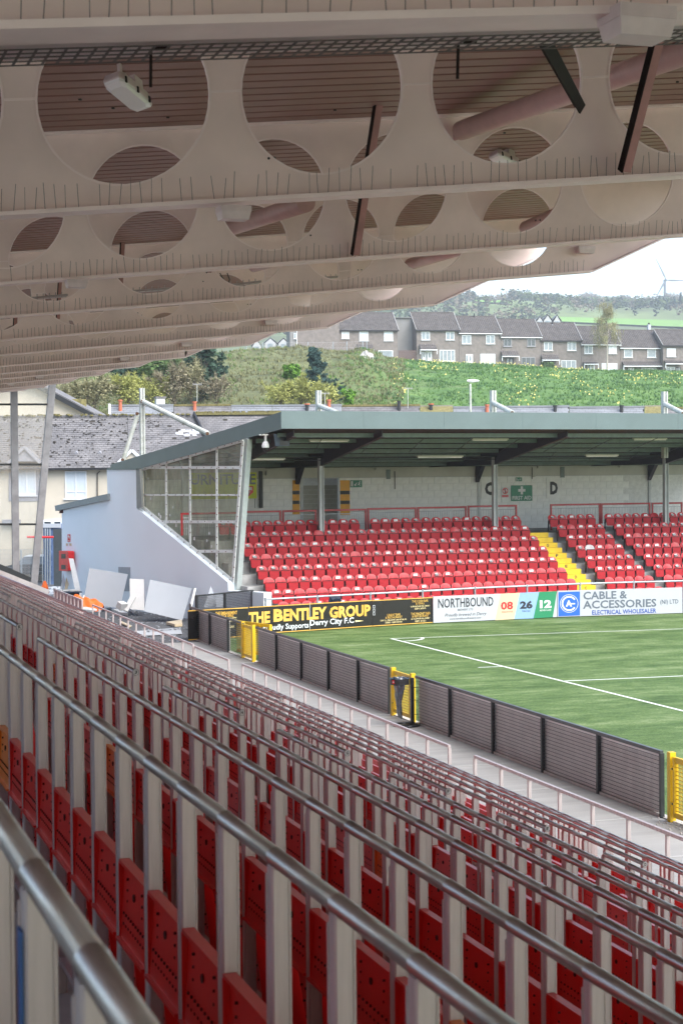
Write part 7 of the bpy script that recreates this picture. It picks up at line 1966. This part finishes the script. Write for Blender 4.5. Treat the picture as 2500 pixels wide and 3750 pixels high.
# wind turbine
DT = 1450.0; hub = ap(2435, 1026, DT); t = thing('wind_turbine', 'white wind turbine turning its three blades above the hazy ridge', 'wind turbine', Vector((hub.x, hub.y, hub.z - 60)))
wt = mat('turbine_white', (.13, .15, .17), .5, var=.02)
mb = MB(); mb.tube([Vector((hub.x, hub.y, 110)) + FH_ * 3, Vector((hub.x, hub.y, hub.z)) + FH_ * 3], [1.6, 1.1], 14); mb.build('tower', wt, t)
mb = MB(); mb.tube([hub - FH_ * 2.5, hub - FH_ * 1.5, hub + FH_ * 5, hub + FH_ * 6], [.4, 1.15, 1.2, .7], 12); mb.build('nacelle', wt, t)
for (bx, by) in ((2394, 940), (2532, 1029), (2391, 1104)):
    e = ap(bx, by, DT) - FH_ * 2; s_ = hub - FH_ * 2; d = (e - s_).normalized(); sd = d.cross(FH_).normalized(); mb = MB(); L = (e - s_).length
    pr = [(0, .45, .4), (.08, .7, .45), (.2, 1.3, .3), (.5, .85, .18), (.85, .42, .1), (1, .15, .04)]; k0 = 0
    for f, c_, th in pr:
        q = s_ + d * L * f
        c_ *= 1.35; mb.v += [q + sd * c_ * .35, q + FH_ * th, q - sd * c_ * .65, q - FH_ * th]
    for i in range(len(pr) - 1):
        for j in range(4): mb.f.append((i * 4 + j, i * 4 + (j + 1) % 4, (i + 1) * 4 + (j + 1) % 4, (i + 1) * 4 + j))
    mb.build('blade', wt, t)

# ================================================================ LEFT YARD: SCREEN, CONTAINER, BUILDING MATERIALS
YS = 77.3
scr2 = thing('end_screen', 'tall clear screen with two grey raking columns at the far end of the near stand', 'screen', at(90, 2110, Y=YS))
colm = mat('screen_column_grey', (.27, .27, .28), .55, metal=.2, var=.25, scale=2)
def scol(a, b, w_): A_, Bq = at(*a, Y=YS), at(*b, Y=YS); mb = MB(); mb.bar(A_, Bq, w_, .25, up=(0, 1, 0)); mb.build('raking_column', colm, scr2)
scol((52, 1425), (60, 2160), .30); scol((194, 1395), (122, 2170), .30)
for y in (1481, 1701, 1920): A_, Bq = at(-200, y, Y=YS + .02), at(lerp(188, 135, (y - 1450) / 600), y, Y=YS + .02); mb = MB(); mb.bar(A_, Bq, .05, .09); mb.build('transom', M['fence'], scr2)
ys_ = [1400, 1481, 1701, 1920, 2140]
for (xa, xb) in ((-200, 52), (56, None)):
    for y0, y1 in zip(ys_, ys_[1:]):
        xb0, xb1 = (lerp(192, 126, (y0 - 1410) / 720), lerp(192, 126, (y1 - 1410) / 720)) if xb is None else (xb, xb)
        mb = MB(); mb.add([at(xa, y0, Y=YS), at(xb0, y0, Y=YS), at(xb1, y1, Y=YS), at(xa, y1, Y=YS)], [(0, 1, 2, 3)]); mb.build('pane', M['glassclear'], scr2)
mb = MB(); A_, Bq = at(-150, 2010, Y=YS - .1), at(112, 2125, Y=YS - .1); mb.bar(A_, Bq, .15, .25); mb.build('bottom_gasket', M['fence'], scr2)
mb = MB(); A_, Bq = at(-100, 2062, Y=YS - .6), at(172, 2172, Y=YS - .6); mb.bar(A_, Bq, .8, .35); tag(mb.build('stand_kerb', M['concrete'], org=A_), 'sloping concrete kerb under the far glass screen', 'kerb')
# container and dark panel
def box_thing(name, label, cat, x0, y0, x1, y1, D, m, dep=.3, part='panel'):
    a, b = ap(x0, y1, D), ap(x1, y1, D); z1 = ap(x0, y0, D).z; t = thing(name, label, cat, a); mb = MB(); mb.prism([a, b, Vector((b.x, b.y, z1)), Vector((a.x, a.y, z1))], FH_ * dep); mb.build(part, m, t); return t, a, b, z1
cont = mat('container_blue', (.10, .16, .30), .5, var=.3, scale=3)
t, a, b, z1 = box_thing('shipping_container', 'blue steel container with its door edge towards the pale wall', 'container', 162, 1925, 227, 2142, 96, cont, dep=6, part='body')
for i in range(5):
    q0, q1 = ap(170 + i * 1, 1950 + i * 38, 95.9), ap(190, 1965 + i * 38, 95.9); mb = MB(); mb.bar(Vector((q0.x, q0.y, q0.z)), Vector((q1.x, q1.y, q0.z)), .12, .28); mb.build('door_lug', cont, t)
for x in (167, 175, 184): p, q = ap(x, 1935, 95.8), ap(x, 2140, 95.8); mb = MB(); mb.tube([p, q], .04, 6); mb.build('lock_rod', M['galv'], t)
mb = MB(); mb.bar(a + Zv * (z1 - a.z) - FH_ * .05, b + Zv * (z1 - a.z) - FH_ * .05, .2, .22); mb.build('top_beam', M['boardwhite'], t)
box_thing('dark_panel', 'dark grey upright panel between the blue container and pale wall', 'panel', 198, 1937, 228, 2150, 94.5, mat('dark_panel', (.04, .05, .058), .7, var=.15), dep=.15)
t = thing('barrier_pole', 'red horizontal pole crossing in front of the blue container', 'pole', ap(113, 1968, 94)); mb = MB(); mb.tube([ap(100, 1967, 94), ap(197, 1967, 94)], .06, 8); mb.build('pole_tube', M['sred'], t)
# mesh site fence
t = thing('site_fence', 'galvanised mesh site fence before the parked car', 'fence', ap(40, 2130, 90))
for x0, x1 in ((0, 78), (82, 158)):
    A_, Bq = ap(x0, 2150, 90), ap(x1, 2150, 90); H_ = 2.1 ; f_ = MB(); A_.z = Bq.z = .1
    f_.tube([A_, A_ + Zv * H_, Bq + Zv * H_, Bq, A_], .025, 6); fr_ = f_.build('fence_panel', M['galv'], t)
    mb = MB()
    for i in range(1, 16): q = A_.lerp(Bq, i / 16); mb.bar(q, q + Zv * H_, .008, .008, up=FH_)
    for i in range(1, 9): mb.bar(A_ + Zv * H_ * i / 9, Bq + Zv * H_ * i / 9, .008, .008)
    mb.build('wire_mesh', M['galv'], fr_)
# parked car
pc = ap(140, 2095, 98); pc.z = 0; t = thing('parked_car', 'dark car with silver roof parked behind the mesh site fence', 'car', pc)
def carp(x, y, z): return pc + RH_ * x + FH_ * y + Zv * z
body = [(-2.1, .45), (-2.15, .85), (-1.5, 1.0), (1.7, 1.02), (2.1, .85), (2.15, .4)]
mb = MB(); mb.prism([carp(x, 0, z) for x, z in body], FH_ * 1.7); mb.build('body', mat('car_dark_paint', (.03, .035, .04), .25, spec=.8), t)
cab = [(-1.3, 1.0), (-.8, 1.45), (.9, 1.47), (1.55, 1.02)]
mb = MB(); mb.prism([carp(x, .15, z) for x, z in cab], FH_ * 1.4); mb.build('cabin_glass', M['pane'], t)
mb = MB(); mb.prism([carp(x, .12, z) for x, z in ((-.85, 1.43), (.92, 1.45), (.85, 1.52), (-.75, 1.5))], FH_ * 1.46); mb.build('roof_panel', M['silver'], t)
for x in (-1.35, 1.35):
    mb = MB(); mb.tube([carp(x, -.02, .32), carp(x, .2, .32)], .32, 16); w_ = mb.build('wheel', M['blackpl'], t); mb = MB(); mb.tube([carp(x, -.04, .32), carp(x, -.01, .32)], .2, 12); mb.build('rim', M['silver'], w_)
for x in (-2.12, 2.1): mb = MB(); mb.box(carp(x, .1, .78), (.1, .2, .14)); mb.build('lamp', M['white'], t)
# leaning boards and offcuts at the pale wall
def leaning(name, label, pts, D, m, th=.05, cat='board', z0=True):
    P3 = [ap(x, y, D - .012 * (y - 2080) * .5) for x, y in pts]
    lo_ = min(p.z for p in P3); P3 = [p - Zv * 0 for p in P3]
    t = thing(name, label, cat, P3[-1], 0, 'building boards leaning on the pale wall'); mb = MB(); mb.prism(P3[::-1], FH_ * th); mb.build('sheet', m, t); return t
def l1(x, y): return (x * .4464, 1900 + y * .4464)
gb = gs_at = None
leaning('leaning_board', 'largest pale board leaning left of the wall niche', [l1(735, 405), l1(1050, 455), l1(985, 735), l1(685, 690)], 77.0, M['boardwhite'])
leaning('leaning_board', 'upright white board right of the wall niche', [l1(1065, 492), l1(1182, 497), l1(1185, 752), l1(1070, 738)], 74.6, M['white'], th=.12)
leaning('leaning_board', 'wide pale board leaning right, behind the black mesh fence', [(550, 2123), (703, 2155), (668, 2272), (528, 2238)], 71.6, M['boardwhite'])
leaning('leaning_board', 'narrow curved strip of board at the red cabinet', [c5(440, 1210), c5(470, 1212), c5(527, 1470), c5(490, 1462)], 81.2, M['white'])
leaning('leaning_board', 'thin tilted strip right of the widest board', [c5(1240, 1400), c5(1254, 1400), c5(1225, 1525), c5(1210, 1525)], 69.8, M['white'])
leaning('leaning_board', 'pointed shard of board near the screen foot', [c5(1345, 1388), c5(1386, 1490), c5(1376, 1520), c5(1300, 1525)], 68.9, M['boardwhite'])
leaning('leaning_board', 'small squarish board at the right of the shards', [c5(1376, 1437), c5(1432, 1445), c5(1425, 1520), c5(1380, 1520)], 68.4, M['boardwhite'])
leaning('leaning_board', 'white lettered strip leaning by the wall corner', [c5(405, 1308), c5(428, 1305), c5(402, 1425), c5(384, 1424)], 84.0, M['white'])
leaning('leaning_board', 'pale wooden strip beside the lettered one', [c5(424, 1330), c5(440, 1375), c5(425, 1430), c5(410, 1425)], 83.5, M['bcream'])
# loose slabs on the asphalt
def loose(label, pts, h, m, name='loose_slab', cat='slab'):
    P3 = [at(x, y, Z=.02) for x, y in pts]; t = thing(name, label, cat, P3[0], 0, 'offcuts lying on the asphalt'); mb = MB(); mb.prism(P3[::-1], (0, 0, h)); mb.build('slab_body', m, t); return t, P3
loose('long white curved offcut on the asphalt by the jacket', [l1(800, 735), l1(925, 730), l1(935, 742), l1(860, 752)], .10, M['white'])
loose('long bowed white offcut nearest the pale wall niche', [l1(930, 742), l1(1045, 780), l1(1050, 795), l1(985, 785), l1(910, 750)], .10, M['white'])
loose('short white block left of the upright board', [l1(1060, 735), l1(1115, 765), l1(1100, 778), l1(1055, 750)], .12, M['white'])
loose('thick pale slab beside the black mesh fence', [k2(18, 365), k2(130, 348), k2(134, 380), k2(80, 383)], .10, M['bcream'])
loose('small cream scrap in front of the guard rail', [l1(990, 845), l1(1080, 885), l1(1060, 893), l1(992, 860)], .05, M['bcream'])
t, P3 = loose('flat white lettered banner lying on the asphalt', [(468, 2315), (660, 2300), (668, 2322), (490, 2330)], .02, M['bwhite'], 'ground_banner', 'banner')
text('NORTHBOUND', 'lettering', M['ink'], t, P3[0] + Zv * .03, (P3[1] - P3[0]).normalized(), (P3[3] - P3[0]).normalized() * -1, .8, 6.2, -.9, -.3, off=.0)
t = thing('propped_offcut', 'white slab propped slanting against the upright board', 'slab', ap(*l1(1020, 760), 73.8), 0, 'building boards leaning on the pale wall'); mb = MB(); A_, Bq = ap(*l1(1030, 755), 73.6), ap(*l1(1098, 630), 73.9); mb.bar(A_, Bq, .22, .12, up=FH_); mb.build('slab_body', M['white'], t)
mb = MB(); A_, Bq = ap(*l1(985, 720), 73.7), ap(*l1(1020, 745), 73.5); mb.bar(A_ + Zv * .1, Bq + Zv * .1, .35, .3); mb.build('foot_block', M['white'], t)
mb = MB()
for i in range(240):
    p = at(R_.uniform(330, 680), R_.uniform(2235, 2350), Z=.01); s_ = R_.uniform(.01, .06); mb.box(p, (s_ * 1.5, s_, .02), rz=R_.random() * 3)
for i in range(26):
    p = at(R_.uniform(175, 270), R_.uniform(2150, 2180), Z=.05); s_ = R_.uniform(.08, .3); mb.box(p, (s_ * 1.5, s_, .1), rz=R_.random() * 3)
tag(mb.build('rubble', M['boardwhite'], kind='stuff'), 'white plaster crumbs and scraps over the asphalt', 'rubble')
# red cabinet, signs
q = gp(233, 2055, OFF - .3); t = thing('extinguisher_cabinet', 'red plastic double extinguisher cabinet at the left edge of the pale wall', 'cabinet', q)
def gpo(x, y, o): return gp(x, y, OFF + o)
mb = MB(); mb.prism([gpo(*c5(x, y), -.35) for x, y in ((378, 1162), (432, 1164), (438, 1172), (438, 1285), (430, 1293), (378, 1288))][::-1], GN * .3); bod = mb.build('cabinet_body', mat('cabinet_red', (.75, .03, .03), .35), t)
for y0, y1 in ((1182, 1212), (1252, 1280)):
    mb = MB(); mb.prism([gpo(*c5(x, y), -.355) for x, y in ((392, y0), (420, y0), (420, y1), (392, y1))][::-1], GN * .01); mb.build('window', M['blackpl'], bod)
for y in (1180, 1192, 1262, 1274): mb = MB(); mb.box(gpo(*c5(438, y), -.3), (.12, .12, .05)); mb.build('latch', M['sred'], bod)
mb = MB(); mb.prism([gpo(*c5(x, y), -.04) for x, y in ((432, 1166), (462, 1168), (462, 1212), (432, 1212))][::-1], GN * .03); mb.build('back_plate', M['blackpl'], t)
def gsign(x0, y0, x1, y1, m, name, lb, cat='sign'):
    t = thing(name, lb, cat, gpo(x0, y1, -.02)); mb = MB(); mb.prism([gpo(x, y, -.03) for x, y in ((x0, y0), (x1, y0), (x1, y1), (x0, y1))][::-1], GN * .02); mb.build('plate', m, t); return t
t = gsign(*c5(432, 1057), *c5(448, 1104), M['sred'], 'fire_sign', 'red fire extinguisher sign on the pale wall')
mb = MB()
for pts in (((435, 1064), (439, 1060), (441, 1075), (435, 1077)), ((441, 1066), (446, 1066), (446, 1084), (441, 1084)), ((434, 1095), (446, 1095), (446, 1099), (434, 1099))): mb.add([gpo(*c5(x, y), -.036) for x, y in pts], [(0, 1, 2, 3)])
mb.build('sign_print', M['white'], t)
gsign(*c5(422, 1115), *c5(431, 1130), M['bcream'], 'small_notice', 'tiny yellow notice, left of two under the fire sign'); gsign(*c5(443, 1115), *c5(455, 1130), M['bcream'], 'small_notice', 'tiny yellow notice, right of two under the fire sign')
# black crate, jacket
q = at(*c5(440, 1475), Z=0); q = ap(*c5(440, 1455), 80); t = thing('black_crate', 'black plastic crate with white scraps by the balustrade', 'crate', q)
mb = MB(); mb.box(q + Zv * .0, (.9, .6, .4)); mb.build('crate_body', M['blackpl'], t); mb = MB(); mb.box(q + Zv * .22 + RH_ * .1, (.95, .64, .05)); mb.build('crate_rim', navy, t)
for i in range(3): mb = MB(); mb.box(q + Zv * (.3) + RH_ * R_.uniform(-.3, .4), (.45, .25, .08), rz=R_.random()); mb.build('scrap', M['white'], t)
q = ap(300, 2212, 72.5); t = thing('hi_vis_jacket', 'orange high visibility jacket heaped over the end of the balustrade', 'jacket', q)
hv = mat('hi_vis_orange', (.90, .16, .02), .6, var=.1, bump=.4, bscale=9)
mb = MB(); n, mI = 30, 14
for j in range(mI + 1):
    for i in range(n + 1):
        u_, v_ = i / n, j / mI; x = -.45 + 1.35 * u_; prof = (1 - u_) ** .55 * .48 * (.55 + .45 * min(1, u_ * 9)) ; y = (v_ - .5) * .7
        z = prof * (1 - abs(v_ * 2 - 1) ** 2.5) + .04 * math.sin(u_ * 21 + v_ * 8) + .03 * math.sin(v_ * 17 + u_ * 5) - .18 * (1 - (1 - abs(v_ * 2 - 1)) ** .5)
        mb.v.append(q + RH_ * x + FH_ * y + Zv * (z - .05))
for j in range(mI):
    for i in range(n): k = j * (n + 1) + i; mb.f.append((k, k + 1, k + n + 2, k + n + 1))
jk = mb.build('jacket_cloth', hv, t, smooth=True)
mb = MB(); mb.tube([q + RH_ * (-.02 + .03 * k_) - FH_ * (.36 - .09 * k_) + Zv * (-.16 + .13 * k_) for k_ in range(5)], .035, 6); mb.build('reflective_band', M['silver'], jk)
mb = MB(); mb.tube([q + RH_ * a + Zv * b - FH_ * .25 for a, b in ((-.3, -.22), (0, -.18), (.4, -.22), (.85, -.28))], [.08, .12, .12, .07], 8); mb.build('grey_hem', M['silver'], jk)
q = ap(165, 2150, 84); t = thing('orange_cone', 'small orange bag behind the left end of the balustrade', 'bag', q); mb = MB(); mb.tube([q - Zv * .3, q + Zv * .0, q + Zv * .3], [.2, .17, .06], 8); mb.build('bag_cloth', hv, t)

# ================================================================ HAZE
mb = MB(); mb.box((500, 950, 139), (3400, 3300, 286)); hz = mb.build('haze', None); hz['kind'] = 'stuff'
tag(hz, 'pale blue haze softening the far hill and houses', 'haze')
hm = bpy.data.materials.new('haze_air'); hm.use_nodes = True; n = hm.node_tree; n.nodes.clear(); o_ = n.nodes.new('ShaderNodeOutputMaterial'); v_ = n.nodes.new('ShaderNodeVolumePrincipled')
v_.inputs['Color'].default_value = (.86, .93, 1.0, 1); v_.inputs['Density'].default_value = .00038; v_.inputs['Anisotropy'].default_value = .2
n.links.new(v_.outputs[0], o_.inputs['Volume']); hz.data.materials.append(hm)
